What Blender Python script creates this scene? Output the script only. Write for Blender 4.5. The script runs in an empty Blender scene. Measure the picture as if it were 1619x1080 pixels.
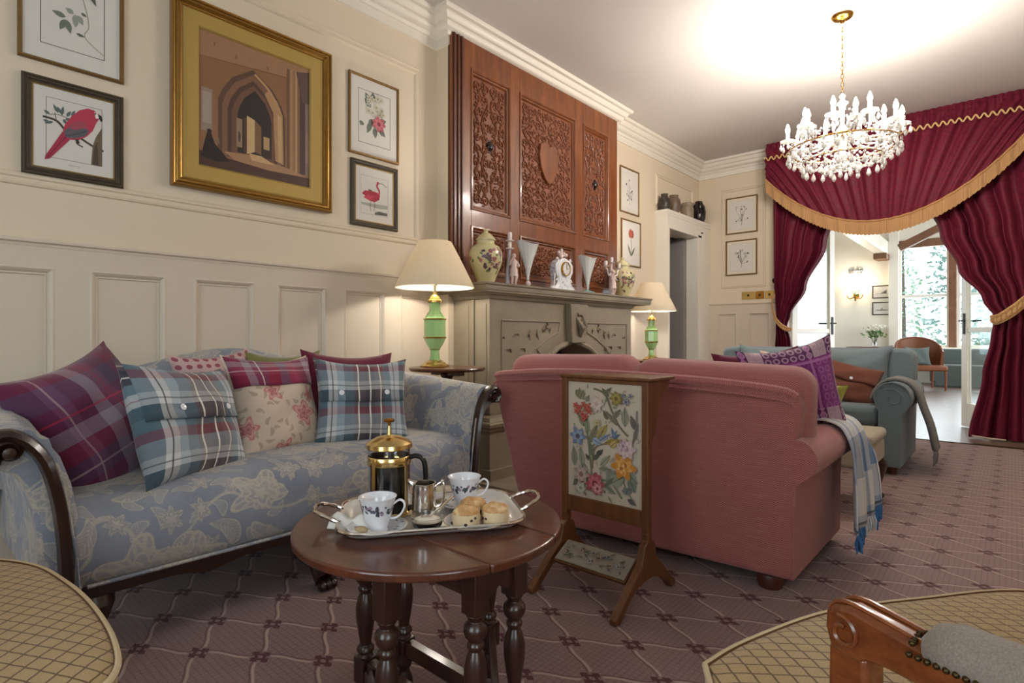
# A drawing room: blue damask sofa, pink sofa, carved chimney piece, curtains and a sunroom beyond.
CHAND_W = 20; WORLD_W = 4.5; FILL_W = 30; SUN_W = 130; EXPO = -0.08
import bpy, bmesh, math, random
from math import sin, cos, pi, radians, sqrt, atan2, hypot
from mathutils import Vector, Matrix, Euler
random.seed(7)
SC = bpy.context.scene
COL = SC.collection

# ------------------------------------------------------------------ materials
def lin(c):
    if isinstance(c, str):
        c = c.lstrip('#'); c = tuple(int(c[i:i+2], 16) / 255 for i in (0, 2, 4))
    return tuple((x / 12.92 if x <= .04045 else ((x + .055) / 1.055) ** 2.4) for x in c) + (1.0,)

class NT:
    """small wrapper to write node graphs as expressions"""
    def __init__(s, name):
        s.m = bpy.data.materials.new(name); s.m.use_nodes = True
        s.t = s.m.node_tree; s.b = s.t.nodes['Principled BSDF']; s.t.nodes['Material Output']
    def put(s, sock, v):
        if hasattr(v, 'is_output'): s.t.links.new(v, sock)
        elif isinstance(v, str): sock.default_value = lin(v)
        elif isinstance(v, (tuple, list)) and len(sock.default_value) == 4 and len(v) == 3: sock.default_value = tuple(v) + (1,)
        else: sock.default_value = v
    def n(s, typ, ins=None, out=0, **props):
        nd = s.t.nodes.new(typ)
        for k, v in props.items(): setattr(nd, k, v)
        if ins:
            for k, v in ins.items(): s.put(nd.inputs[k], v)
        return nd.outputs[out] if out is not None else nd
    def math(s, op, a, b=0.0, c=0.0, clamp=False):
        return s.n('ShaderNodeMath', {0: a, 1: b, 2: c}, operation=op, use_clamp=clamp)
    def add(s, a, b): return s.math('ADD', a, b)
    def sub(s, a, b): return s.math('SUBTRACT', a, b)
    def mul(s, a, b): return s.math('MULTIPLY', a, b)
    def fract(s, a): return s.math('FRACT', a)
    def sine(s, a): return s.math('SINE', a)
    def absf(s, a): return s.math('ABSOLUTE', a)
    def lt(s, a, b): return s.math('LESS_THAN', a, b)
    def gt(s, a, b): return s.math('GREATER_THAN', a, b)
    def mx(s, a, b): return s.math('MAXIMUM', a, b)
    def mn(s, a, b): return s.math('MINIMUM', a, b)
    def step(s, x, lo, hi):
        return s.n('ShaderNodeMapRange', {0: x, 1: lo, 2: hi, 3: 0.0, 4: 1.0}, interpolation_type='SMOOTHSTEP')
    def mix(s, f, a, b, blend='MIX'):
        nd = s.n('ShaderNodeMix', None, None, data_type='RGBA', blend_type=blend)
        s.put(nd.inputs[0], f); s.put(nd.inputs[6], a); s.put(nd.inputs[7], b)
        return nd.outputs[2]
    def xyz(s, v):
        nd = s.n('ShaderNodeSeparateXYZ', {0: v}, None); return nd.outputs
    def vec(s, x, y, z=0.0): return s.n('ShaderNodeCombineXYZ', {0: x, 1: y, 2: z})
    def obj(s): return s.n('ShaderNodeTexCoord', None, 3)
    def uv(s): return s.n('ShaderNodeTexCoord', None, 2)
    def pos(s): return s.n('ShaderNodeNewGeometry', None, 0)
    def noise(s, v, scale, detail=3.0, rough=.5, out=0, dist=0.0):
        return s.n('ShaderNodeTexNoise', {'Vector': v, 'Scale': scale, 'Detail': detail, 'Roughness': rough, 'Distortion': dist}, out)
    def scale(s, v, k):
        if not isinstance(k, (tuple, list)): k = (k, k, k)
        return s.n('ShaderNodeVectorMath', {0: v, 1: tuple(k)}, operation='MULTIPLY')
    def vadd(s, a, b): return s.n('ShaderNodeVectorMath', {0: a, 1: b}, operation='ADD')
    def vsub(s, a, b): return s.n('ShaderNodeVectorMath', {0: a, 1: b}, operation='SUBTRACT')
    def ramp(s, f, stops, interp='LINEAR'):
        nd = s.n('ShaderNodeValToRGB', {0: f}, None); cr = nd.color_ramp; cr.interpolation = interp
        while len(cr.elements) < len(stops): cr.elements.new(.5)
        for e, (p, c) in zip(cr.elements, stops): e.position = p; e.color = lin(c) if isinstance(c, str) else c
        return nd.outputs[0]
    def bump(s, h, strength=.3, dist=.01):
        s.put(s.b.inputs['Normal'], s.n('ShaderNodeBump', {'Height': h, 'Strength': strength, 'Distance': dist}))
    def fin(s, color=None, rough=None, metal=None, **kw):
        if color is not None: s.put(s.b.inputs['Base Color'], color)
        if rough is not None: s.put(s.b.inputs['Roughness'], rough)
        if metal is not None: s.put(s.b.inputs['Metallic'], metal)
        names = dict(spec='Specular IOR Level', coat='Coat Weight', coatr='Coat Roughness', sheen='Sheen Weight', trans='Transmission Weight',
                     ior='IOR', alpha='Alpha', ecol='Emission Color', estr='Emission Strength', sss='Subsurface Weight', sssr='Subsurface Radius', ssss='Subsurface Scale')
        for k, v in kw.items(): s.put(s.b.inputs[names[k]], v)
        return s.m

MAT = {}
def plain(name, color, rough=.5, metal=0.0, vary=.06, vscale=14, **kw):
    """a plain surface: colour with a faint procedural mottling"""
    if name in MAT: return MAT[name]
    t = NT(name)
    nz = t.noise(t.obj(), vscale, 3)
    c = lin(color)
    d = tuple(max(0, x * (1 - vary)) for x in c[:3]) + (1,); l = tuple(min(1, x * (1 + vary)) for x in c[:3]) + (1,)
    MAT[name] = t.fin(t.mix(nz, d, l), rough, metal, **kw)
    return MAT[name]

# ------------------------------------------------------------------ meshes
class M:
    """collects geometry for one mesh object"""
    def __init__(s): s.v = []; s.f = []; s.mi = []; s.uvs = []; s.mat = 0
    def add(s, verts, faces, uvs=None):
        o = len(s.v); s.v += [tuple(p) for p in verts]
        for k, f in enumerate(faces):
            s.f.append(tuple(i + o for i in f)); s.mi.append(s.mat); s.uvs.append(uvs[k] if uvs else None)
        return s
    def xf(s, mtx, start=0):
        for i in range(start, len(s.v)): s.v[i] = tuple(mtx @ Vector(s.v[i]))
        return s
    def box(s, x0, x1, y0, y1, z0, z1):
        v = [(x0,y0,z0),(x1,y0,z0),(x1,y1,z0),(x0,y1,z0),(x0,y0,z1),(x1,y0,z1),(x1,y1,z1),(x0,y1,z1)]
        return s.add(v, [(0,3,2,1),(4,5,6,7),(0,1,5,4),(1,2,6,5),(2,3,7,6),(3,0,4,7)])
    def cbox(s, c, d, rz=0.0):
        n = len(s.v); s.box(-d[0]/2, d[0]/2, -d[1]/2, d[1]/2, -d[2]/2, d[2]/2)
        return s.xf(Matrix.Translation(c) @ Matrix.Rotation(rz, 4, 'Z'), n)
    def grid(s, rows, closed_u=False, closed_v=False, cap0=False, cap1=False, uvscale=None, flip=False):
        """rows: list of rings of points; uv by accumulated length unless uvscale"""
        nr = len(rows); nc = len(rows[0]); o = len(s.v)
        for r in rows: s.v += [tuple(p) for p in r]
        # uv: arc lengths
        vv = [0.0]
        for i in range(1, nr): vv.append(vv[-1] + max((Vector(rows[i][k]) - Vector(rows[i-1][k])).length for k in (0, nc//2)))
        mid = rows[nr//2]; uu = [0.0]
        for k in range(1, nc): uu.append(uu[-1] + (Vector(mid[k]) - Vector(mid[k-1])).length)
        uu.append(uu[-1] + (Vector(mid[0]) - Vector(mid[-1])).length); vv.append(vv[-1] + .01)
        for i in range(nr if closed_v else nr - 1):
            for k in range(nc if closed_u else nc - 1):
                a, b, c, d = o + i*nc + k, o + i*nc + (k+1) % nc, o + ((i+1) % nr)*nc + (k+1) % nc, o + ((i+1) % nr)*nc + k
                uv = [(uu[k], vv[i]), (uu[k+1], vv[i]), (uu[k+1], vv[i+1]), (uu[k], vv[i+1])]
                if uvscale: uv = [(k/(nc-1)*uvscale[0], i/(nr-1)*uvscale[1]), ((k+1)/(nc-1)*uvscale[0], i/(nr-1)*uvscale[1]), ((k+1)/(nc-1)*uvscale[0], (i+1)/(nr-1)*uvscale[1]), (k/(nc-1)*uvscale[0], (i+1)/(nr-1)*uvscale[1])]
                f = (a, b, c, d)
                if flip: f = f[::-1]; uv = uv[::-1]
                s.f.append(f); s.mi.append(s.mat); s.uvs.append(uv)
        for cap, ri in ((cap0, 0), (cap1, nr-1)):
            if cap:
                ids = [o + ri*nc + k for k in range(nc)]
                if (ri == 0) != flip: ids = ids[::-1]
                s.f.append(tuple(ids)); s.mi.append(s.mat); s.uvs.append([(s.v[i][0], s.v[i][2]+s.v[i][1]) for i in ids])
        return s
    def lathe(s, prof, c=(0,0,0), seg=24, axis='Z', cap=True, arc=2*pi):
        rows = []
        for r, z in prof:
            ring = []
            for k in range(seg):
                a = arc * k / seg
                p = (r*cos(a), r*sin(a), z)
                if axis == 'X': p = (z, p[0], p[1])
                if axis == 'Y': p = (p[1], z, p[0])
                ring.append((p[0]+c[0], p[1]+c[1], p[2]+c[2]))
            rows.append(ring)
        return s.grid(rows, closed_u=True, cap0=cap and prof[0][0] > 1e-5, cap1=cap and prof[-1][0] > 1e-5)
    def sphere(s, c, r, seg=12, rings=8, sq=(1,1,1)):
        n = len(s.v)
        s.lathe([(max(1e-6, sin(pi*i/rings)), -cos(pi*i/rings)) for i in range(rings+1)], seg=seg, cap=False)
        for i in range(n, len(s.v)): p = s.v[i]; s.v[i] = (c[0]+p[0]*r*sq[0], c[1]+p[1]*r*sq[1], c[2]+p[2]*r*sq[2])
        return s
    def tube(s, pts, r, seg=8, closed=False, cap=True, flat=None):
        """sweep a circle (or ellipse flat=(a,b)) along pts; r float or list"""
        P = [Vector(p) for p in pts]; n = len(P); rows = []
        up = Vector((0, 0, 1)); prev = None
        for i in range(n):
            t = (P[(i+1) % n] - P[i-1]) if (closed or 0 < i < n-1) else (P[1]-P[0] if i == 0 else P[-1]-P[-2])
            t.normalize()
            if prev is None:
                ref = up if abs(t.z) < .95 else Vector((1, 0, 0)); a = t.cross(ref).normalized()
            else: a = (prev - t * prev.dot(t)).normalized()
            prev = a; b = t.cross(a).normalized()
            rr = r[i] if isinstance(r, (list, tuple)) else r
            fa, fb = flat if flat else (1, 1)
            rows.append([P[i] + a*(rr*fa*cos(2*pi*k/seg)) + b*(rr*fb*sin(2*pi*k/seg)) for k in range(seg)])
        return s.grid(rows, closed_u=True, closed_v=closed, cap0=cap and not closed, cap1=cap and not closed, flip=True)
    def prism(s, poly, d0, d1, plane='XZ'):
        """extrude a 2D polygon; plane XZ -> extrude along Y, XY -> Z, YZ -> X"""
        def P(u, v, d): return (u, d, v) if plane == 'XZ' else ((u, v, d) if plane == 'XY' else (d, u, v))
        n = len(poly); a = [P(u, v, d0) for u, v in poly]; b = [P(u, v, d1) for u, v in poly]
        area = sum(poly[i][0]*poly[(i+1) % n][1] - poly[(i+1) % n][0]*poly[i][1] for i in range(n))
        fl = (area > 0) == ((d1 > d0) == (plane != 'XZ'))
        fs = [tuple(range(n))[::-1] if fl else tuple(range(n)), tuple(range(n, 2*n)) if fl else tuple(range(n, 2*n))[::-1]]
        for i in range(n):
            j = (i+1) % n; q = (i, j, n+j, n+i); fs.append(q if fl else q[::-1])
        return s.add(a + b, fs, [[poly[i] for i in (range(n-1,-1,-1) if fl else range(n))], [poly[i] for i in (range(n) if fl else range(n-1,-1,-1))]] + [None]*n)
    def frame(s, w, h, prof, c=(0, 0), y=0.0):
        """mitred rectangular frame in the XZ plane facing -Y; prof: (inset, forward)"""
        rows = []
        for ins, d in prof:
            x, z = w/2 - ins, h/2 - ins
            rows.append([(c[0]-x, y-d, c[1]-z), (c[0]+x, y-d, c[1]-z), (c[0]+x, y-d, c[1]+z), (c[0]-x, y-d, c[1]+z)])
        return s.grid(rows, closed_u=True)
    def flat(s, poly, y=0.0, c=(0, 0)):
        """a flat polygon facing -Y"""
        n = len(poly)
        area = sum(poly[i][0]*poly[(i+1) % n][1] - poly[(i+1) % n][0]*poly[i][1] for i in range(n))
        if area < 0: poly = poly[::-1]
        return s.add([(p[0]+c[0], y, p[1]+c[1]) for p in poly], [tuple(range(n))], [[tuple(p) for p in poly]])
    def build(s, name, mats, parent=None, smooth=True, angle=40, bevel=0.0, bseg=2, world=False, loc=None, sub=0, solid=0.0, weld=False):
        vs = s.v
        if world and parent is not None:
            w_ = Matrix(parent.matrix_basis); q_ = parent.parent
            while q_ is not None: w_ = q_.matrix_basis @ w_; q_ = q_.parent
            inv = w_.inverted(); vs = [tuple(inv @ Vector(p)) for p in vs]
        me = bpy.data.meshes.new(name)
        me.from_pydata(vs, [], s.f)
        if any(u for u in s.uvs):
            l = me.uv_layers.new(name='UVMap').data; i = 0
            for f, u in zip(s.f, s.uvs):
                for k in range(len(f)):
                    if u: l[i].uv = u[k]
                    i += 1
        if not isinstance(mats, (list, tuple)): mats = [mats]
        for m in mats: me.materials.append(m)
        for p, k in zip(me.polygons, s.mi): p.material_index = min(k, len(mats)-1)
        if weld:
            bm = bmesh.new(); bm.from_mesh(me); bmesh.ops.remove_doubles(bm, verts=bm.verts, dist=1e-5); bm.to_mesh(me); bm.free()
        me.update()
        if smooth:
            me.shade_smooth(); me.set_sharp_from_angle(angle=radians(angle))
        o = bpy.data.objects.new(name, me); COL.objects.link(o)
        if parent is not None: o.parent = parent
        if loc is not None: o.location = loc
        if bevel:
            b = o.modifiers.new('bevel', 'BEVEL'); b.width = bevel; b.segments = bseg; b.limit_method = 'ANGLE'; b.angle_limit = radians(40)
        if solid:
            b = o.modifiers.new('solid', 'SOLIDIFY'); b.thickness = solid; b.offset = 0
        if sub:
            b = o.modifiers.new('sub', 'SUBSURF'); b.levels = sub; b.render_levels = sub
        return o

def tag(o, label, cat, group=None, kind=None):
    if label: o['label'] = label
    if cat: o['category'] = cat
    if group: o['group'] = group
    if kind: o['kind'] = kind
    return o
def thing(name, label, cat, loc=(0,0,0), rz=0.0, group=None, rx=0.0, ry=0.0):
    o = bpy.data.objects.new(name, None); COL.objects.link(o)
    o.empty_display_size = .05
    o.location = loc; o.rotation_euler = (rx, ry, rz)
    o.matrix_basis = Matrix.Translation(loc) @ Euler((rx, ry, rz)).to_matrix().to_4x4()
    return tag(o, label, cat, group)
def struct(m, name, mat, **kw):
    o = m.build(name, mat, **kw); o['kind'] = 'structure'; return o
def lab(o, label): o['label'] = label; return o
def dup(root, loc=None, rz=None, label=None):
    """copy a thing with its parts and sub-parts"""
    r = root.copy(); COL.objects.link(r)
    if loc is not None: r.location = loc
    if rz is not None: r.rotation_euler = (0, 0, rz)
    if label: r['label'] = label
    for ch in list(root.children):
        c = ch.copy(); COL.objects.link(c); c.parent = r
        for g in list(ch.children):
            d = g.copy(); COL.objects.link(d); d.parent = c
    return r
def ease(a, b, t): t = max(0, min(1, t)); t = t*t*(3-2*t); return a + (b-a)*t
def lerp(a, b, t): return a + (b-a)*t
def spline(pts, n):
    """Catmull-Rom through pts -> n samples"""
    P = [Vector(p) for p in pts]; out = []
    for i in range(n):
        t = i / (n-1) * (len(P)-1); k = min(int(t), len(P)-2); u = t - k
        p0 = P[max(k-1, 0)]; p1 = P[k]; p2 = P[k+1]; p3 = P[min(k+2, len(P)-1)]
        out.append(.5*((2*p1) + (p2-p0)*u + (2*p0-5*p1+4*p2-p3)*u*u + (3*p1-p0-3*p2+p3)*u**3))
    return out
# ------------------------------------------------------------------ procedural materials
def wood(name, dark, light, rough=.35, grain=(1, 14, 1), coat=.0, gs=5.0, spec=.5):
    t = NT(name); p = t.scale(t.obj(), grain)
    n1 = t.noise(p, gs, 6, .6, dist=.6); n2 = t.noise(p, gs*7, 3, .6)
    f = t.add(t.mul(n1, .75), t.mul(n2, .25))
    col = t.ramp(f, [(.3, dark), (.7, light)])
    t.bump(n2, .08, .004)
    MAT[name] = t.fin(col, rough, 0, coat=coat, coatr=.12, spec=spec); return MAT[name]
wood('mahogany', '#562a13', '#8e5127', .36, (4, 4, .5), .25)
wood('mahogany_carved', '#693820', '#8a5031', .5, (6, 6, 2), .1)
wood('mahogany_dark', '#3a1a10', '#5c2c1a', .45, (4, 4, .6), .1)
wood('walnut', '#3c1c10', '#6a3722', .3, (.7, 6, 1), .5)
wood('walnut_leg', '#24130c', '#45251a', .32, (5, 5, .6), .3)
wood('rosewood', '#1d100b', '#3b2116', .3, (5, 5, 1), .4)
wood('oak', '#512d15', '#7a4923', .42, (6, 6, .6), .15)
wood('chair_wood', '#5f2c12', '#9c5628', .25, (1, 5, 5), .5)
wood('leather_wood', '#5b2b16', '#7b3e20', .35, (5, 5, 1), .2)
wood('beam_wood', '#5e3d28', '#83593d', .6, (1, 1, 1))
wood('boards_base', '#77665c', '#a08c7e', .35, (1, 1, 1))
wood('lamp_table_wood', '#3c1f12', '#6b3d24', .3, (1, 5, 1), .4)

def wall_paint(name, c1, c2, rough=.55):
    t = NT(name); p = t.pos()
    n = t.noise(p, 1.6, 4); f = t.noise(p, 90, 2)
    t.bump(f, .05, .003)
    MAT[name] = t.fin(t.mix(n, c1, c2), rough); return MAT[name]
wall_paint('cream_paint', '#d9c8ae', '#decfb9')
wall_paint('panel_paint', '#d1c2ae', '#d6c8b7', .45)
wall_paint('white_trim', '#e2dacc', '#e6dfd3', .45)
wall_paint('ceiling_white', '#cbc5bf', '#d0cac4', .8)
wall_paint('far_wall_paint', '#e9e2d2', '#ede7da', .6)
wall_paint('dim_passage_grey', '#8f8988', '#97918f', .5)  # dim bluish light of the passage put into this grey
wall_paint('white_gloss', '#e6dfd2', '#ece6da', .35)
wall_paint('grille_white', '#dadada', '#e2e2e2', .4)

def stone(name, a, b):
    t = NT(name); p = t.pos()
    n = t.noise(p, 5, 6, .6); f = t.noise(p, 120, 3)
    t.bump(f, .12, .004)
    MAT[name] = t.fin(t.ramp(n, [(.3, a), (.7, b)]), .6); return MAT[name]
stone('taupe_stone', '#827663', '#948874')
stone('taupe_stone_carved', '#7b6f5d', '#8d816d')
plain('soot', '#0c0a09', .95)
plain('iron', '#1a1918', .55, .6)

# carpet: trellis of wavy cream lines with dark red lozenges where they cross
t = NT('carpet'); x, y, z = t.xyz(t.pos())
a = t.math('DIVIDE', t.sub(x, 2.445), .1592); b = t.math('DIVIDE', t.sub(y, 2.224), .1133)
p = t.mul(t.add(a, b), .5); q = t.mul(t.sub(a, b), .5)
def cell(v): return t.sub(t.fract(t.add(v, .5)), .5)
pw = t.add(p, t.mul(t.sine(t.mul(q, 2*pi)), .045)); qw = t.add(q, t.mul(t.sine(t.mul(p, 2*pi)), .045))
lp = t.absf(cell(pw)); lq = t.absf(cell(qw))
fine = t.noise(t.pos(), 160, 2); mid = t.noise(t.pos(), 3.0, 3)
gx = t.absf(t.sub(t.fract(t.mul(x, 55)), .5)); gy = t.absf(t.sub(t.fract(t.mul(y, 55)), .5))
weave = t.mx(t.step(gx, .36, .46), t.step(gy, .36, .46))
base = t.mix(fine, '#786060', '#947b78')
base = t.mix(t.mul(weave, .5), base, '#5e4547')
base = t.mix(t.mul(t.step(mid, .3, .75), .25), base, '#9c8274')
cp = cell(p); cq = cell(q)
near = t.mx(t.absf(cp), t.absf(cq))
away = t.step(near, .16, .24)
# the light ridge and its painted shadow, the thin dark thread beside it
taper = t.step(t.absf(t.sub(near, .36)), .2, .05)
ridge = t.mx(t.mul(t.step(lp, .034, .016), t.step(t.absf(cq), .13, .2)), t.mul(t.step(lq, .034, .016), t.step(t.absf(cp), .13, .2)))
lp2 = t.absf(cell(t.add(pw, .05))); lq2 = t.absf(cell(t.add(qw, .05)))
ridge_shade = t.mx(t.mul(t.step(lp2, .022, .01), t.step(t.absf(cq), .1, .14)), t.mul(t.step(lq2, .022, .01), t.step(t.absf(cp), .1, .14)))
col = t.mix(t.mul(ridge_shade, .6), base, '#5d3b3c')
col = t.mix(t.mul(ridge, .7), col, '#bfa598')
# lozenge: four small dark squares round an open middle
ap = t.absf(cp); aq = t.absf(cq)
ring = t.mul(t.step(t.mx(ap, aq), .115, .1), t.gt(t.mx(ap, aq), .045))
corner = t.mul(t.step(t.mx(t.absf(t.sub(ap, .085)), t.absf(t.sub(aq, .085))), .06, .045), 1.0)
lz = t.mul(t.mx(t.mul(t.step(t.mx(ap, aq), .1, .085), t.gt(t.mx(ap, aq), .04)), corner), 1.0)
col = t.mix(t.mul(lz, .9), col, '#4a171e')
t.bump(t.add(t.mul(fine, .5), ridge), .35, .006)
MAT['carpet'] = t.fin(col, .95, 0, spec=.15, sheen=.15)

# floor boards
t = NT('floor_boards'); x, y, z = t.xyz(t.pos())
bn = t.math('FLOOR', t.mul(y, 6.2)); fr = t.fract(t.mul(y, 6.2))
jit = t.n('ShaderNodeTexWhiteNoise', {'W': bn}, 0, noise_dimensions='1D')
gr = t.noise(t.scale(t.pos(), (1.2, 14, 1)), 3, 5, .6)
col = t.mix(gr, '#5e4c41', '#857264'); col = t.mix(t.mul(jit, .35), col, '#7d6a60')
gap = t.mx(t.lt(fr, .03), t.lt(t.fract(t.add(t.mul(x, .45), t.mul(jit, 3.0))), .004))
col = t.mix(t.mul(gap, .8), col, '#2d2320')
t.bump(gap, -.3, .004)
MAT['floor_boards'] = t.fin(col, t.add(.22, t.mul(gr, .2)), 0)

# floral damask in cream on grey blue (UV in metres)
def flowers(t, uv, density, petals, size, soft=.02, seed=0.0):
    """one flower per voronoi cell: fill mask, outline mask, inner ring mask"""
    v = t.vadd(t.scale(uv, density), (seed, seed*1.7, 0))
    pnode = t.n('ShaderNodeTexVoronoi', {'Vector': v, 'Scale': 1.0, 'Randomness': .75}, None, voronoi_dimensions='2D', feature='F1')
    d = t.vsub(v, pnode.outputs['Position']); dx, dy, _ = t.xyz(d)
    cr, cg, cb = t.n('ShaderNodeSeparateColor', {0: pnode.outputs['Color']}, None).outputs
    ang = t.add(t.math('ARCTAN2', dy, dx), t.mul(cr, 6.283)); r = pnode.outputs['Distance']
    wob = t.mul(t.sine(t.mul(ang, petals)), .22)
    R = t.mul(t.add(wob, .8), t.mul(t.add(cg, 1.2), size*.55))
    fill = t.step(t.sub(R, r), 0.0, soft)
    edge = t.step(t.absf(t.sub(R, r)), soft*1.6, soft*.5)
    ring = t.step(t.absf(t.sub(t.mul(R, .55), r)), soft*1.5, soft*.5)
    rays = t.mul(t.gt(t.sine(t.mul(ang, petals*4)), .35), t.mul(t.gt(r, t.mul(R, .6)), fill))
    core = t.step(t.sub(t.mul(R, .3), r), 0.0, soft)
    return dict(fill=fill, edge=edge, ring=ring, rays=rays, core=core, rnd=cb, r=r, R=R, ang=ang, col=pnode.outputs['Color'])
def leaves(t, uv, density, seed, ax=.36, ay=.13):
    v = t.vadd(t.scale(uv, density), (seed, seed*2.3, 0))
    pn = t.n('ShaderNodeTexVoronoi', {'Vector': v, 'Scale': 1.0, 'Randomness': .8}, None, voronoi_dimensions='2D', feature='F1')
    d = t.vsub(v, pn.outputs['Position']); dx, dy, _ = t.xyz(d)
    cr, cg, cb = t.n('ShaderNodeSeparateColor', {0: pn.outputs['Color']}, None).outputs
    th = t.mul(cr, 6.283); c, s_ = t.math('COSINE', th), t.sine(th)
    lx = t.add(t.mul(dx, c), t.mul(dy, s_)); ly = t.sub(t.mul(dy, c), t.mul(dx, s_))
    ly = t.add(ly, t.mul(t.mul(lx, lx), .9))
    e = t.add(t.math('POWER', t.math('DIVIDE', lx, ax), 2.0), t.math('POWER', t.math('DIVIDE', ly, t.mul(t.sub(1.15, lx), ay)), 2.0))
    fill = t.step(e, 1.0, .85); edge = t.step(t.absf(t.sub(e, .95)), .22, .1)
    rib = t.mul(t.lt(t.absf(ly), .012), fill)
    vein = t.mul(t.gt(t.sine(t.mul(t.add(lx, t.absf(ly)), 70)), .3), fill)
    return dict(fill=fill, edge=edge, rib=rib, vein=vein, rnd=cb, keep=t.gt(cb, .1))

t = NT('blue_damask'); uv0 = t.uv()
wrp = t.noise(uv0, 5.0, 2, out=1)
uvw = t.vadd(uv0, t.scale(t.vsub(wrp, (.5, .5, .5)), .05))
weave = t.noise(t.scale(uv0, (1, .25, 1)), 260, 2); cloud = t.noise(uv0, 4.0, 3)
base = t.mix(t.mul(weave, .5), t.mix(t.step(cloud, .3, .7), '#6c7484', '#848a97'), '#a2a1a5')
stem = t.absf(t.sub(t.fract(t.mul(t.noise(uvw, 3.4, 0), 3.2)), .5))
stm = t.step(stem, .035, .018)
L = leaves(t, uvw, 10.5, 3.1); L2 = leaves(t, uvw, 7.2, 9.7, .44, .17)
Fl = flowers(t, uvw, 4.6, 5.0, .46, .02); F2 = flowers(t, uvw, 8.4, 6.0, .36, .03, 5.0)
cream = t.mix(weave, '#a69e94', '#bfb7a8')
col = t.mix(t.mul(stm, .7), base, cream)
lm = t.mul(L['keep'], t.mul(t.mx(t.mx(t.mul(L['edge'], .9), t.mul(L['vein'], .5)), t.mul(L['fill'], .22)), .9))
col = t.mix(lm, col, cream)
lm2 = t.mul(t.gt(L2['rnd'], .3), t.mx(t.mul(L2['fill'], .55), L2['edge'])); col = t.mix(t.mul(lm2, .85), col, cream)
col = t.mix(t.mul(t.mul(t.gt(L2['rnd'], .3), t.mx(L2['vein'], L2['rib'])), .5), col, '#8a8892')
k = t.gt(F2['rnd'], .4)
col = t.mix(t.mul(k, t.mul(F2['fill'], .75)), col, cream); col = t.mix(t.mul(k, t.mul(t.mx(F2['ring'], F2['rays']), .55)), col, '#83818c')
k = t.gt(Fl['rnd'], .3)
col = t.mix(t.mul(k, t.mul(Fl['fill'], .38)), col, cream)
fm = t.mx(t.mx(Fl['edge'], Fl['ring']), t.mx(t.mul(Fl['rays'], .75), t.mul(Fl['core'], .9)))
col = t.mix(t.mul(k, t.mul(fm, .95)), col, cream)
t.bump(weave, .25, .002)
MAT['blue_damask'] = t.fin(col, .9, 0, spec=.2, sheen=.2)

# printed roses on beige
t = NT('rose_print'); uv0 = t.uv(); weave = t.noise(uv0, 250, 2)
base = t.mix(weave, '#c9b5a2', '#dac9b8')
uvw = t.vadd(uv0, t.scale(t.vsub(t.noise(uv0, 9, 2, out=1), (.5, .5, .5)), .05))
L = leaves(t, uvw, 9.0, 1.0); Fl = flowers(t, uvw, 3.0, 5.0, .44, .06, 2.0)
col = t.mix(t.mul(L['keep'], t.mul(t.mx(L['edge'], L['fill']), .5)), base, '#8d7d6c')
k = t.gt(Fl['rnd'], .35)
rose = t.ramp(t.math('DIVIDE', Fl['r'], Fl['R']), [(0, '#93404a'), (.25, '#c9868a'), (.4, '#a6505a'), (.6, '#d9a59f'), (.8, '#b96a6c'), (1.0, '#d8b7aa')])
col = t.mix(t.mul(k, t.mul(Fl['fill'], .85)), col, rose)
t.bump(weave, .2, .002); MAT['rose_print'] = t.fin(col, .9, 0, spec=.2)

def tartan(name, us, vs, ku, kv, lines=(), sheen=.2, turn=0):
    """us / vs: [(pos, hex)...] constant bands over one repeat; lines: (axis, centre, width, hex, strength)"""
    t = NT(name); u, v, _ = t.xyz(t.uv())
    fu, fv = t.fract(t.mul(u, ku)), t.fract(t.mul(v, kv))
    ca = t.ramp(fu, us, 'CONSTANT'); cb = t.ramp(fv, vs, 'CONSTANT')
    w = t.noise(t.uv(), 190, 2)
    tw = t.gt(t.sine(t.mul(t.add(t.mul(u, 120), t.mul(v, 120)), 6.283)), 0.0)
    col = t.mix(t.add(.42, t.mul(tw, .16)), ca, cb)
    for ax, c, wd, hx, st in lines:
        f = fu if ax == 'u' else fv
        col = t.mix(t.mul(t.lt(t.absf(t.sub(f, c)), wd), st), col, hx)
    col = t.mix(t.mul(w, .18), col, '#3c3438')
    t.bump(w, .25, .002)
    MAT[name] = t.fin(col, .92, 0, spec=.15, sheen=sheen); return MAT[name]
tartan('tartan_plum', [(0, '#5d2444'), (.16, '#7b4a68'), (.3, '#6b2c4c'), (.44, '#a08e9c'), (.56, '#76405e'), (.72, '#4c3a55'), (.86, '#6d2440')],
       [(0, '#702440'), (.2, '#5b4560'), (.36, '#8a3048'), (.5, '#9c8a98'), (.62, '#622a4a'), (.8, '#524560')], 1.15, 1.15,
       [('u', .22, .008, '#b59a9c', .6), ('v', .28, .008, '#b59a9c', .6), ('u', .64, .008, '#8f2440', .8), ('v', .7, .008, '#b03050', .7)])
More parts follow.
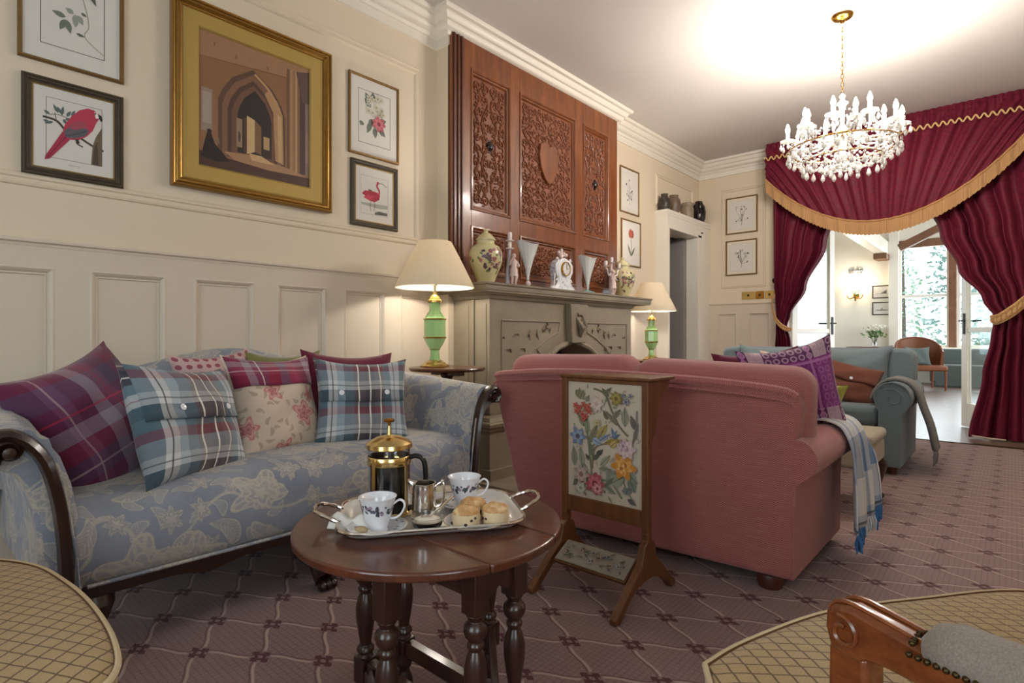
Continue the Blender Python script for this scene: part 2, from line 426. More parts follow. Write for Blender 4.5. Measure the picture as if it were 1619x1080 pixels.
tartan('tartan_teal', [(0, '#495c68'), (.1, '#dcdad8'), (.2, '#9fb0ba'), (.28, '#61707a'), (.38, '#6d4a46'), (.5, '#5a3c3a'), (.6, '#73554f'), (.7, '#5f7480'), (.78, '#c9cdd0'), (.9, '#50616d')],
       [(0, '#455964'), (.12, '#cfd6d8'), (.22, '#9aa9b2'), (.34, '#8a4f5c'), (.42, '#64808c'), (.52, '#536876'), (.62, '#e0dfdc'), (.72, '#7c93a0'), (.8, '#4a2c28'), (.92, '#7a5a50')], 1.0, 1.0,
       [('u', .15, .006, '#3a3436', .8), ('u', .43, .007, '#efe9df', .9), ('u', .55, .007, '#efe9df', .9), ('u', .66, .007, '#efe9df', .7), ('u', .83, .005, '#3a3436', .7), ('v', .17, .006, '#3a3436', .6), ('v', .86, .006, '#e6ded2', .7), ('v', .67, .005, '#8e4a58', .6), ('v', .96, .006, '#e6ded2', .5)])
tartan('tartan_berry', [(0, '#8a2444'), (.18, '#9c8f9c'), (.3, '#7a3a5a'), (.5, '#98223f'), (.68, '#6e5f78'), (.82, '#a43a58')],
       [(0, '#7c2444'), (.25, '#94485f'), (.45, '#a79ba4'), (.58, '#7b3050'), (.8, '#8a8294')], 1.4, 2.2, [('u', .4, .01, '#e3d9d5', .7), ('v', .35, .012, '#d9c9c6', .5)])
tartan('plaid_throw', [(0, '#d9d6d2'), (.22, '#8ea3bb'), (.4, '#7289a8'), (.52, '#dddad4'), (.72, '#cfc8b8'), (.82, '#e2dfda'), (.9, '#93a7bc')],
       [(0, '#3f6c9c'), (.16, '#5d86b4'), (.3, '#dcdcdc'), (.52, '#8fa6c0'), (.62, '#e0deda'), (.84, '#c8ccd4')], 2.6, 1.6,
       [('u', .46, .008, '#3d4a60', .7), ('v', .57, .01, '#2f3640', .8), ('u', .77, .008, '#b9a36c', .6), ('v', .7, .006, '#b9a36c', .5)])
t = NT('pink_dots'); u, v, _ = t.xyz(t.uv())
du, dv = t.sub(t.fract(t.mul(u, 9)), .5), t.sub(t.fract(t.mul(v, 9)), .5)
dd = t.math('SQRT', t.add(t.mul(du, du), t.mul(dv, dv)))
MAT['pink_dots'] = t.fin(t.mix(t.step(dd, .33, .26), '#c2a3a0', '#94505f'), .9)

# Welsh tapestry weave in purple
t = NT('tapestry_purple'); u, v, _ = t.xyz(t.uv())
fu, fv = t.fract(t.add(t.mul(u, 1.5), .25)), t.fract(t.add(t.mul(v, 1.5), .1))
bu, bv = t.lt(t.absf(t.sub(fu, .5)), .12), t.lt(t.absf(t.sub(fv, .5)), .14)
cu, cv = t.fract(t.mul(u, 12)), t.fract(t.mul(v, 12))
dd = t.math('SQRT', t.add(t.math('POWER', t.sub(cu, .5), 2.0), t.math('POWER', t.sub(cv, .5), 2.0)))
rings = t.mul(t.lt(dd, .42), t.gt(dd, .22))
col = t.mix(t.mul(rings, .55), '#87327c', '#661e5e')
col = t.mix(t.mul(bu, .8), col, t.mix(rings, '#8f3a82', '#a866a0'))
col = t.mix(t.mul(bv, .85), col, t.mix(rings, '#531f4c', '#b592a6'))
col = t.mix(t.mul(t.mul(bu, bv), .8), col, '#c4a6ae')
lin_ = t.mx(t.lt(t.absf(t.sub(fu, .31)), .02), t.lt(t.absf(t.sub(fv, .31)), .02))
col = t.mix(t.mul(lin_, .8), col, '#c07ab0')
col = t.mix(t.mul(t.noise(t.uv(), 160, 2), .25), col, '#3f1838')
MAT['tapestry_purple'] = t.fin(col, .9, 0, sheen=.2)

# pink herringbone weave (UV in metres)
t = NT('pink_herringbone'); u, v, _ = t.xyz(t.uv())
zig = t.absf(t.sub(t.fract(t.mul(u, 36)), .5))
hb = t.sine(t.mul(t.add(t.mul(v, 125), t.mul(zig, 3.0)), 6.283))
sl = t.noise(t.scale(t.uv(), (3, 60, 1)), 3, 3); fn = t.noise(t.uv(), 300, 2)
col = t.mix(t.step(hb, -.4, .4), '#823d40', '#c4837b')
col = t.mix(t.mul(fn, .55), col, '#9a5050')
col = t.mix(t.mul(t.step(sl, .45, .7), .35), col, '#b97a70')
t.bump(t.add(hb, fn), .25, .003)
MAT['pink_herringbone'] = t.fin(col, .9, 0, spec=.2, sheen=.3)

# gold trellis upholstery (UV in metres)
t = NT('trellis_gold'); u, v, _ = t.xyz(t.uv())
A, B = t.add(t.mul(u, 26), t.mul(v, 26)), t.sub(t.mul(u, 20), t.mul(v, 34))
la = t.absf(t.sub(t.fract(t.add(A, t.mul(t.sine(t.mul(B, 6.283)), .015))), .5)); lb = t.absf(t.sub(t.fract(t.add(B, t.mul(t.sine(t.mul(A, 6.283)), .015))), .5))
ln = t.mx(t.step(la, .075, .04), t.step(lb, .075, .04)); w = t.noise(t.scale(t.uv(), (1, 6, 1)), 120, 2)
rb = t.sine(t.mul(u, 6.283*180))
col = t.mix(w, '#a68a5f', '#bda378'); col = t.mix(t.mul(t.gt(rb, .2), .15), col, '#927243')
col = t.mix(t.mul(ln, .85), col, '#52321c')
t.bump(t.add(w, t.mul(ln, -.6)), .3, .003); MAT['trellis_gold'] = t.fin(col, .85, 0, spec=.25, sheen=.2)
t = NT('trellis_cord'); u, v, _ = t.xyz(t.uv())
w = t.sine(t.mul(v, 6.283*40)); MAT['trellis_cord'] = t.fin(t.mix(t.gt(w, .82), '#c9b592', '#6a4426'), .8)

def cloth(name, a, b, scale=200, sheen=.2, rough=.9, bump=.25):
    t = NT(name); n = t.noise(t.obj(), scale, 2); m = t.noise(t.obj(), 5, 3)
    col = t.mix(n, a, b); col = t.mix(t.mul(m, .25), col, a)
    t.bump(n, bump, .002); MAT[name] = t.fin(col, rough, 0, spec=.2, sheen=sheen); return MAT[name]
cloth('teal_linen', '#606e73', '#808e92'); cloth('grey_throw', '#6b6a66', '#8c8a84', 120); cloth('terracotta_cloth', '#623a2e', '#7e4c3c')
cloth('grey_tweed', '#776a60', '#b3a79a', 420, bump=.5); cloth('beige_stool', '#9a8e78', '#b1a692'); cloth('sofa_grey_cloth', '#4c5653', '#636d69')
cloth('lime_cloth', '#96943a', '#acab50'); cloth('peach_cloth', '#d9b29a', '#e8cbb5', 30); cloth('maroon_cloth', '#5e1c30', '#772a40')
cloth('olive_cloth', '#6c6a3c', '#85824e'); cloth('white_napkin', '#e8e2da', '#f4f0ea', 150); cloth('blue_tassel', '#2f5d8f', '#4d7fb0'); cloth('navy_cloth', '#2a3550', '#3b4a6c'); cloth('pale_tassel', '#b9bcc0', '#dcdcdc')
cloth('tan_leather', '#6a3f29', '#845136', 40, 0, .4, .1); cloth('fringe_gold', '#a97a4c', '#c99a66', 60); cloth('cord_gold', '#c19a62', '#dcbb86', 60)
t = NT('fringe_threads'); u, v, _ = t.xyz(t.uv())
th = t.sine(t.mul(u, 6.283*110)); n = t.noise(t.scale(t.uv(), (60, 3, 1)), 2, 2)
col = t.mix(t.step(th, -.6, .6), '#9a6c40', '#cda06c'); col = t.mix(t.mul(n, .4), col, '#b98a58'); t.bump(th, .4, .003)
MAT['fringe_threads'] = t.fin(col, .8, 0, sheen=.3)
t = NT('burgundy_damask'); uv0 = t.uv()
w = t.vadd(t.scale(uv0, 7.0), t.scale(t.noise(uv0, 8, 2, out=1), 1.2))
d = t.n('ShaderNodeTexVoronoi', {'Vector': w, 'Scale': 1.0, 'Randomness': .6}, 0, voronoi_dimensions='2D')
pt = t.step(t.absf(t.sub(t.fract(t.mul(d, 3.0)), .5)), .12, .2)
col = t.mix(pt, '#621629', '#711c31'); col = t.mix(t.mul(t.noise(uv0, 220, 2), .3), col, '#48101f')
MAT['burgundy_damask'] = t.fin(col, t.add(.55, t.mul(pt, .12)), 0, spec=.25)
plain('curtain_lining', '#c9bba6', .9)

# metals, glass, ceramics
plain('gilt', '#a07a3c', .32, .75, .2, 30); plain('gilt_dark', '#5d4426', .45, .5, .2, 30); plain('gilt_mount', '#b39650', .5, .25, .05, 8)
plain('brass', '#b88a3e', .22, 1.0, .08); plain('brass_pale', '#d8bd78', .3, .9, .08); plain('brass_dark', '#4a3a20', .35, .8); plain('gold_polish', '#ecd08e', .2, 1.0, .03)
plain('silver', '#d8d0c8', .16, 1.0, .03); plain('silver_tray', '#e8e4e0', .28, .2, .03); plain('steel', '#9a9894', .3, 1.0)
plain('dark_frame', '#45392a', .5, .1, .25, 40); plain('frame_gold_line', '#8a6f3c', .4, .6); plain('frame_thin_gold', '#82643a', .4, .5, .2, 30)
plain('print_paper', '#d6d1c9', .7, 0, .02); plain('mount_white', '#dcd6d2', .7, 0, .02); plain('mount_cream', '#ddd2bd', .7, 0, .02); plain('ink', '#3a3a38', .8); plain('ink_soft', '#6a6a66', .8)
plain('porcelain', '#ecebef', .12, 0, .01, coat=.5); plain('porcelain_rim', '#c9a45a', .25, .7)
plain('petal_grey', '#5f6370', .4); plain('petal_mauve', '#a790aa', .4); plain('leaf_dark', '#474c50', .4)
plain('black_plastic', '#0f0e0e', .35); plain('bulb_holder', '#e7dfcc', .4)
t = NT('scone_top'); n = t.noise(t.obj(), 45, 3); MAT['scone_top'] = t.fin(t.ramp(n, [(.35, '#b98350'), (.55, '#d2a873'), (.7, '#e4cba4')]), .75); plain('raisin', '#2b1712', .6); plain('scone_side', '#d9bf98', .85, 0, .08, 60); plain('cream_dairy', '#efe4d2', .5, 0, .02); plain('biscuit', '#b39c78', .7)
plain('jar_yellow', '#cfc596', .2, 0, .08, 10, coat=.4); plain('jar_cream', '#cfc69c', .25, 0, .05, coat=.3); plain('enamel_rose', '#a3626a', .35); plain('enamel_plum', '#5f3c50', .35); plain('enamel_green', '#6d7c4c', .35)
plain('figurine_white', '#e6dcd8', .3, 0, .05, coat=.3); plain('figurine_pink', '#dcc3bd', .35, 0, .1, coat=.3); plain('figurine_blue', '#b9b9c8', .35); plain('figurine_brown', '#7a5447', .4)
plain('blue_base', '#7fb0b4', .25, 0, .05, coat=.4); plain('stoneware_dark', '#3b332c', .4, 0, .15, 20); plain('stoneware_brown', '#6a5747', .4, 0, .15, 20); plain('stoneware_tan', '#8f7f6c', .45, 0, .1, 20); plain('stoneware_black', '#1c1715', .25)
plain('lime_glaze', '#7fae72', .2, 0, .05, 12, coat=.4)
t = NT('green_glass'); lw = t.n('ShaderNodeLayerWeight', {'Blend': .35}, 1)
MAT['green_glass'] = t.fin(t.mix(t.noise(t.obj(), 20, 2), '#a9dc8a', '#c0e8a4'), .14, 0, trans=.12, ior=1.3, sss=.0, coat=.5)
t = NT('lampshade'); n = t.noise(t.scale(t.obj(), (1, 1, .1)), 160, 2)
m = t.m; t.fin(t.mix(n, '#e6dcc8', '#eee6d6'), .85)
tr = t.n('ShaderNodeBsdfTranslucent', {'Color': '#f4e8d0'}); ms = t.n('ShaderNodeMixShader', {0: .4, 1: t.b.outputs[0], 2: tr})
t.put(t.t.nodes['Material Output'].inputs[0], ms); MAT['lampshade'] = m
def glass(name, color='#ffffff', rough=.0, ior=1.45):
    t = NT(name); n = t.noise(t.obj(), 5, 1)
    MAT[name] = t.fin(t.mix(n, color, color), rough, 0, trans=1.0, ior=ior); return MAT[name]
glass('clear_glass'); 
t = NT('frosted_glass'); n = t.noise(t.obj(), 60, 3); t.fin(t.mix(n, '#dcdedb', '#fafaf8'), .25, 0, coat=.3)
tr = t.n('ShaderNodeBsdfTranslucent', {'Color': '#dfe6e4'}); ms = t.n('ShaderNodeMixShader', {0: .3, 1: t.b.outputs[0], 2: tr}); t.put(t.t.nodes['Material Output'].inputs[0], ms); MAT['frosted_glass'] = t.m
t = NT('crystal'); n = t.noise(t.obj(), 40, 2); t.fin(t.mix(n, '#f4f1ee', '#ffffff'), .04, 0, trans=.5, ior=1.5)
tr = t.n('ShaderNodeBsdfTranslucent', {'Color': '#fffdf8'}); ms = t.n('ShaderNodeMixShader', {0: .3, 1: t.b.outputs[0], 2: tr}); t.put(t.t.nodes['Material Output'].inputs[0], ms); MAT['crystal'] = t.m

# thin flat pane: mostly clear with a faint gloss, so daylight still passes
t = NT('window_pane'); gl = t.n('ShaderNodeBsdfGlossy', {'Color': '#ffffff', 'Roughness': .02}); tp = t.n('ShaderNodeBsdfTransparent', {'Color': '#f4f8f8'})
t.put(t.t.nodes['Material Output'].inputs[0], t.n('ShaderNodeMixShader', {0: .05, 1: tp, 2: gl})); MAT['window_pane'] = t.m
t = NT('coffee'); MAT['coffee'] = t.fin(t.mix(t.noise(t.obj(), 9, 2), '#140803', '#1d0d05'), .1)
def glow(name, color, strength):
    t = NT(name); t.fin(color, .4, 0, ecol=color, estr=strength); MAT[name] = t.m; return t.m
glow('bulb_glow', '#fff1dc', 40.0); glow('sconce_glow', '#ffe6bd', 12.0); glow('lamp_bulb_glow', '#fff0d6', 14.0)
plain('foliage', '#8fa78f', .7, 0, .3, 6); plain('foliage_dark', '#748c86', .7, 0, .3, 6); plain('flower_white', '#f0ede0', .6); plain('flower_stem', '#4f7a34', .6); plain('lawn', '#8fa584', .9, 0, .2, 2); plain('bark', '#4b4039', .9)  # foliage greens paled, outdoor haze put into the colour
plain('pebble_dash', '#d8d4cc', .9)
# ------------------------------------------------------------------ the room shell
CEIL = 3.145; D = 6.98; XR = 5.2; YB = -2.6
def sweep2d(m, prof, path):
    """prof: (outward to the right of travel, z); path: list of xy; mitred corners"""
    n = len(path); rows = []
    for i in range(n):
        p = Vector(path[i])
        d0 = (Vector(path[i]) - Vector(path[i-1])).normalized() if i > 0 else None
        d1 = (Vector(path[i+1]) - Vector(path[i])).normalized() if i < n-1 else None
        if d0 is None: d0 = d1
        if d1 is None: d1 = d0
        n0 = Vector((d0.y, -d0.x)); n1 = Vector((d1.y, -d1.x))
        b = (n0 + n1); b = b / max(1e-6, b.dot(n0))
        rows.append([(p.x + b.x*o, p.y + b.y*o, z) for o, z in prof])
    m.grid(rows)
def rowpath(*pts): return list(pts)

# floor
m = M(); m.box(-.12, XR+.1, YB-.1, 6.42, -.1, 0.0); struct(m, 'floor', MAT['carpet'], smooth=False)
m = M(); m.box(-1.6, 6.2, 6.42, 14.7, -.1, 0.0); struct(m, 'floor_sunroom', MAT['floor_boards'], smooth=False)
m = M(); m.box(.0, 5.2, 6.405, 6.44, 0.0, .008); struct(m, 'trim_threshold', MAT['brass_dark'], smooth=False)
m = M(); m.box(-.12, XR+.1, YB-.1, D+.15, CEIL, CEIL+.12); struct(m, 'ceiling', MAT['ceiling_white'], smooth=False)
# walls
m = M(); m.box(-.12, 0, YB-.1, 5.82, 0, CEIL); m.box(-.12, 0, 5.82, 6.62, 2.17, CEIL); m.box(-.12, 0, 6.62, D+.15, 0, CEIL)
struct(m, 'wall_left', MAT['cream_paint'], smooth=False)
m = M(); m.box(0, .118, 2.584, 4.727, 0, CEIL); struct(m, 'wall_chimney', MAT['cream_paint'], smooth=False)
m = M(); m.box(0, .98, D, D+.15, 0, CEIL); m.box(2.98, XR+.1, D, D+.15, 0, CEIL); m.box(.98, 2.98, D, D+.15, 2.55, CEIL)
struct(m, 'wall_far', MAT['cream_paint'], smooth=False)
# right wall and back wall with tall windows (unseen, put in for fill light)
def holed_wall(name, horiz, pos, a0, a1, holes, mat):
    m = M()
    def bx(u0, u1, z0, z1):
        if horiz: m.box(u0, u1, pos-.12, pos, z0, z1)
        else: m.box(pos, pos+.12, u0, u1, z0, z1)
    u = a0
    for h0, h1, z0, z1 in holes:
        bx(u, h0, 0, CEIL); bx(h0, h1, 0, z0); bx(h0, h1, z1, CEIL); u = h1
    bx(u, a1, 0, CEIL)
    return struct(m, name, mat, smooth=False)
holed_wall('wall_right', False, XR, YB-.1, D+.15, [(-1.7, -.1, .6, 2.7)], MAT['cream_paint'])
holed_wall('wall_back', True, YB, -.1, XR+.1, [(1.6, 3.4, .6, 2.7)], MAT['cream_paint'])
def sash_window(name, c, w, h, rz, mat=None, bars=(1, 1), pane=True):
    """window in the XZ plane facing -Y, centred on c"""
    m = M(); m.frame(w, h, [(0, 0), (0, .05), (.05, .05), (.05, 0)])
    m.box(-w/2+.05, w/2-.05, -.045, -.005, -.03, .03)
    for i in range(bars[0]): x = -w/2 + w*(i+1)/(bars[0]+1); m.box(x-.012, x+.012, -.04, -.01, -h/2+.05, h/2-.05)
    o = m.build(name, mat or MAT['white_gloss'], smooth=False); o['kind'] = 'structure'
    o.location = c; o.rotation_euler = (0, 0, rz)
    if pane:
        g = M(); g.box(-w/2+.05, w/2-.05, -.026, -.02, -h/2+.05, h/2-.05); g.build('pane', MAT['window_pane'], o, smooth=False)
    s = M(); s.box(-w/2-.06, w/2+.06, -.12, .0, -h/2-.05, -h/2); s.build('window_sill', mat or MAT['white_gloss'], o, bevel=.006)
    return o
sash_window('window_1', (XR+.06, -.9, 1.65), 1.6, 2.1, -pi/2); sash_window('window_8', (2.5, YB-.06, 1.65), 1.8, 2.1, pi)

# cornice round the room, stepping out over the chimney breast
corn = [(.0, 2.945), (.016, 2.947), (.016, 3.005), (.028, 3.008), (.034, 3.022), (.034, 3.03), (.05, 3.036), (.064, 3.052), (.068, 3.066), (.068, 3.074), (.084, 3.078), (.1, 3.094), (.104, 3.108), (.104, 3.114), (.13, 3.118), (.136, 3.13), (.136, CEIL)]
m = M(); sweep2d(m, corn, [(0, YB), (0, 2.584), (.118, 2.584), (.118, 4.727), (0, 4.727), (0, D), (XR, D), (XR, YB)])
struct(m, 'trim_cornice', MAT['white_trim'], angle=30)
# wainscot on the left wall
def wainscot(name, path_len, panels, top, cap_top, origin, rz, proj=.018):
    """local: x along the wall, z up, facing -y. panels: list of (x0,x1)"""
    m = M(); zb = .19
    x0, x1 = path_len
    m.box(x0, x1, -proj-.006, 0, 0, .17); m.box(x0, x1, -proj, 0, top, cap_top-.03)
    m.box(x0, x1, -proj, 0, .17, .28)
    edges = [x0] + [e for p in panels for e in p] + [x1]
    for i in range(0, len(edges), 2):
        if edges[i+1] - edges[i] > 1e-4: m.box(edges[i], edges[i+1], -proj, 0, .28, top)
    for a, b in panels:
        m.frame(b-a, top-.28, [(-.004, proj), (0.004, proj+.004), (.012, proj-.002), (.02, .006), (.026, .007), (.03, .001)], c=((a+b)/2, (top+.28)/2))
    for a, b in panels: m.box(a-.002, b+.002, -.0012, 0, .27, top+.01)
    o = m.build(name, MAT['panel_paint'], smooth=False); o['kind'] = 'structure'; o.location = origin; o.rotation_euler = (0, 0, rz)
    c = M(); c.grid([[(x, -y, z) for y, z in [(0, cap_top), (.028, cap_top), (.032, cap_top-.006), (.032, cap_top-.014), (.022, cap_top-.02), (.02, cap_top-.03), (.012, cap_top-.034), (proj+.001, cap_top-.04)]] for x in (x0, x1)])
    o2 = c.build(name.replace('trim_panelling', 'trim_dado_rail'), MAT['panel_paint'], angle=30); o2['kind'] = 'structure'; o2.location = origin; o2.rotation_euler = (0, 0, rz)
P = [(.608 + .4136*k, .608 + .4136*k + .288) for k in range(-7, 5)]
wainscot('trim_panelling_left', (YB, 2.584), P, 1.235, 1.352, (0, 0, 0), pi/2)
wainscot('trim_panelling_far', (.146, .98), [(.246, .48), (.624, .864)], 1.24, 1.368, (0, D, 0), 0)
wainscot('trim_panelling_alcove', (4.727, 5.8), [(4.85, 5.16), (5.3, 5.65)], 1.24, 1.352, (0, 0, 0), pi/2, .016)
# applied mouldings of the upper wall panels
def wall_panel(name, w, h, c, rz, k=1.0):
    m = M(); m.frame(w, h, [(0, 0), (.004, .007), (.012*k, .01), (.02*k, .005), (.03*k, .004), (.036*k, .01), (.044*k, .011), (.052*k, .006), (.056*k, 0)])
    o = m.build(name, MAT['cream_paint'], angle=25); o['kind'] = 'structure'; o.location = c; o.rotation_euler = (0, 0, rz)
wall_panel('trim_upper_panel_left', 3.4, 1.2, (0, .74, 2.165), pi/2)
wall_panel('trim_upper_panel_door', .98, .36, (0, 6.3, 2.62), pi/2, .7)
wall_panel('trim_upper_panel_far', .53, 1.22, (.554, D, 2.16), 0, .6)
# boxed doorway in the left wall
m = M(); m.box(0, .146, 5.80, 5.838, 0, 2.37); m.box(0, .146, 6.6, D, 0, 2.37); m.box(0, .146, 5.838, 6.6, 2.16, 2.37)
m.box(.0, .156, 5.79, 6.98, 2.335, 2.372); m.box(.0, .152, 5.797, 6.98, 2.31, 2.335)
m.box(.146, .158, 5.8, 5.836, 0, 2.16); m.box(.146, .158, 6.602, 6.69, 0, 2.19); m.box(.146, .158, 5.8, 6.69, 2.16, 2.22)
m.box(.146, .151, 6.69, 6.76, 0, 2.24); m.box(.146, .151, 5.8, 6.76, 2.22, 2.25)
struct(m, 'trim_door_casing', MAT['white_gloss'], smooth=False, bevel=.003)
m = M(); m.box(-1.5, -.12, 6.64, 6.76, 0, 2.6); m.box(-1.5, -.12, 5.0, 5.1, 0, 2.6); m.box(-1.62, -1.5, 5.0, 6.76, 0, 2.6); m.box(-1.5, -.12, 5.1, 6.64, 2.45, 2.6); m.box(-1.5, -.12, 5.1, 6.64, -.1, 0)
struct(m, 'wall_passage', MAT['dim_passage_grey'], smooth=False)
m = M(); m.box(-.8, -.015, 6.555, 6.595, .01, 2.15)
d1 = struct(m, 'door_1', MAT['dim_passage_grey'], smooth=False)
m = M(); m.box(-.77, -.73, 6.548, 6.555, .87, 1.05); m.tube([(-.75, 6.55, 1.0), (-.75, 6.5, 1.0), (-.66, 6.495, 1.0)], .009); m.build('door_handle', MAT['iron'], d1)

# ------------------------------------------------------------------ the second room beyond the curtains
Y2 = 14.5
m = M(); m.box(-1.7, 1.19, Y2, Y2+.15, 0, 3.6); m.box(1.19, 6.2, Y2, Y2+.15, 0, .74); m.box(1.19, 6.2, Y2, Y2+.15, 2.88, 3.6)
struct(m, 'wall_sunroom_far', MAT['far_wall_paint'], smooth=False)
m = M(); m.box(-1.85, -1.7, 7.13, 8.2, 0, 3.6); m.box(-1.85, -1.7, 12.6, Y2+.15, 0, 3.6); m.box(-1.85, -1.7, 8.2, 12.6, 0, .6); m.box(-1.85, -1.7, 8.2, 12.6, 2.7, 3.6); struct(m, 'wall_sunroom_left', MAT['far_wall_paint'], smooth=False)
m = M(); m.box(-1.7, 6.2, D+.13, D+.15, CEIL, 3.6); m.box(-1.7, -.12, D+.0, D+.15, 0, 3.6); struct(m, 'wall_sunroom_near', MAT['far_wall_paint'], smooth=False)
m = M(); m.box(6.2, 6.35, 7.13, Y2+.15, 0, .5); m.box(6.2, 6.35, 7.13, Y2+.15, 2.9, 3.6)
for y in (7.13, 9.5, 12.0, 14.4): m.box(6.2, 6.35, y, y+.2, .5, 2.9)
struct(m, 'wall_sunroom_right', MAT['far_wall_paint'], smooth=False)
m = M(); m.box(-1.8, 6.3, 7.0, Y2+.15, 3.45, 3.6); struct(m, 'ceiling_sunroom', MAT['ceiling_white'], smooth=False)
sash_window('window_2', (1.62, Y2+.02, 1.81), .86, 2.14, 0, bars=(0, 0)); sash_window('window_3', (2.58, Y2+.02, 1.81), .82, 2.14, 0, bars=(0, 0))
sash_window('window_4', (3.62, Y2+.02, 1.81), .86, 2.14, 0, bars=(0, 0)); sash_window('window_5', (5.2, Y2+.02, 1.81), 2.0, 2.14, 0, bars=(1, 0))
for k, y in enumerate((9.3, 11.5)): sash_window('window_%d' % (6+k), (-1.76, y, 1.65), 2.2, 2.1, pi/2, bars=(1, 0))
m = M()
for x in (2.1, 3.1, 4.12): m.box(x-.065, x+.065, Y2-.08, Y2+.1, .62, 3.3)
struct(m, 'trim_posts', MAT['beam_wood'], smooth=False, bevel=.008)
m = M(); m.box(1.19, 4.2, Y2-.07, Y2, 2.83, 2.99); struct(m, 'trim_wall_plate', MAT['beam_wood'], smooth=False, bevel=.008)
m = M(); m.box(1.02, 1.2, Y2-.13, Y2, .3, 3.3); struct(m, 'trim_corner_post', MAT['white_gloss'], smooth=False, bevel=.008)
# rafters
m = M()
for x in (-.7, .82): m.box(x, x+.2, 7.2, Y2, 2.72, 3.0)
struct(m, 'trim_beam_white', MAT['white_gloss'], smooth=False, bevel=.01)
m = M(); m.box(.8, 1.04, Y2-.5, Y2-.02, 2.6, 2.72); struct(m, 'trim_beam_bracket', MAT['beam_wood'], smooth=False, bevel=.008)
m = M(); n0 = 0; m.box(-.84, .84, -.07, .07, -.07, .07); m.xf(Matrix.Translation((2.1, Y2-1.2, 3.07)) @ Matrix.Rotation(-.46, 4, 'Y')); struct(m, 'trim_rafter', MAT['beam_wood'], smooth=False, bevel=.01)
m = M(); m.box(1.19, 4.4, Y2-.42, Y2-.02, .55, .62); struct(m, 'trim_window_seat', MAT['white_gloss'], smooth=False, bevel=.008)

# glazed double doors opened into the second room
def glazed_leaf(name, hinge, ang, w, h=2.4):
    m = M(); st = .1
    m.box(0, st, -.022, .022, 0.01, h); m.box(w-st, w, -.022, .022, .01, h); m.box(st, w-st, -.022, .022, .01, .26); m.box(st, w-st, -.022, .022, h-.12, h)
    m.box(st, w-st, -.015, .015, 1.0, 1.05)
    o = m.build(name, MAT['white_gloss'], smooth=False, bevel=.004); o['kind'] = 'structure'; o.location = hinge; o.rotation_euler = (0, 0, ang)
    g = M(); g.box(st, w-st, -.004, .004, .26, h-.12); g.build('pane', MAT['window_pane'], o, smooth=False)
    hd = M()
    for s in (-1, 1): hd.box(w-.075, w-.035, s*.022, s*.028, .98, 1.2); hd.tube([(w-.055, s*.025, 1.12), (w-.055, s*.07, 1.12), (w-.17, s*.075, 1.12)], .008)
    hd.build('door_handle', MAT['iron'], o)
    return o
glazed_leaf('door_2', (1.05, 7.14, 0), atan2(.78, .27), .84); glazed_leaf('door_3', (2.93, 7.1, 0), atan2(.55, -.31), .64)
m = M(); m.box(.98, 1.02, D-.01, D+.16, 0, 2.55); m.box(2.94, 2.98, D-.01, D+.16, 0, 2.55); m.box(1.02, 2.94, D-.01, D+.16, 2.5, 2.55)
m.box(2.86, 2.94, D+.06, D+.1, 0, 2.5)
struct(m, 'trim_double_door_frame', MAT['white_gloss'], smooth=False, bevel=.004)

# garden outside
m = M(); m.box(-20, 30, Y2+.3, 45, -.6, -.4); struct(m, 'ground', MAT['lawn'], smooth=False)
def blob_tree(x, y, h, r, mat, label, n=1100, trunk=True):
    t_ = thing('tree', label, 'tree', (x, y, -.4), group=None)
    rnd = random.Random(int(x*10+y*100))
    m = M()
    for i in range(n):
        a = rnd.uniform(0, 6.283); zz = rnd.uniform(.12, 1.0); rr = r*(1-zz*.85)*rnd.uniform(.5, 1.05)
        c = Vector((rr*cos(a), rr*sin(a), zz*h)); s = rnd.uniform(.06, .14)*(1.2-.5*zz)
        d1 = Vector((rnd.gauss(0,1), rnd.gauss(0,1), rnd.gauss(0,.5))).normalized()*s; d2 = Vector((rnd.gauss(0,1), rnd.gauss(0,1), rnd.gauss(0,.5))).normalized()*s
        m.add([c-d1, c+d2*.6, c+d1, c-d2*.6], [(0,1,2,3)])
    m.build('foliage', MAT[mat], t_, smooth=False)
    m = M(); m.lathe([(.14, 0), (.1, h*.5), (.03, h*.95)], seg=8); m.build('trunk', MAT['bark'], t_)
    return t_
blob_tree(1.6, 23, 6.5, 1.3, 'foliage_dark', 'tall dark conifer seen through the left pane of the sunroom window')
blob_tree(-.6, 30, 5.6, 1.6, 'foliage', 'paler bushy tree to the left of the tall conifer outside the window')
blob_tree(4.6, 25, 5.2, 1.5, 'foliage', 'pale tree in the garden seen between the post and the right door leaf')
for k, (x, y, h, r) in enumerate([(1.05, 18.6, 1.2, .6), (2.5, 19.4, 1.5, .7)]):
    t_ = blob_tree(x, y, h, r, 'foliage', ['low rounded shrub in the garden outside the window, the left one of two', 'low rounded shrub in the garden outside the window, the right one of two'][k], 600)
    t_.name = 'shrub'; t_['category'] = 'shrub'
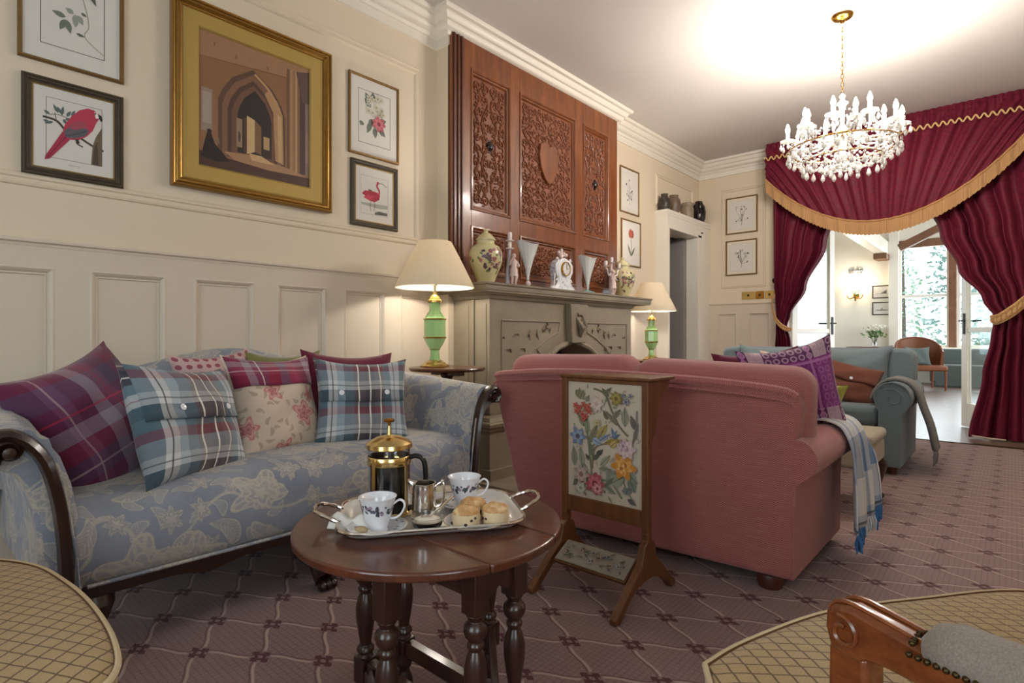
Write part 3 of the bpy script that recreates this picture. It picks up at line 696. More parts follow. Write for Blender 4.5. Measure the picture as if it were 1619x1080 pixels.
# ------------------------------------------------------------------ flat pictures: layers of inked shapes
class Draw:
    """shapes in a w x h sheet (u right 0..1, v down 0..1), built as stacked flat inlays facing -Y"""
    def __init__(s, w, h, y0, rough=.75): s.w = w; s.h = h; s.y = y0; s.m = M(); s.mats = []; s.ix = {}; s.rough = rough
    def key(s, hx):
        if hx not in s.ix: s.ix[hx] = len(s.mats); s.mats.append(plain('ink_' + hx.strip('#'), hx, s.rough, 0, .1, 60))
        s.m.mat = s.ix[hx]
    def P(s, u, v): return ((u-.5)*s.w, (.5-v)*s.h)
    def poly(s, pts, hx):
        s.key(hx); s.y -= .00004; s.m.flat([s.P(*p) for p in pts], s.y)
    def rect(s, u0, v0, u1, v1, hx): s.poly([(u0, v0), (u1, v0), (u1, v1), (u0, v1)], hx)
    def ell(s, u, v, ru, rv, hx, rot=0.0, n=14):
        k = s.w / s.h; pts = []
        for i in range(n):
            a = 2*pi*i/n; x, y = ru*cos(a), rv*sin(a)/1.0
            x, y = x*cos(rot)-y*sin(rot), x*sin(rot)+y*cos(rot)
            pts.append((u + x, v + y*k))
        s.poly(pts, hx)
    def leaf(s, u0, v0, u1, v1, wd, hx):
        k = s.w/s.h; dx, dy = u1-u0, (v1-v0)/k; L = hypot(dx, dy) or 1; nx, ny = -dy/L, dx/L; pts = []
        for t in (0, .15, .35, .6, .85, 1): f = sin(pi*min(1, t**.8))*wd; pts.append((u0+dx*t+nx*f, v0+(dy*t+ny*f)*k))
        for t in (.85, .6, .35, .15): f = sin(pi*t**.8)*wd; pts.append((u0+dx*t-nx*f, v0+(dy*t-ny*f)*k))
        s.poly(pts, hx)
    def line(s, pts, wd, hx, smooth=True):
        if smooth and len(pts) > 2: pts = [(p[0], p[1]) for p in spline([(a, b, 0) for a, b in pts], len(pts)*5)]
        k = s.w/s.h; L = []; R = []
        for i, p in enumerate(pts):
            a = pts[max(0, i-1)]; b = pts[min(len(pts)-1, i+1)]; dx, dy = b[0]-a[0], (b[1]-a[1])/k; l = hypot(dx, dy) or 1
            L.append((p[0]-dy/l*wd, p[1]+dx/l*wd*k)); R.append((p[0]+dy/l*wd, p[1]-dx/l*wd*k))
        s.key(hx); s.y -= .00004
        for i in range(len(pts)-1): s.m.flat([s.P(*q) for q in (L[i], L[i+1], R[i+1], R[i])], s.y)
    def flower(s, u, v, r, n, c1, c2, c3, seed=0):
        rnd = random.Random(seed)
        for lay, (rr, c) in enumerate(((1.0, c1), (.72, c2))):
            for i in range(n):
                a = 2*pi*i/n + lay*.4 + rnd.uniform(-.15, .15); d = r*rr
                s.ell(u + cos(a)*d*.55, v + sin(a)*d*.55*s.w/s.h, d*.48, d*.26, c, a, 9)
        s.ell(u, v, r*.28, r*.28, c3)
    def box_line(s, u0, v0, u1, v1, wd, hx):
        k = s.w/s.h
        for q in (((u0, v0), (u1, v0)), ((u0, v1), (u1, v1)), ((u0, v0), (u0, v1)), ((u1, v0), (u1, v1))): s.line(list(q), wd, hx, False)
    def build(s, name, parent): return s.m.build(name, s.mats, parent, smooth=False)

PROF_THIN = [(0, 0), (0, .014), (.004, .018), (.01, .018), (.013, .013), (.016, .008), (.016, .004)]
def prof_wide(w, d): return [(0, 0), (0, d*.7), (.12*w, d*.95), (.25*w, d), (.34*w, d*.82), (.42*w, d*.8), (.5*w, d*.95), (.62*w, d*.9), (.72*w, d*.6), (.8*w, d*.55), (.9*w, d*.6), (w, d*.35), (w, .004)]
def picture(name, label, w, h, loc, rz, prof, fmat, draw, paper='print_paper', border=0, border_mat='mount_white', group=None, cat='picture', liner=None, tilt=0.0):
    r = thing(name, label, cat, loc, rz, group)
    m = M(); m.frame(w, h, prof); fo = m.build('frame', MAT[fmat], r, angle=25)
    fw = prof[-1][0]
    if liner:
        m = M(); m.frame(w-2*fw+.004, h-2*fw+.004, [(0, .006), (0, prof[-1][1]+.006), (.005, prof[-1][1]+.006), (.005, .006)]); m.build('frame_liner', MAT[liner], fo)
    iw, ih = w-2*fw, h-2*fw
    m = M(); m.box(-iw/2-.003, iw/2+.003, -.007, -.001, -ih/2-.003, ih/2+.003); m.build('mount' if border else 'paper', MAT[border_mat if border else paper], r, smooth=False)
    y = -.0072
    if border:
        b = border; m = M(); m.flat([(-iw/2+b, -ih/2+b), (iw/2-b, -ih/2+b), (iw/2-b, ih/2-b), (-iw/2+b, ih/2-b)], y); m.build('paper', MAT[paper], r, smooth=False)
    d = Draw(iw, ih, y-.0002); draw(d); d.build('print', r)
    return r

def d_rose(d):
    d.box_line(.17, .1, .83, .87, .004, '#454240')
    d.line([(.5, .2), (.62, .45), (.66, .62), (.62, .72), (.82, .83)], .006, '#9aa08a')
    d.flower(.42, .34, .13, 7, '#a8525c', '#c06a70', '#7d2f3a', 3)
    for a, b in (((.42, .6), (.28, .58)), ((.42, .62), (.36, .72)), ((.43, .62), (.47, .73)), ((.5, .55), (.42, .52)), ((.52, .55), (.52, .66)), ((.54, .55), (.6, .62))):
        d.leaf(a[0], a[1], b[0], b[1], .035, '#6f7668' if a[0] < .45 else '#92978a')
    d.leaf(.66, .3, .74, .42, .03, '#5b6054'); d.leaf(.58, .52, .64, .54, .02, '#6a6f62'); d.leaf(.53, .71, .62, .72, .02, '#5f645a')
def d_parrot(d):
    d.box_line(.16, .13, .84, .86, .004, '#8a8076')
    d.line([(.12, .38), (.28, .4), (.4, .5), (.56, .55), (.72, .62), (.86, .66)], .016, '#4a4038')
    d.poly([(.7, .86), (.72, .62), (.76, .5), (.84, .36), (.84, .86)], '#6b5c4a'); d.poly([(.72, .86), (.74, .64), (.78, .55), (.8, .86)], '#4d4235')
    d.line([(.56, .55), (.52, .62), (.6, .66)], .01, '#4a4038')
    for a, b in (((.3, .3), (.24, .2)), ((.34, .32), (.36, .2)), ((.4, .32), (.45, .24)), ((.38, .36), (.48, .34)), ((.2, .34), (.13, .3)), ((.24, .42), (.14, .46)), ((.33, .3), (.29, .22)), ((.46, .3), (.5, .22)), ((.36, .36), (.4, .42)), ((.2, .44), (.12, .42))):
        d.leaf(a[0], a[1], b[0], b[1], .022, '#5c6a66')
    d.line([(.2, .34), (.3, .32), (.42, .34)], .005, '#5d6258'); d.line([(.28, .42), (.26, .3)], .005, '#5d6258')
    d.poly([(.36, .5), (.44, .6), (.2, .88), (.14, .9), (.15, .85)], '#a3324a'); d.line([(.4, .56), (.17, .87)], .006, '#7f2238', False)
    d.poly([(.35, .52), (.38, .42), (.46, .3), (.56, .2), (.66, .155), (.74, .16), (.79, .2), (.8, .26), (.76, .33), (.72, .43), (.64, .52), (.54, .585), (.42, .6)], '#b53a50')
    d.poly([(.36, .52), (.46, .4), (.6, .4), (.68, .44), (.62, .52), (.5, .57), (.4, .58)], '#5b5a60'); d.poly([(.42, .46), (.52, .34), (.62, .34), (.66, .4), (.52, .46)], '#a04a58')
    d.line([(.38, .56), (.5, .52), (.64, .45)], .006, '#3f4046'); d.line([(.4, .52), (.5, .47), (.6, .42)], .005, '#7c5a64')
    d.poly([(.74, .18), (.79, .19), (.8, .25), (.76, .26)], '#e6dfd6'); d.poly([(.785, .19), (.83, .21), (.85, .26), (.83, .29), (.8, .25)], '#2e2b2b'); d.ell(.755, .2, .012, .012, '#26201e')
    d.poly([(.5, .58), (.54, .57), (.56, .62), (.52, .63)], '#3d3733')
    d.line([(.42, .92), (.56, .92)], .003, '#8a8278', False)
def d_bouquet(d):
    d.box_line(.15, .15, .85, .86, .005, '#77706b')
    for a, b in (((.42, .36), (.28, .26)), ((.4, .3), (.3, .18)), ((.48, .28), (.46, .14)), ((.42, .56), (.34, .72)), ((.5, .62), (.52, .76)), ((.6, .62), (.74, .7)), ((.6, .52), (.76, .48)), ((.24, .58), (.2, .64)), ((.48, .52), (.36, .6))):
        d.leaf(a[0], a[1], b[0], b[1], .055, '#6f766c')
    rnd = random.Random(5)
    for i in range(16): d.flower(.52+rnd.uniform(-.16, .16), .32+rnd.uniform(-.13, .13), .06, 5, '#cfc9b6', '#bcb6a2', '#9b947f', i)
    d.flower(.58, .56, .15, 7, '#b5606a', '#c7767c', '#8f3a48', 9)
def d_ibis(d):
    d.box_line(.14, .16, .86, .86, .004, '#a9a298'); d.poly([(.15, .66), (.85, .64), (.85, .71), (.6, .73), (.15, .7)], '#a7a79c'); d.poly([(.5, .82), (.6, .78), (.84, .79), (.84, .84), (.5, .85)], '#5c5a52')
    for x in (.52, .64, .78): d.line([(x, .84), (x+.02, .77)], .005, '#4c4a44', False)
    d.poly([(.16, .5), (.24, .44), (.4, .42), (.56, .43), (.64, .48), (.62, .56), (.5, .62), (.36, .61), (.22, .57), (.26, .54)], '#a83244'); d.poly([(.2, .56), (.34, .5), (.5, .52), (.36, .6)], '#c4475a')
    d.line([(.6, .5), (.62, .4), (.56, .32), (.58, .26)], .022, '#b03a4a'); d.ell(.585, .25, .035, .028, '#a83244'); d.line([(.61, .25), (.72, .25), (.82, .3)], .008, '#7d6f66')
    d.line([(.4, .6), (.38, .72), (.4, .8)], .006, '#7d4a48'); d.line([(.48, .6), (.5, .7), (.47, .79)], .006, '#7d4a48')
    d.poly([(.36, .44), (.32, .4), (.44, .41)], '#5d4a50')
def d_abbey(d):
    d.rect(0, 0, 1, 1, '#8c6446'); d.poly([(0, 0), (1, 0), (1, .12), (0, .2)], '#997353'); d.poly([(0, .2), (.5, .15), (.8, .13), (.8, .4), (0, .5)], '#87603f'); d.line([(0, .195), (.78, .135)], .003, '#6c4a33', False)
    d.rect(.02, .42, .11, .74, '#8f7c6e'); d.rect(.03, .45, .1, .68, '#a08f82')
    arch = lambda l, r, top, base, k: [(l, base), (l, top+(base-top)*.42), (l+(r-l)*.06, top+(base-top)*.3), (l+(r-l)*.2, top+(base-top)*.15), (l+(r-l)*.5, top), (l+(r-l)*.8, top+(base-top)*.15), (l+(r-l)*.94, top+(base-top)*.3), (r, top+(base-top)*.42), (r, base)]
    d.poly(arch(.155, .755, .17, .9, 0), '#5b3f31'); d.poly(arch(.19, .72, .21, .9, 0), '#7b5740'); d.poly(arch(.235, .68, .255, .89, 0), '#50382e'); d.poly(arch(.27, .65, .29, .88, 0), '#6b4b39')
    d.poly([(.6, .29), (.68, .36), (.73, .46), (.74, .86), (.66, .84), (.64, .46), (.56, .33)], '#ab835c'); d.poly([(.68, .46), (.72, .48), (.725, .85), (.69, .84)], '#c09a6f'); d.line([(.47, .2), (.6, .29), (.7, .42)], .012, '#b08a62')
    d.poly(arch(.32, .625, .33, .84, 0), '#2c2421'); d.rect(.31, .58, .36, .8, '#8e7660'); d.ell(.335, .72, .012, .05, '#54443c'); d.rect(.37, .56, .4, .84, '#4f3528')
    d.poly([(.4, .54), (.47, .56), (.47, .81), (.4, .84)], '#c5a777'); d.poly([(.47, .56), (.53, .6), (.53, .82), (.47, .81)], '#7a5a41'); d.rect(.55, .67, .605, .77, '#b39268'); d.rect(.55, .77, .62, .84, '#3b2b25')
    for u0, u1, c in ((.77, .8, '#6d4f3a'), (.8, .83, '#a07c58'), (.83, .855, '#8c6848'), (.855, .875, '#b28d66'), (.875, .9, '#7b5a42'), (.9, .955, '#4a3431'), (.955, 1, '#7f6a60')): d.rect(u0, .06, u1, .9, c)
    d.poly([(.86, .06), (1, .03), (1, .3), (.93, .3), (.9, .2)], '#5c463f'); d.rect(.955, .55, 1, .8, '#8c7468')
    d.poly([(.2, .86), (.44, .84), (.8, .88), (.95, .92), (.6, .93), (.3, .91)], '#a37c5a'); d.poly([(.42, .83), (.53, .83), (.66, .88), (.44, .88)], '#c39f74')
    d.poly([(0, .89), (.3, .91), (.6, .93), (1, .92), (1, 1), (0, 1)], '#4b312a')
    d.poly([(.02, .93), (.05, .8), (.07, .74), (.1, .75), (.13, .82), (.2, .88), (.25, .93), (.14, .95)], '#241c1b'); d.ell(.085, .735, .02, .02, '#2e2420'); d.poly([(.13, .8), (.16, .76), (.17, .82)], '#7d6656')
    for u, v in ((.3, .1), (.58, .1), (.12, .06)): d.rect(u, v, u+.015, v+.03, '#7c5a42')
def d_sprig(seed, tone='#6d6c68'):
    def f(d):
        d.box_line(.1, .08, .9, .92, .003, '#b9b0a2'); rnd = random.Random(seed)
        d.line([(.5, .8), (.52, .6), (.46, .36)], .008, tone)
        for i in range(9):
            u, v = .5+rnd.uniform(-.2, .2), .48+rnd.uniform(-.22, .22)
            d.line([(.5, .68), (u, v)], .004, tone, False); d.leaf(u, v, u+rnd.uniform(-.1, .1), v+rnd.uniform(-.08, .08), .03, rnd.choice([tone, '#4d4c4a', '#8c8a84']))
        for i in range(4): d.flower(.5+rnd.uniform(-.2, .2), .45+rnd.uniform(-.2, .22), .06, 5, rnd.choice(['#cbc8c4', '#a7a5a8']), '#d9d6d0', '#3c3b3c', seed+i)
    return f
def d_tulip(d):
    d.line([(.5, .8), (.52, .6), (.5, .35)], .012, '#5e6350'); d.leaf(.5, .8, .3, .52, .04, '#55604a'); d.leaf(.5, .8, .72, .56, .04, '#55604a')
    d.leaf(.42, .38, .44, .16, .07, '#a04a38'); d.leaf(.58, .38, .58, .17, .07, '#8f3c30'); d.leaf(.5, .39, .5, .15, .08, '#b35a44')
def d_ship(k):
    def f(d):
        d.rect(.12, .14, .88, .86, '#d8d3ca')
        d.rect(.12, .6 if k else .66, .88, .7, '#a9a49c')
        if k: d.poly([(.2, .62), (.8, .6), (.72, .68), (.28, .7)], '#7d7874'); d.poly([(.4, .6), (.5, .42), (.6, .6)], '#a39d97')
        else: d.poly([(.4, .66), (.78, .3), (.78, .66)], '#8b8683'); d.poly([(.5, .66), (.76, .4), (.76, .66)], '#5f5b58')
    return f
WL = pi/2
def wl(name, label, y0, y1, z0, z1, *a, **k): return picture(name, label, y1-y0, z1-z0, (0.0, (y0+y1)/2, (z0+z1)/2), WL, *a, **k)
wl('botanical_print', 'gold framed print of a rose stem hung above the red parrot print', .368, .731, 2.088, 2.62, PROF_THIN, 'frame_thin_gold', d_rose, border=0)
wl('bird_print', 'dark wide framed print of a red parrot on a branch', .38, .729, 1.618, 2.027, prof_wide(.034, .02), 'dark_frame', d_parrot, liner='frame_gold_line')
p = thing('painting', 'large gilt framed oil painting of a gothic church doorway above the blue sofa', 'painting', (0, 1.336, 2.137), WL)
m = M(); m.frame(.836, .924, [(0, 0), (0, .035), (.006, .042), (.012, .04), (.015, .034), (.022, .04), (.03, .042), (.034, .034), (.04, .024), (.046, .022), (.05, .012)]); m.build('frame', MAT['gilt'], p, angle=25)
m = M(); m.frame(.742, .83, [(0, .004), (0, .016), (.006, .019), (.07, .016), (.074, .018), (.08, .01), (.08, .004)]); lab(m.build('mount', MAT['gilt_mount'], p, angle=25), 'flat gold inner mount')
d = Draw(.585, .674, -.006, .5); m = M(); m.box(-.295, .295, -.006, -.001, -.34, .34); m.build('backing', MAT['print_paper'], p, smooth=False); d_abbey(d); d.build('canvas', p)
wl('botanical_print', 'thin gold framed print of white blossom and one pink flower, hung over the red ibis', 1.881, 2.251, 2.072, 2.566, PROF_THIN, 'frame_thin_gold', d_bouquet)
wl('bird_print', 'dark framed print of a red wading ibis below the pink flower print', 1.894, 2.241, 1.635, 2.04, prof_wide(.034, .02), 'dark_frame', d_ibis, liner='frame_gold_line')
wl('botanical_print', 'gold framed print of a small grey flower, the upper one beside the carved chimney panel', 5.025, 5.412, 2.238, 2.712, PROF_THIN, 'frame_thin_gold', d_sprig(3, '#8a8a88'))
wl('botanical_print', 'gold framed print of a single red tulip behind the right hand table lamp', 5.05, 5.45, 1.692, 2.175, PROF_THIN, 'frame_thin_gold', d_tulip)
picture('botanical_print', 'upper of two framed grey flower prints left of the curtain', .378, .447, (.538, D, 2.437), 0, PROF_THIN, 'frame_thin_gold', d_sprig(11), border=.03, border_mat='mount_cream')
picture('botanical_print', 'lower of two framed grey flower prints, just above the brass switches', .374, .43, (.535, D, 1.92), 0, PROF_THIN, 'frame_thin_gold', d_sprig(23), border=.03, border_mat='mount_cream')
picture('framed_engraving', 'small framed engraving of a grey sail in the sunroom, the upper of two', .36, .28, (.884, Y2, 1.935), 0, prof_wide(.022, .02), 'dark_frame', d_ship(0))
picture('framed_engraving', 'small framed engraving of a long boat in the sunroom, the lower of two', .36, .285, (.884, Y2, 1.572), 0, prof_wide(.022, .02), 'dark_frame', d_ship(1))

# ------------------------------------------------------------------ carved overmantel
def spiral(cx, cz, r, turns, a0, sgn, n=22, shrink=.12):
    return [(cx + (r*(1-(1-shrink)*i/(n-1)))*cos(a0 + sgn*turns*2*pi*i/(n-1)), cz + (r*(1-(1-shrink)*i/(n-1)))*sin(a0 + sgn*turns*2*pi*i/(n-1))) for i in range(n)]
def carving(w, h, nx, nz, seed, r=.007):
    """mirrored scrollwork filling w x h (XZ plane, relief towards -Y)"""
    m = M(); rnd = random.Random(seed); cw, ch = w/2/nx, h/2/nz
    def put(pts, rr=r):
        for sx in (1, -1):
            for sz in (1, -1):
                m.tube([(sx*x, -.004, sz*z) for x, z in pts], [rr*(.55 + .45*sin(pi*min(1, .15 + .85*i/(len(pts)-1)))) for i in range(len(pts))], 6, flat=(1, .9))
    for i in range(nx):
        for k in range(nz):
            cx, cz = (i+.5)*cw, (k+.5)*ch; s = 1 if (i+k) % 2 else -1; rr = min(cw, ch)*.42
            put(spiral(cx, cz, rr, 1.35, rnd.uniform(0, 6.28), s))
            a = rnd.uniform(0, 6.28)
            for q in range(5):
                b = a + q*1.26; x0, z0 = cx+cos(b)*rr*.95, cz+sin(b)*rr*.95; x1, z1 = cx+cos(b+.5*s)*rr*1.4, cz+sin(b+.5*s)*rr*1.4
                if 0 < x1 < w/2-.006 and 0 < z1 < h/2-.006: put([(x0, z0), ((x0+x1)/2+.006*s, (z0+z1)/2), (x1, z1)], r*1.1)
    # long S stems running the height
    put([(w*.03 + w*.2*abs(sin(pi*t/20*1.5)), h*.48*t/20) for t in range(21)], r*1.1)
    put([(w*.46 - w*.14*abs(sin(pi*t/16*2)), h*.47*t/16) for t in range(17)], r)
    return m
om = thing('overmantel', 'tall carved dark red wood chimney panel with three scrollwork panels above the mantelpiece', 'wall panel', (.118, 3.655, 1.3), pi/2)
Wd, Hh = 2.143, 1.73
Lx = lambda y: y - 3.655            # wall position -> local x
m = M(); m.box(-Wd/2, Wd/2, -.012, 0, 0, Hh); m.build('backboard', MAT['mahogany_carved'], om, smooth=False)
cols = [(2.77, 3.177), (3.294, 4.03), (4.152, 4.569)]
xs = [-Wd/2] + [Lx(v) for c in cols for v in c] + [Wd/2]
for i in range(0, 8, 2): m = M(); m.box(xs[i], xs[i+1], -.036, -.0, 0, Hh); m.build('stile', MAT['mahogany'], om, smooth=False, bevel=.002)
for z0, z1 in ((0, .1), (.43, .555), (1.54, Hh)):
    for a, b in cols: m = M(); m.box(Lx(a), Lx(b), -.036, 0, z0, z1); m.build('rail', MAT['mahogany'], om, smooth=False, bevel=.002)
m = M()
for x in (-Wd/2+.012, -Wd/2+.05, -Wd/2+.085): m.box(x, x+.016, -.046, -.03, 0, Hh)
m.build('edge_moulding', MAT['mahogany_dark'], om, smooth=False, bevel=.004)
for (a, b), kind in zip(cols, ('side', 'mid', 'side')):
    for z0, z1, up in ((.555, 1.54, 1), (.1, .43, 0)):
        w, h = b-a, z1-z0; c = (Lx((a+b)/2), (z0+z1)/2)
        m = M(); m.frame(w, h, [(-.008, .036), (-.004, .044), (.006, .046), (.014, .04), (.018, .03), (.026, .028), (.03, .018), (.034, .012)], c=c)
        pn = m.build('panel_moulding', MAT['mahogany'], om, angle=25)
        if up:
            mm = carving(w-.075, h-.075, 2 if kind == 'side' else 4, 5, 4 if kind == 'side' else 8)
        else: mm = carving(w-.08, h-.08, 3 if kind == 'side' else 6, 2, 6)
        for i, q in enumerate(mm.v): mm.v[i] = (q[0]+c[0], q[1]-.012, q[2]+c[1])
        lab(mm.build('carved_panel', MAT['mahogany_carved'], om), 'scrollwork carving')
        if up and kind == 'side':
            k = M(); k.lathe([(.001, -.022), (.02, -.02), (.03, -.012), (.034, 0), (.04, 0), (.042, .006)], seg=20, axis='Y')
            k.v = [(x*.8+c[0], y-.02, z*1.15+c[1]) for x, y, z in k.v]; lab(k.build('cabochon', MAT['stoneware_black'], om), 'oval dark polished boss')
        if up and kind == 'mid':
            sh = [(-.11, .15), (-.06, .175), (0, .145), (.06, .175), (.11, .15), (.125, .06), (.105, -.04), (.06, -.12), (0, -.17), (-.06, -.12), (-.105, -.04), (-.125, .06)]
            k = M(); k.prism([(x+c[0], z+c[1]+.02) for x, z in sh], -.04, -.01); lab(k.build('shield', MAT['mahogany'], om, bevel=.006), 'plain raised shield')

# ------------------------------------------------------------------ stone fireplace
fp = thing('fireplace', 'taupe painted stone fireplace with pointed arch and long mantel shelf', 'fireplace', (.118, 3.56, 0), pi/2)
FX = lambda y: y - 3.56; F0, F1 = FX(2.635), FX(4.44); FD = .349      # depth from the breast
pts = [(FX(3.06), 0), (FX(3.06), .55), (FX(3.1), .66), (FX(3.2), .78), (FX(3.36), .87), (FX(3.56), .925), (FX(3.76), .87), (FX(3.92), .78), (FX(4.02), .66), (FX(4.06), .55), (FX(4.06), 0)]
m = M()
half = [(F0, 0), pts[0]] + pts[1:6] + [(FX(3.56), 1.2), (F0, 1.2)]; m.prism(half, -FD, 0)
half = [(F1, 0), (F1, 1.2), (FX(3.56), 1.2)] + pts[5:10] + [pts[10]]; m.prism(half, -FD, 0)
m.build('surround', MAT['taupe_stone'], fp, smooth=False)
m = M(); m.box(FX(3.0), FX(4.1), -.02, -.004, 0, 1.0); lab(m.build('firebox', MAT['soot'], fp, smooth=False), 'sooty black opening')
m = M(); m.tube([(x, -FD-.002, z) for x, z in pts], .022, 8); m.build('arch_moulding', MAT['taupe_stone'], fp)
# recessed carved spandrels
for a, b, sgn in ((2.744, 3.387, 1), (3.725, 4.36, -1)):
    m = M(); edge = FX(a) if sgn > 0 else FX(b); tip = FX(b) if sgn > 0 else FX(a); L = abs(tip-edge)
    poly = [(edge, 1.062), (tip, 1.062), (tip - sgn*.02, .985), (tip - sgn*.14, .94), (tip - sgn*.3, .86), (tip - sgn*.4, .74), (tip - sgn*.45, .5), (edge, .45)]
    for i in range(len(poly)):
        p0, p1 = poly[i], poly[(i+1) % len(poly)]
        m.tube([(p0[0], -FD-.001, p0[1]), (p1[0], -FD-.001, p1[1])], .007, 6)
    rnd = random.Random(3)
    for i in range(18):
        u = rnd.random()**1.2; x = edge + sgn*L*u*.86; zt = 1.05; zb = .98 - .45*(1-u)**.8 if u < .8 else .99; z = lerp(zb+.03, zt-.02, rnd.random())
        a0 = rnd.uniform(0, 6.28); ln = rnd.uniform(.04, .08)
        m.tube([(x, -FD, z), (x+cos(a0)*ln*.5, -FD-.008, z+sin(a0)*ln*.5), (x+cos(a0+.5)*ln, -FD, z+sin(a0+.5)*ln)], [.003, .009, .003], 6, flat=(1, .35))
    lab(m.build('spandrel', MAT['taupe_stone_carved'], fp), 'spandrel carved with leaf scrolls')
m = M(); m.prism([(FX(3.452), 1.2), (FX(3.475), .905), (FX(3.655), .905), (FX(3.69), 1.2)], -FD-.055, -FD); m.build('keystone', MAT['taupe_stone'], fp, smooth=False, bevel=.006)
m = M(); m.tube([(x, -FD-.057, z+1.06) for x, z in spiral(FX(3.57), 0.02, .05, 1.2, 2.2, -1)], .014, 8); m.tube([(FX(3.53), -FD-.055, 1.1), (FX(3.56), -FD-.085, 1.02), (FX(3.58), -FD-.055, .95)], [.01, .026, .008], 8)
m.tube([(FX(3.6), -FD-.055, 1.12), (FX(3.62), -FD-.075, 1.04), (FX(3.59), -FD-.055, .97)], [.008, .02, .008], 8); m.build('keystone_scroll', MAT['taupe_stone_carved'], fp)
shelf = [(.0, 1.2), (.012, 1.202), (.02, 1.215), (.022, 1.222), (.035, 1.226), (.045, 1.24)]
m = M(); sweep2d(m, shelf, [(F0, 0), (F0, -FD), (F1, -FD), (F1, 0)])
m.build('bed_moulding', MAT['taupe_stone'], fp, angle=30)
m = M(); x0, x1, dd = FX(2.535), FX(4.70), .412
sp = [(-.03, 1.24), (-.012, 1.24), (-.01, 1.246), (-.004, 1.25), (0, 1.258), (0, 1.284), (.008, 1.288), (.01, 1.3), (0, 1.302), (-.03, 1.302)]
m.box(x0+.006, x1-.006, -dd+.006, .1, 1.241, 1.301)
sweep2d(m, sp, [(x0, .0), (x0, -dd), (x1, -dd), (x1, .0)]); m.build('mantel_shelf', MAT['taupe_stone'], fp, angle=30)
m = M()
for x in (F0-.006,): m.box(x, x+.01, -FD+.03, -FD+.12, .45, 1.17); m.box(x-.01, x+.01, -.21, -.19, .45, 1.2); m.box(x, x+.01, -.15, -.03, .45, 1.17)
m.box(F0-.01, F0+.02, -FD-.004, -FD+.02, .45, 1.2); m.build('pilaster', MAT['taupe_stone'], fp, smooth=False, bevel=.004)
for a, b in ((2.585, 3.02), (4.1, 4.49)):
    m = M(); m.box(FX(a), FX(b), -FD-.045, 0, 0, .38); m.box(FX(a)-.02, FX(b)+.02, -FD-.07, 0, .0, .1)
    sweep2d(m, [(0, .34), (.012, .345), (.014, .36), (.03, .372), (.034, .392), (.028, .4), (.014, .405), (0, .43), (-.04, .44)], [(FX(b), 0), (FX(b), -FD-.045), (FX(a), -FD-.045), (FX(a), 0)][::-1])
    m.build('plinth', MAT['taupe_stone'], fp, angle=30)
m = M(); m.box(FX(2.5), FX(4.6), -FD-.35, 0, 0, .035); m.build('hearth', MAT['taupe_stone'], fp, bevel=.006)
# ------------------------------------------------------------------ cushions
def pillow_pt(u, v, w, h, t, side):
    """u,v in -1..1"""
    a = max(0.0, 1-abs(u)**2.6) ; b = max(0.0, 1-abs(v)**2.6)
    d = (a*b)**.55 * t/2
    px = u*w/2*(1 - .11*(1-v*v)*abs(u)**2); pz = v*h/2*(1 - .11*(1-u*u)*abs(v)**2) - .012*(1-u*u)*(v > 0)*v
    wr = .008*sin(6*u+3*v+w*40)*a*b + .006*sin(9*v-5*u+h*30)*a*b
    return (px, side*(d + wr), pz)
def pillow_mesh(w, h, t, n=22):
    m = M()
    for side, k in ((-1, 0), (1, 1)):
        m.mat = k
        rows = [[pillow_pt(-1+2*i/n, -1+2*j/n, w, h, t, side) for i in range(n+1)] for j in range(n+1)]
        m.grid(rows, uvscale=(1, 1), flip=side > 0)
    return m
def pillow(name, label, w, h, t, loc, az, lean=15, roll=0, front='maroon_cloth', back=None, group=None, piping=None, flap=None, buttons=None, top_band=None, cat='cushion'):
    r = thing(name, label, cat, loc, radians(az) + pi/2, group, rx=-radians(lean), ry=radians(roll))
    m = pillow_mesh(w, h, t); c = m.build('cover', [MAT[front], MAT[back or front]], r, weld=True, angle=75)
    if piping:
        m = M(); n = 22
        e = [(-1+2*i/n, -1) for i in range(n)] + [(1, -1+2*i/n) for i in range(n)] + [(1-2*i/n, 1) for i in range(n)] + [(-1, 1-2*i/n) for i in range(n)]
        m.tube([pillow_pt(u, v, w, h, t, 1)[:1] + (0.0,) + pillow_pt(u, v, w, h, t, 1)[2:] for u, v in e], .005, 6, closed=True); m.build('piping', MAT[piping], r)
    def overlay(nm, v0, v1, mat, lift=.006, bow=0.0, u1=.97):
        m = M(); n = 20; rows = []
        for j in range(9):
            row = []
            for i in range(n+1):
                u = -u1+2*u1*i/n; vv = lerp(v0 - bow*(1-u*u), v1, j/8)
                p = pillow_pt(u, vv, w, h, t, -1); row.append((p[0], p[1]-lift, p[2]))
            rows.append(row)
        uv0 = (v0+1)/2
        m.grid(rows, uvscale=(1, (v1-v0)/2))
        return m.build(nm, MAT[mat], r, solid=.004)
    if flap is not None: overlay('flap', flap, .93, front, .008, .06)
    if top_band: overlay('top_band', top_band[0], .95, top_band[1], .005, 0, .985)
    for bu, bv in (buttons or []):
        p = pillow_pt(bu, bv, w, h, t, -1); m = M(); m.lathe([(.001, 0), (.011, 0), (.012, -.003), (.009, -.005), (.001, -.004)], seg=14, axis='Y'); m.build('button', MAT['porcelain'], r, loc=(p[0], p[1]-.011, p[2]))
    return r

# ------------------------------------------------------------------ blue damask camel-back sofa along the left wall
sf = thing('sofa', 'blue grey damask camel back sofa with scrolled arms against the panelled wall', 'sofa', (.6, 1.12, 0), pi/2)
BD = MAT['blue_damask']
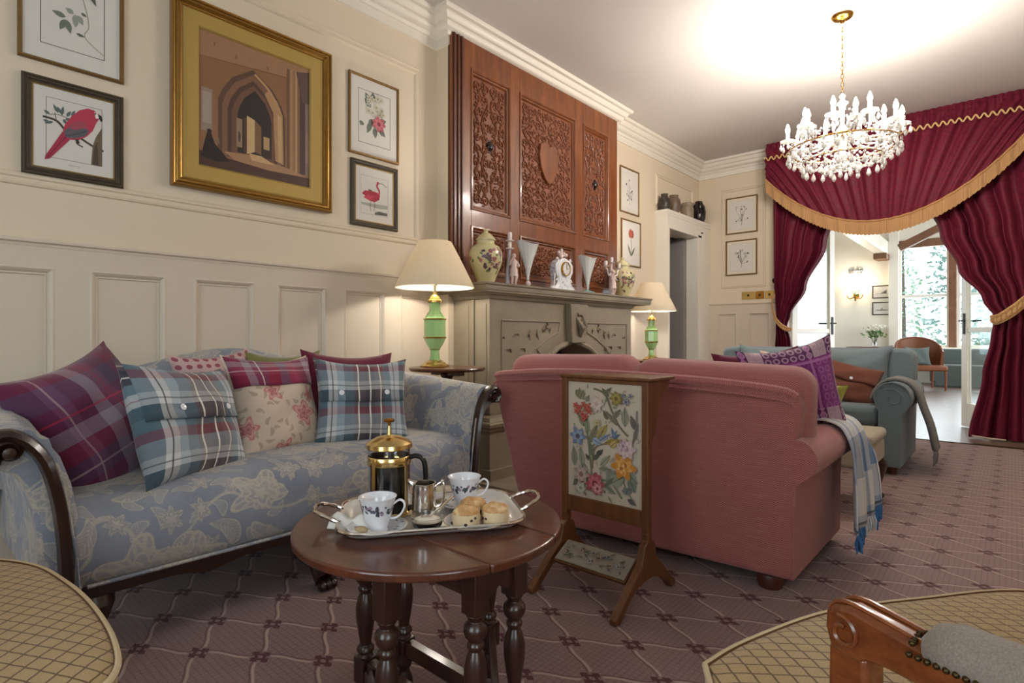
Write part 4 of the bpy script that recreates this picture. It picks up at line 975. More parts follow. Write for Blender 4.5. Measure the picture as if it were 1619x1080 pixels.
# seat with rolled front
prof = [(.3, .26), (-.43, .235), (-.452, .27), (-.46, .33), (-.458, .4), (-.44, .44), (-.40, .463), (-.32, .476), (-.1, .472), (.12, .462), (.34, .45)]
m = M(); rows = []
for i in range(25):
    x = lerp(-.76, .76, i/24); cr = 1-(x/.76)**2
    rows.append([(x, y - (.012*cr if y < -.3 else 0), z + (.014*cr if z > .44 else 0)) for y, z in prof])
m.grid(rows, cap0=True, cap1=True); m.build('seat', BD, sf, angle=60)
# back with hump
def ztop(x): return .755 + .142*math.exp(-(x/.45)**2) + .02*math.exp(-((abs(x)-.8)/.2)**2)
m = M(); rows = []
for i in range(41):
    x = lerp(-.9, .9, i/40); zt = ztop(x); q = abs(x)/.9
    yy = -.06*max(0, (q-.75)/.25)**2
    rows.append([(x, yy+.5, .22), (x, yy+.5, .5), (x, yy+.5, zt-.07), (x, yy+.495, zt-.03), (x, yy+.47, zt-.006), (x, yy+.435, zt), (x, yy+.395, zt-.012), (x, yy+.37, zt-.045), (x, yy+.35, zt-.11), (x, yy+.31, lerp(.45, zt, .45)), (x, yy+.27, .5), (x, yy+.26, .42)])
m.grid(rows, cap0=True, cap1=True); m.build('backrest', BD, sf, angle=60)
sec = [(.74, .24), (.742, .34), (.75, .45), (.765, .54), (.79, .62), (.825, .675), (.865, .703), (.905, .708), (.938, .69), (.95, .655), (.94, .622), (.915, .603), (.89, .59), (.865, .55), (.845, .48), (.835, .38), (.83, .24)]
def arm(s):
    m = M(); rows = []
    ys = [-.448, -.44, -.40, -.3, -.15, 0, .15, .3, .42]
    for k, y in enumerate(ys):
        f = (y+.45)/.9; g = 1 + .085*f
        ins = .01 if k == 0 else 0
        rows.append([(s*(x - .03*f*(z > .5)*(z-.5)/.2 - ins*(1 if x > .8 else -1)), y, (z*g if z > .3 else z)) for x, z in sec])
    if s < 0: rows = [r[::-1] for r in rows]
    m.grid(rows, closed_u=True, cap0=True, cap1=True); ao = m.build('arm', BD, sf, angle=55)
    w = M()
    path = [(s*x, -.463, z) for x, z in spiral(.9, .652, .034, 1.15, -.6, 1, 16, .25)][::-1]
    path += [(s*x, -.463, z) for x, z in [(.93, .632), (.944, .656), (.934, .684), (.91, .697), (.885, .69), (.855, .665), (.826, .618), (.804, .54), (.79, .45), (.782, .34), (.778, .2)]]
    path = spline(path, 60); w.tube(path, [lerp(.008, .032, min(1, i/34)) for i in range(60)], 8, flat=(1, .55))
    w.lathe([(.001, -.492), (.014, -.49), (.018, -.48), (.018, -.46)], seg=14, axis='Y', c=(s*.9, 0, .652))
    w.build('arm_facing', MAT['rosewood'], ao)
arm(1); arm(-1)
m = M()
for s in (1, -1):
    m.tube([(s*x, y, z) for x, y, z in [(.752, -.468, .24), (.758, -.47, .34), (.772, -.47, .45), (.79, -.47, .56)]], .004, 6)
m.tube([(-.73, -.447, .243), (0, -.461, .243), (.73, -.447, .243)], .006, 6)
m.build('piping', MAT['blue_damask'], sf)
m = M(); m.prism([(-.74, .245), (.74, .245), (.74, .2), (.5, .2), (.4, .18), (.28, .2), (.1, .2), (0, .18), (-.1, .2), (-.28, .2), (-.4, .18), (-.5, .2), (-.74, .2)], -.435, -.40); m.build('seat_shade_strip', MAT['rosewood'], sf, smooth=False, bevel=.006)  # dark strip put where only shadow lies under the seat front
def paw(x, y):
    m = M(); fy = -1 if y < 0 else .3
    m.tube([(x, y+.03, .22), (x, y+.0, .17), (x, y+.02, .1), (x, y+fy*.02, .05), (x, y+fy*.05, .03)], [.05, .048, .03, .03, .035], 10)
    for k in (-1, 0, 1): m.sphere((x+k*.022, y+fy*.075, .02), .02, 10, 6, (.8, 1.3, 1))
    m.build('foot', MAT['rosewood'], sf)
for x in (-.7, 0, .7): paw(x, -.4)
for x in (-.7, .7): paw(x, .4)

G = 'cushions on the blue sofa'
pillow('cushion', 'plum and grey tartan cushion at the left arm of the blue sofa', .5, .5, .19, (.60, .50, .655), 40, 26, -15, 'tartan_plum', group=G)
pillow('cushion', 'teal tartan cushion with buttoned flap, the left one, in front of the plum tartan cushion', .49, .44, .17, (.795, .735, .645), 30, 22, 6, 'tartan_teal', group=G, flap=.0, buttons=[(-.42, .14), (.5, .14)])
pillow('cushion', 'rose print cushion with a berry tartan band across its top', .44, .46, .15, (.60, 1.15, .655), 12, 20, 2, 'rose_print', 'tartan_berry', group=G, top_band=(.32, 'tartan_berry'))
pillow('cushion', 'teal tartan cushion with buttoned flap, the right one, behind the coffee pot', .44, .43, .15, (.73, 1.50, .645), -22, 18, 2, 'tartan_teal', group=G, flap=.0, buttons=[(-.5, .14), (.45, .14)])
pillow('cushion', 'maroon backed tartan cushion showing only its edge behind the right teal tartan cushion', .46, .45, .13, (.57, 1.53, .665), -16, 16, 3, 'maroon_cloth', 'tartan_berry', group=G)
pillow('cushion', 'small pink spotted cushion peeping out between the left teal tartan and rose print cushions', .36, .36, .11, (.40, .985, .715), 8, 14, -4, 'pink_dots', 'maroon_cloth', group=G)
pillow('cushion', 'olive cushion hardly showing behind the right edge of the rose print cushion', .38, .4, .1, (.42, 1.30, .69), 2, 14, 0, 'olive_cloth', group=G)

# ------------------------------------------------------------------ pink herringbone sofa seen from behind
ps = thing('sofa', 'pink herringbone two seat sofa seen from behind, facing the curtains', 'sofa', (1.78, 2.55, 0))
PH = MAT['pink_herringbone']
out = [(1.165, .05), (2.395, .05), (2.397, .3), (2.405, .55), (2.425, .69), (2.405, .735), (2.36, .757), (2.2, .775), (1.95, .79), (1.6, .797), (1.3, .79), (1.1, .775), (.985, .765), (.94, .755), (.92, .735), (.925, .70), (.955, .6), (1.0, .47), (1.04, .36), (1.09, .22)]
def yb(x, z): return 2.135 + .085*max(0, (x-1.85)/.55) + .05*max(0, (z-.05)/.75)*.4 + .035*max(0, (1.3-x)/.4)
m = M(); n0 = len(m.v); m.prism(out, 0, .2)
m.v = [(x, yb(x, z) + y, z) for x, y, z in m.v]
m.build('backrest', PH, ps, world=True, bevel=.025, bseg=4, angle=60)
m = M(); tp = [p for p in out[5:14]]
m.tube([(p[0], yb(p[0], p[1])+.012, p[1]-.012) for p in spline([(a, b, 0) for a, b in tp], 40)], .02, 8)
m.build('back_roll', PH, ps, world=True)
m = M(); m.tube([(p[0], yb(p[0], p[1])-.003, p[1]-.045) for p in spline([(a, b, 0) for a, b in out[5:15]], 40)], .004, 6); m.build('piping', PH, ps, world=True)
m = M()
def uvbox(m, x0, x1, y0, y1, z0, z1):
    m.prism([(x0, z0), (x1, z0), (x1, z1), (x0, z1)], y0, y1); 
    n = 4
    m.uvs[-4] = [(x0, 0), (x1, 0), (x1, y1-y0), (x0, y1-y0)]; m.uvs[-3] = [(0, z0), (0, z1), (y1-y0, z1), (y1-y0, z0)]; m.uvs[-2] = m.uvs[-4]; m.uvs[-1] = m.uvs[-3]
uvbox(m, 1.17, 2.39, 2.3, 2.97, .05, .4); m.build('base', PH, ps, world=True, bevel=.02, bseg=3)
m = M(); rows = []
for k, (x0, x1) in enumerate(((1.24, 1.78), (1.785, 2.32))):
    m = M(); uvbox(m, x0, x1, 2.33, 3.01, .4, .5); m.build('seat_cushion', PH, ps, world=True, bevel=.035, bseg=4)
def scroll_arm(s, xc):
    """s=+1: right arm"""
    pts = [(-.075, .05), (0.005, .05), (.008, .3), (.012, .40)] + [(.0 + .088*cos(a), .495 + .08*sin(a)) for a in [(-50+i*23)*pi/180 for i in range(13)]] + [(-.075, .42)]
    m = M(); rows = []
    for y in (2.24, 2.27, 2.5, 2.75, 2.97, 2.995):
        g = .97 if y in (2.995,) else 1
        rows.append([(xc + s*x*g, y, z if z < .1 else .27+(z-.27)*g) for x, z in pts])
    if s < 0: rows = [r[::-1] for r in rows]
    m.grid(rows, closed_u=True, cap0=True, cap1=True); m.build('arm', PH, ps, world=True, angle=50)
scroll_arm(1, 2.392); scroll_arm(-1, 1.165)
for k, (xc, w, zc) in enumerate(((1.335, .74, .672), (2.065, .74, .655))):
    m = M(); uvbox(m, -w/2, w/2, -.11, .11, -.19, .19)
    o = m.build('back_cushion', PH, ps, bevel=.085, bseg=6, angle=180); o.location = (xc-1.78, 2.35-2.55 + (.03 if k else 0), zc); o.rotation_euler = (radians(3), radians(-1 if k == 0 else 2), radians(3 if k else -1))
for x, y in ((1.25, 2.26), (2.31, 2.26), (1.25, 2.88), (2.31, 2.88)):
    m = M(); m.lathe([(.045, .052), (.05, .035), (.042, 0)], c=(x, y, 0), seg=14); m.build('foot', MAT['mahogany_dark'], ps, world=True)
pillow('cushion', 'purple patterned tapestry cushion standing up on the pink sofa', .42, .49, .13, (2.265, 2.74, .685), -56, 4, -11, 'tapestry_purple')
pillow('cushion', 'plum edged cushion mostly hidden behind the purple tapestry cushion', .40, .36, .1, (2.07, 2.86, .71), -66, 4, -6, 'maroon_cloth', 'tapestry_purple')
pillow('cushion', 'lime green cushion peeping out under the purple tapestry cushion', .3, .26, .08, (2.27, 2.95, .628), -70, 8, 12, 'lime_cloth')

def tassels(m, a, b, n, ln, r=.004, seed=1, spread=.02):
    rnd = random.Random(seed); a = Vector(a); b = Vector(b)
    for i in range(n):
        p = a.lerp(b, (i+.5)/n); q = Vector((p.x + rnd.gauss(0, spread*.3), p.y + rnd.gauss(0, spread*.4), p.z - ln*rnd.uniform(.75, 1.1)))
        m.tube([p, p.lerp(q, .5) + Vector((rnd.gauss(0, .004), rnd.gauss(0, .004), 0)), q], [r, r*1.25, r*.6], 5)
# plaid throw over the arm of the pink sofa
tb = thing('throw_blanket', 'blue and cream plaid wool throw draped over the arm of the pink sofa', 'blanket', (2.4, 2.85, 0))
m = M(); rows = []
prof = spline([(2.02, .515, 0), (2.18, .525, 0), (2.28, .56, 0), (2.35, .588, 0), (2.41, .592, 0), (2.468, .566, 0), (2.5, .5, 0), (2.508, .4, 0), (2.512, .3, 0), (2.515, .18, 0)], 34)
for i, p in enumerate(prof):
    t = i/33; row = []
    for j in range(25):
        v = j/24; wv = .012*sin(v*19 + t*2)*ease(0, 1, (t-.55)*3)
        y = lerp(2.70 - .03*t, 3.05 + .05*ease(0, 1, (t-.5)*2), v) ; drop = (.0 if t < .55 else -.05*(t-.55)/.45*(1-v))
        sag = -.10*max(0, (v-.82)/.18)**1.5*(1-ease(0, 1, (t-.55)*4))
        row.append((p[0] + wv + .02*v*ease(0, 1, (t-.6)*2.5), y, p[1] + drop + sag))
    rows.append(row)
m.grid(rows, uvscale=(1, 1.0)); m.build('blanket', MAT['plaid_throw'], tb, world=True, solid=.007, angle=80)
m = M(); e = rows[-1]; tassels(m, e[0], e[10], 22, .085, .005, 2); m.build('fringe', MAT['blue_tassel'], tb, world=True)
m = M(); tassels(m, e[10], e[17], 14, .075, .004, 3); lab(m.build('fringe', MAT['pale_tassel'], tb, world=True), 'pale part of the fringe')
m = M(); tassels(m, e[17], e[24], 14, .09, .005, 4); m.build('fringe', MAT['blue_tassel'], tb, world=True)

# ------------------------------------------------------------------ teal sofa by the curtains
ts = thing('sofa', 'grey teal linen sofa facing the camera in front of the curtained opening', 'sofa', (1.7, 5.0, 0))
TL = MAT['teal_linen']
m = M(); m.prism([(1.0, .06), (2.43, .06), (2.44, .5), (2.45, .8), (2.43, .845), (2.38, .86), (1.72, .862), (1.06, .862), (1.0, .85), (.97, .82), (.98, .5)], 5.24, 5.46); m.build('backrest', TL, ts, world=True, bevel=.03, bseg=3)
m = M(); m.box(1.05, 2.4, 4.66, 5.3, .06, .32); m.build('base', TL, ts, world=True, bevel=.015)
for x0, x1 in ((1.14, 1.70), (1.705, 2.30)):
    m = M(); m.box(x0, x1, 4.62, 5.26, .32, .46); m.build('seat_cushion', TL, ts, world=True, bevel=.045, bseg=4)
    m = pillow_mesh(x1-x0+.02, .46, .2); o = m.build('back_cushion', TL, ts, weld=True, angle=75); o.location = ((x0+x1)/2-1.7, .2, .66); o.rotation_euler = (radians(-10), 0, 0)
for s, xc in ((1, 2.375), (-1, 1.06)):
    pts = [(-.07, .06), (.06, .06), (.062, .42)] + [(.012 + .105*cos(a), .53 + .108*sin(a)) for a in [(-35+i*21)*pi/180 for i in range(13)]] + [(-.07, .45)]
    m = M(); rows = [[(xc + s*x, y, z) for x, z in pts] for y in (4.60, 4.605, 5.0, 5.4)]
    if s < 0: rows = [r[::-1] for r in rows]
    m.grid(rows, closed_u=True, cap0=True, cap1=True); m.build('arm', TL, ts, world=True, angle=50)
    m = M(); m.tube([(xc + s*x, 4.598, z) for x, z in pts[2:]], .006, 6); m.tube([(xc+s*x, 4.598, z) for x, z in spiral(.012, .53, .07, 1.1, 2.2, -1, 20)], .004, 6); m.build('piping', TL, ts, world=True)
for x, y in ((1.1, 4.68), (2.38, 4.68), (1.1, 5.38), (2.38, 5.38)):
    m = M(); m.lathe([(.03, .06), (.024, 0)], c=(x, y, 0), seg=12); m.build('foot', MAT['mahogany_dark'], ts, world=True)
pillow('cushion', 'terracotta cushion with one button lying on the teal sofa', .44, .36, .12, (2.06, 4.93, .60), -78, 32, 14, 'terracotta_cloth', flap=.0, buttons=[(.05, .08)])
pillow('cushion', 'ruffled peach cushion on the teal sofa, left of the terracotta cushion', .4, .36, .12, (1.66, 4.82, .665), -70, 10, 0, 'peach_cloth')
th = thing('throw_blanket', 'grey fringed throw hanging over the right arm of the teal sofa', 'blanket', (2.45, 4.95, 0))
prof = spline([(2.24, .50, 0), (2.27, .58, 0), (2.32, .638, 0), (2.388, .65, 0), (2.455, .625, 0), (2.5, .56, 0), (2.53, .45, 0), (2.57, .32, 0), (2.6, .16, 0)], 30)
rows = []
for i, p in enumerate(prof):
    t = i/29; rows.append([(p[0] + .012*sin(j*1.3)*t, lerp(4.72, 5.06, j/14)*1.0 + .1*t*(1-j/14)*1.2 , p[1]) for j in range(15)])
m = M(); m.grid(rows, uvscale=(1, 1)); m.build('blanket', MAT['grey_throw'], th, world=True, solid=.02, angle=80)
m = M(); tassels(m, rows[-1][0], rows[-1][-1], 26, .1, .006, 5); m.build('fringe', MAT['grey_throw'], th, world=True)

# beige stool between the two sofas
st = thing('footstool', 'beige upholstered footstool with dark cabriole legs between the pink and teal sofas', 'footstool', (2.08, 3.72, 0))
m = M(); m.box(-.36, .36, -.22, .22, .24, .36); m.build('seat_frame', MAT['beige_stool'], st, bevel=.015)
m = M(); m.box(-.37, .37, -.23, .23, .36, .42); lab(m.build('seat_top', MAT['beige_stool'], st, bevel=.025, bseg=3), 'padded top')
for sx in (-1, 1):
    for sy in (-1, 1):
        m = M(); m.tube([(sx*.32, sy*.18, .25), (sx*.345, sy*.205, .2), (sx*.33, sy*.19, .1), (sx*.325, sy*.185, .04), (sx*.345, sy*.205, .015)], [.035, .034, .02, .016, .022], 10); m.build('leg', MAT['rosewood'], st)
# ------------------------------------------------------------------ table lamps and their tables
def pedestal_table(name, label, loc, r, h):
    t_ = thing(name, label, 'table', loc)
    m = M(); m.lathe([(.0, h-.022), (r-.012, h-.022), (r-.004, h-.016), (r, h-.008), (r-.004, h), (.0, h)], seg=48); m.build('tabletop', MAT['lamp_table_wood'], t_)
    m = M(); m.lathe([(.03, h-.022), (.05, h-.04), (.03, h-.07), (.022, h-.2), (.034, h-.36), (.04, h-.42), (.026, h-.46), (.036, h-.5), (.03, h-.54), (.001, h-.545)], seg=20); m.box(-.12, .12, -.03, .03, h-.05, h-.022); m.build('pedestal', MAT['walnut_leg'], t_)
    for k in range(3):
        a = k*2.094+.5; m = M(); pts = [(q*cos(a), q*sin(a), z) for q, z in ((.02, .25), (.07, .23), (.13, .12), (.2, .035), (.235, .016))]; m.tube(spline(pts, 14), [lerp(.022, .012, i/13) for i in range(14)], 8); m.build('leg', MAT['walnut_leg'], t_)
    return t_
pedestal_table('side_table', 'round dark wood lamp table between the blue sofa and the fireplace', (.40, 2.325, 0), .235, .765)
pedestal_table('side_table', 'small round lamp table in the alcove right of the fireplace, behind the pink sofa', (.30, 5.14, 0), .22, .72)
def lamp(label, loc):
    L = thing('table_lamp', label, 'lamp', loc)
    m = M(); m.lathe([(.0, 0), (.088, 0), (.09, .01), (.082, .016), (.07, .02), (.064, .03), (.05, .036), (.04, .044), (.0, .046)], seg=8); m.build('base', MAT['gold_polish'], L, angle=20)
    m = M(); m.lathe([(.034, .044), (.03, .06), (.027, .1), (.032, .112), (.05, .14), (.064, .17), (.066, .178)], seg=8, cap=False); m.lathe([(.066, .184), (.066, .292)], seg=8, cap=False); m.lathe([(.066, .298), (.045, .33), (.034, .345), (.033, .395)], seg=8, cap=False); lab(m.build('body', MAT['green_glass'], L, angle=20), 'green faceted glass body')
    m = M(); m.lathe([(.06, .176), (.07, .177), (.071, .181), (.07, .186), (.06, .187)], seg=8); m.lathe([(.06, .29), (.07, .291), (.071, .295), (.07, .299), (.06, .3)], seg=8); m.lathe([(.03, .108), (.035, .11), (.03, .114)], seg=8); m.build('brass_band', MAT['brass'], L, angle=20)
    m = M(); m.lathe([(.034, .394), (.047, .397), (.047, .41), (.036, .415), (.03, .43), (.022, .44), (.016, .445), (.016, .46), (.0, .46)], seg=16); lab(m.build('collar', MAT['porcelain_rim'], L), 'pale gold collar')
    m = M(); m.lathe([(.006, .46), (.006, .5), (.017, .5), (.017, .55), (.0, .552)], seg=12); m.build('bulb_holder', MAT['bulb_holder'], L)
    m = M(); m.sphere((0, 0, .595), .03, 14, 10, (1, 1, 1.35)); m.build('bulb', MAT['lamp_bulb_glow'], L)
    m = M(); m.tube([(.017, 0, .55), (.06, 0, .6), (.055, 0, .72), (.01, 0, .765)], .002, 5); m.tube([(-.017, 0, .55), (-.06, 0, .6), (-.055, 0, .72), (-.01, 0, .765)], .002, 5); car = m
    m = M(); m.lathe([(.241, .487), (.2425, .492), (.21, .56), (.15, .68), (.105, .765), (.101, .770), (.1, .768), (.104, .763), (.148, .678), (.208, .558), (.239, .492), (.2385, .487)], seg=48, cap=False)
    s = m.build('lamp_shade', MAT['lampshade'], L, angle=60); car.build('shade_carrier', MAT['brass'], s)
    l = bpy.data.lights.new('lamp_bulb_light', 'POINT'); l.energy = LAMP_W; l.color = (1.0, .92, .8); l.shadow_soft_size = .035
    lo = bpy.data.objects.new('lamp_bulb_light', l); COL.objects.link(lo); lo.parent = L; lo.location = (0, 0, .595)
    return L
LAMP_W = 80
lamp('green glass table lamp with cream shade on the table beside the blue sofa', (.346, 2.27, .765))
lamp('green glass table lamp with cream shade in the alcove, right of the fireplace', (.30, 5.14, .72))

# ------------------------------------------------------------------ ornaments on the mantel shelf
def decals(m, profile, spots):
    """little painted shapes on a turned body: spots (theta, z, size, stretch, tilt)"""
    def rad(z):
        for (r0, z0), (r1, z1) in zip(profile, profile[1:]):
            if z0 <= z <= z1 and z1 > z0: return lerp(r0, r1, (z-z0)/(z1-z0))
        return profile[-1][0]
    for th, z, s_, st_, tl in spots:
        pts = []
        for i in range(9):
            a = 2*pi*i/9; du, dz = s_*st_*cos(a), s_*sin(a); du, dz = du*cos(tl)-dz*sin(tl), du*sin(tl)+dz*cos(tl)
            zz = z+dz; r = rad(zz)+.0008; t2 = th + du/max(r, .005); pts.append((r*cos(t2), r*sin(t2), zz))
        m.add(pts, [tuple(range(9))])
MZ = 1.3025
JP = [(.0, 0), (.058, 0), (.062, .006), (.06, .016), (.064, .03), (.08, .075), (.1, .12), (.113, .165), (.116, .2), (.108, .235), (.09, .26), (.068, .272), (.06, .28), (.058, .3)]
def ginger_jar(label, loc, seed):
    j = thing('ginger_jar', label, 'vase', loc, 0)
    m = M(); m.lathe(JP, seg=40); jb = m.build('body', MAT['jar_yellow'], j, angle=50)
    m = M(); m.lathe([(.059, .272), (.0595, .3)], seg=32, cap=False); lab(m.build('neck', MAT['jar_cream'], j), 'cream neck')
    m = M(); m.lathe([(.05, .3), (.066, .301), (.067, .308), (.058, .322), (.045, .338), (.03, .35), (.016, .356), (.014, .362), (.018, .37), (.014, .378), (.006, .384), (.0, .387)], seg=32); lab(m.build('lid', MAT['jar_yellow'], j), 'domed lid with a knob')
    rnd = random.Random(seed)
    for mat, n in (('enamel_rose', 16), ('enamel_plum', 14), ('enamel_green', 22)):
        m = M(); sp = []
        for f in range(n):
            th = rnd.gauss(-.35, .55); z = rnd.gauss(.165, .045)
            if .05 < z < .24:
                for q in range(4 if mat != 'enamel_green' else 2): sp.append((th+rnd.uniform(-.07, .07), z+rnd.uniform(-.009, .009), rnd.uniform(.004, .008), 1.5, rnd.uniform(0, 3)))
        decals(m, JP[1:], sp); m.build('painted_flowers', MAT[mat], jb)
    return j
ginger_jar('yellow lidded jar painted with flowers, at the left end of the mantel shelf', (.33, 2.735, MZ), 1)
ginger_jar('yellow lidded jar behind the white candelabra at the right end of the mantel shelf', (.31, 4.56, MZ), 2)

def figure(m, x, y, z, s, face=0.0, seed=1):
    """a small modelled porcelain figure, standing; grown as one lofted body with limbs"""
    n = len(m.v)
    m.lathe([(.016, .1), (.03, .085), (.032, .11), (.022, .135), (.025, .16), (.027, .18), (.012, .192), (.009, .2)], seg=14)
    m.sphere((0, -.002, .218), .018, 12, 8, (.9, 1, 1.15))
    for k in (-1, 1):
        m.tube([(k*.012, 0, .1), (k*.018, -.012, .055), (k*.014, .0, .008), (k*.015, -.012, .002)], [.016, .012, .008, .007], 8)
        m.tube([(k*.024, 0, .178), (k*.04, -.01, .15), (k*.03, -.03, .135 if k > 0 else .19), (k*.012, -.034, .14 if k > 0 else .215)], [.009, .008, .006, .005], 7)
    m.lathe([(.036, .062), (.032, .085), (.024, .11), (.02, .125)], seg=14)
    m.xf(Matrix.Translation((x, y, z)) @ Matrix.Rotation(face, 4, 'Z') @ Matrix.Scale(s, 4), n)
def candle_cup(m, x, y, z, s=1.0):
    m.lathe([(.004*s, 0), (.008*s, .004*s), (.026*s, .012*s), (.028*s, .016*s), (.012*s, .016*s), (.011*s, .022*s), (.014*s, .03*s), (.013*s, .052*s), (.009*s, .052*s), (.008*s, .03*s)], seg=16, c=(x, y, z))
c = thing('figurine_candlestick', 'porcelain figurine candlestick next to the left yellow jar on the mantel', 'candlestick', (.36, 2.965, MZ), 1.2)
m = M(); m.lathe([(.0, 0), (.05, 0), (.052, .008), (.04, .018), (.0, .022)], seg=24); m.build('base', MAT['figurine_white'], c)
m = M(); figure(m, .012, -.01, .018, .92); lab(m.build('figure', MAT['figurine_pink'], c), 'small figure in pale rose')
m = M(); m.tube([(-.022, .016, .01), (-.026, .02, .1), (-.014, .014, .2), (-.01, .01, .27)], [.018, .014, .012, .009], 10); lab(m.build('tree_stem', MAT['figurine_blue'], c), 'lilac stem')
m = M(); m.lathe([(.008, .262), (.03, .27), (.031, .276), (.012, .28), (.014, .3), (.012, .318), (.03, .326), (.031, .331), (.015, .335), (.016, .37), (.013, .388), (.0, .388)], seg=18, c=(-.01, .01, 0)); lab(m.build('candle_cup', MAT['figurine_white'], c), 'white candle cups')
def fan_vase(label, loc, foot, rz):
    v = thing('fan_vase', label, 'vase', loc, rz)
    if foot == 'ball':
        m = M(); m.lathe([(.0, 0), (.02, 0), (.016, .006), (.01, .014), (.018, .026), (.022, .038), (.018, .05), (.01, .058), (.014, .066), (.0, .07)], seg=20); lab(m.build('foot', MAT['figurine_pink'], v), 'ball foot'); z0 = .062
    else:
        m = M(); m.lathe([(.0, 0), (.062, 0), (.07, .008), (.072, .022), (.05, .03), (.02, .036), (.012, .044), (.0, .044)], seg=28); m.v = [(x, y*.8, z) for x, y, z in m.v]; lab(m.build('foot', MAT['blue_base'], v), 'pale blue dished foot'); z0 = .04
    H = .335-z0-.0; rows = []
    prof = [(.011, z0), (.014, z0+.03), (.026, z0+.08), (.05, z0+.15), (.078, z0+.215), (.098, z0+.265), (.104, z0+.272), (.099, z0+.268), (.076, z0+.215), (.048, z0+.15), (.024, z0+.085), (.008, z0+.035), (.0, z0+.03)]
    m = M(); seg = 48
    for r, z in prof: rows.append([(r*cos(2*pi*k/seg)*(1+.035*cos(12*2*pi*k/seg)*(r > .02)), .62*r*sin(2*pi*k/seg), z + .01*(r > .09)*cos(4*pi*k/seg)) for k in range(seg)])
    m.grid(rows, closed_u=True); lab(m.build('bowl', MAT['frosted_glass'], v, angle=70), 'flared frosted glass trumpet')
    return v
fan_vase('frosted glass fan vase on a ball foot, left of the porcelain clock', (.35, 3.155, MZ), 'ball', pi/2); fan_vase('frosted glass fan vase on a pale blue foot, right of the porcelain clock', (.35, 3.93, MZ), 'dish', pi/2)
ck = thing('mantel_clock', 'white porcelain clock with floral painting in the middle of the mantel shelf', 'clock', (.34, 3.57, MZ), pi/2)
m = M(); outl = [(-.12, 0), (.12, 0), (.13, .015), (.11, .035), (.085, .05), (.07, .08), (.078, .12), (.09, .17), (.085, .21), (.06, .245), (.03, .262), (0, .268), (-.03, .262), (-.06, .245), (-.085, .21), (-.09, .17), (-.078, .12), (-.07, .08), (-.085, .05), (-.11, .035), (-.13, .015)]
m.prism(outl, -.045, .045); m.build('case', MAT['porcelain'], ck, bevel=.014, bseg=3)
m = M(); m.lathe([(.0, .0), (.05, 0), (.052, -.004), (.05, -.01), (.0, -.011)], seg=32, axis='Y', c=(0, -.045, .18)); m.build('dial', MAT['print_paper'], ck)
m = M(); m.lathe([(.046, -.006), (.05, -.014), (.056, -.014), (.058, -.004), (.056, .002)], seg=32, axis='Y', c=(0, -.045, .18), cap=False); lab(m.build('bezel', MAT['brass'], ck), 'gilt bezel')
m = M(); m.box(-.0015, .0015, -.0585, -.057, .18, .215); m.box(0, .025, -.0585, -.057, .1785, .1815)
for k in range(12): a = k*pi/6; m.cbox((.041*sin(a), -.0572, .18+.041*cos(a)), (.003, .001, .007))
m.build('hands', MAT['ink'], ck, smooth=False)
m = M()
for s in (-1, 1): m.tube([(s*x, -.03, z) for x, z in [(.13, .01), (.12, .03), (.095, .045), (.08, .075), (.09, .1), (.105, .085)]], [.012, .014, .012, .011, .009, .007], 8); m.tube([(s*x, -.03, z) for x, z in [(.08, .12), (.1, .16), (.1, .21), (.07, .245), (.085, .262), (.1, .25)]], [.008, .012, .012, .011, .009, .006], 8)
m.tube([(-.13, -.045, .012), (0, -.06, .006), (.13, -.045, .012)], [.012, .016, .012], 8); m.build('scrollwork', MAT['porcelain'], ck)
rnd = random.Random(4); m = M()
for i in range(11): m.sphere((rnd.uniform(-.045, .045), rnd.uniform(-.03, .02), .262+rnd.uniform(0, .05)), rnd.uniform(.01, .017), 8, 6)
lab(m.build('crest_flowers', MAT['figurine_pink'], ck), 'modelled pink flowers on top')
m = M(); figure(m, .01, 0, .28, .28); m.sphere((.012, 0, .335), .012, 8, 6); lab(m.build('crest_figure', MAT['figurine_white'], ck), 'tiny white figure on top')
m = M()
for i in range(34):
    x, z = rnd.uniform(-.075, .075), rnd.uniform(.03, .24)
    if hypot(x, z-.18) > .062: m.mat = 0; m.flat([(x+.009*cos(a)*rnd.uniform(.5, 1.2), z+.009*sin(a)*rnd.uniform(.5, 1.2)) for a in [k*1.047 for k in range(6)]], -.0462)
for i in range(40):
    y, z = rnd.uniform(-.035, .035), rnd.uniform(.07, .23); m.add([(-.0925-.0*y, y+.006*cos(a), z+.008*sin(a)) for a in [k*1.257 for k in range(5)]], [(0,1,2,3,4)])
m.build('painted_flowers', MAT['figurine_blue'], ck, smooth=False)
ld = thing('ladle', 'small white porcelain ladle leaning at the left side of the mantel clock', 'ladle', (.40, 3.40, MZ), 0)
m = M(); m.tube([(0, 0, .018), (-.02, .035, .09), (-.03, .055, .14)], [.006, .005, .006], 8); m.build('handle', MAT['figurine_white'], ld)
m = M(); m.sphere((0, -.012, .019), .022, 14, 8, (1, 1.3, .85)); m.build('bowl', MAT['porcelain'], ld)
cb = thing('candelabra', 'white porcelain figure candelabra with three candle cups near the right end of the mantel', 'candelabra', (.37, 4.29, MZ), pi/2)
m = M(); m.lathe([(.0, 0), (.045, 0), (.047, .008), (.034, .018), (.0, .02)], seg=24); m.build('base', MAT['figurine_white'], cb)
m = M(); figure(m, 0, -.004, .015, .95); lab(m.build('figure', MAT['figurine_pink'], cb), 'standing figure holding the branches')
m = M(); m.tube([(0, .012, .03), (.004, .014, .15), (0, .01, .29)], [.014, .011, .008], 8)
for s in (-1, 1): m.tube(spline([(0, .01, .22), (s*.035, .008, .19), (s*.075, 0, .2), (s*.085, 0, .235), (s*.11, 0, .25)], 18), .007, 7)
m.build('branch', MAT['figurine_white'], cb)
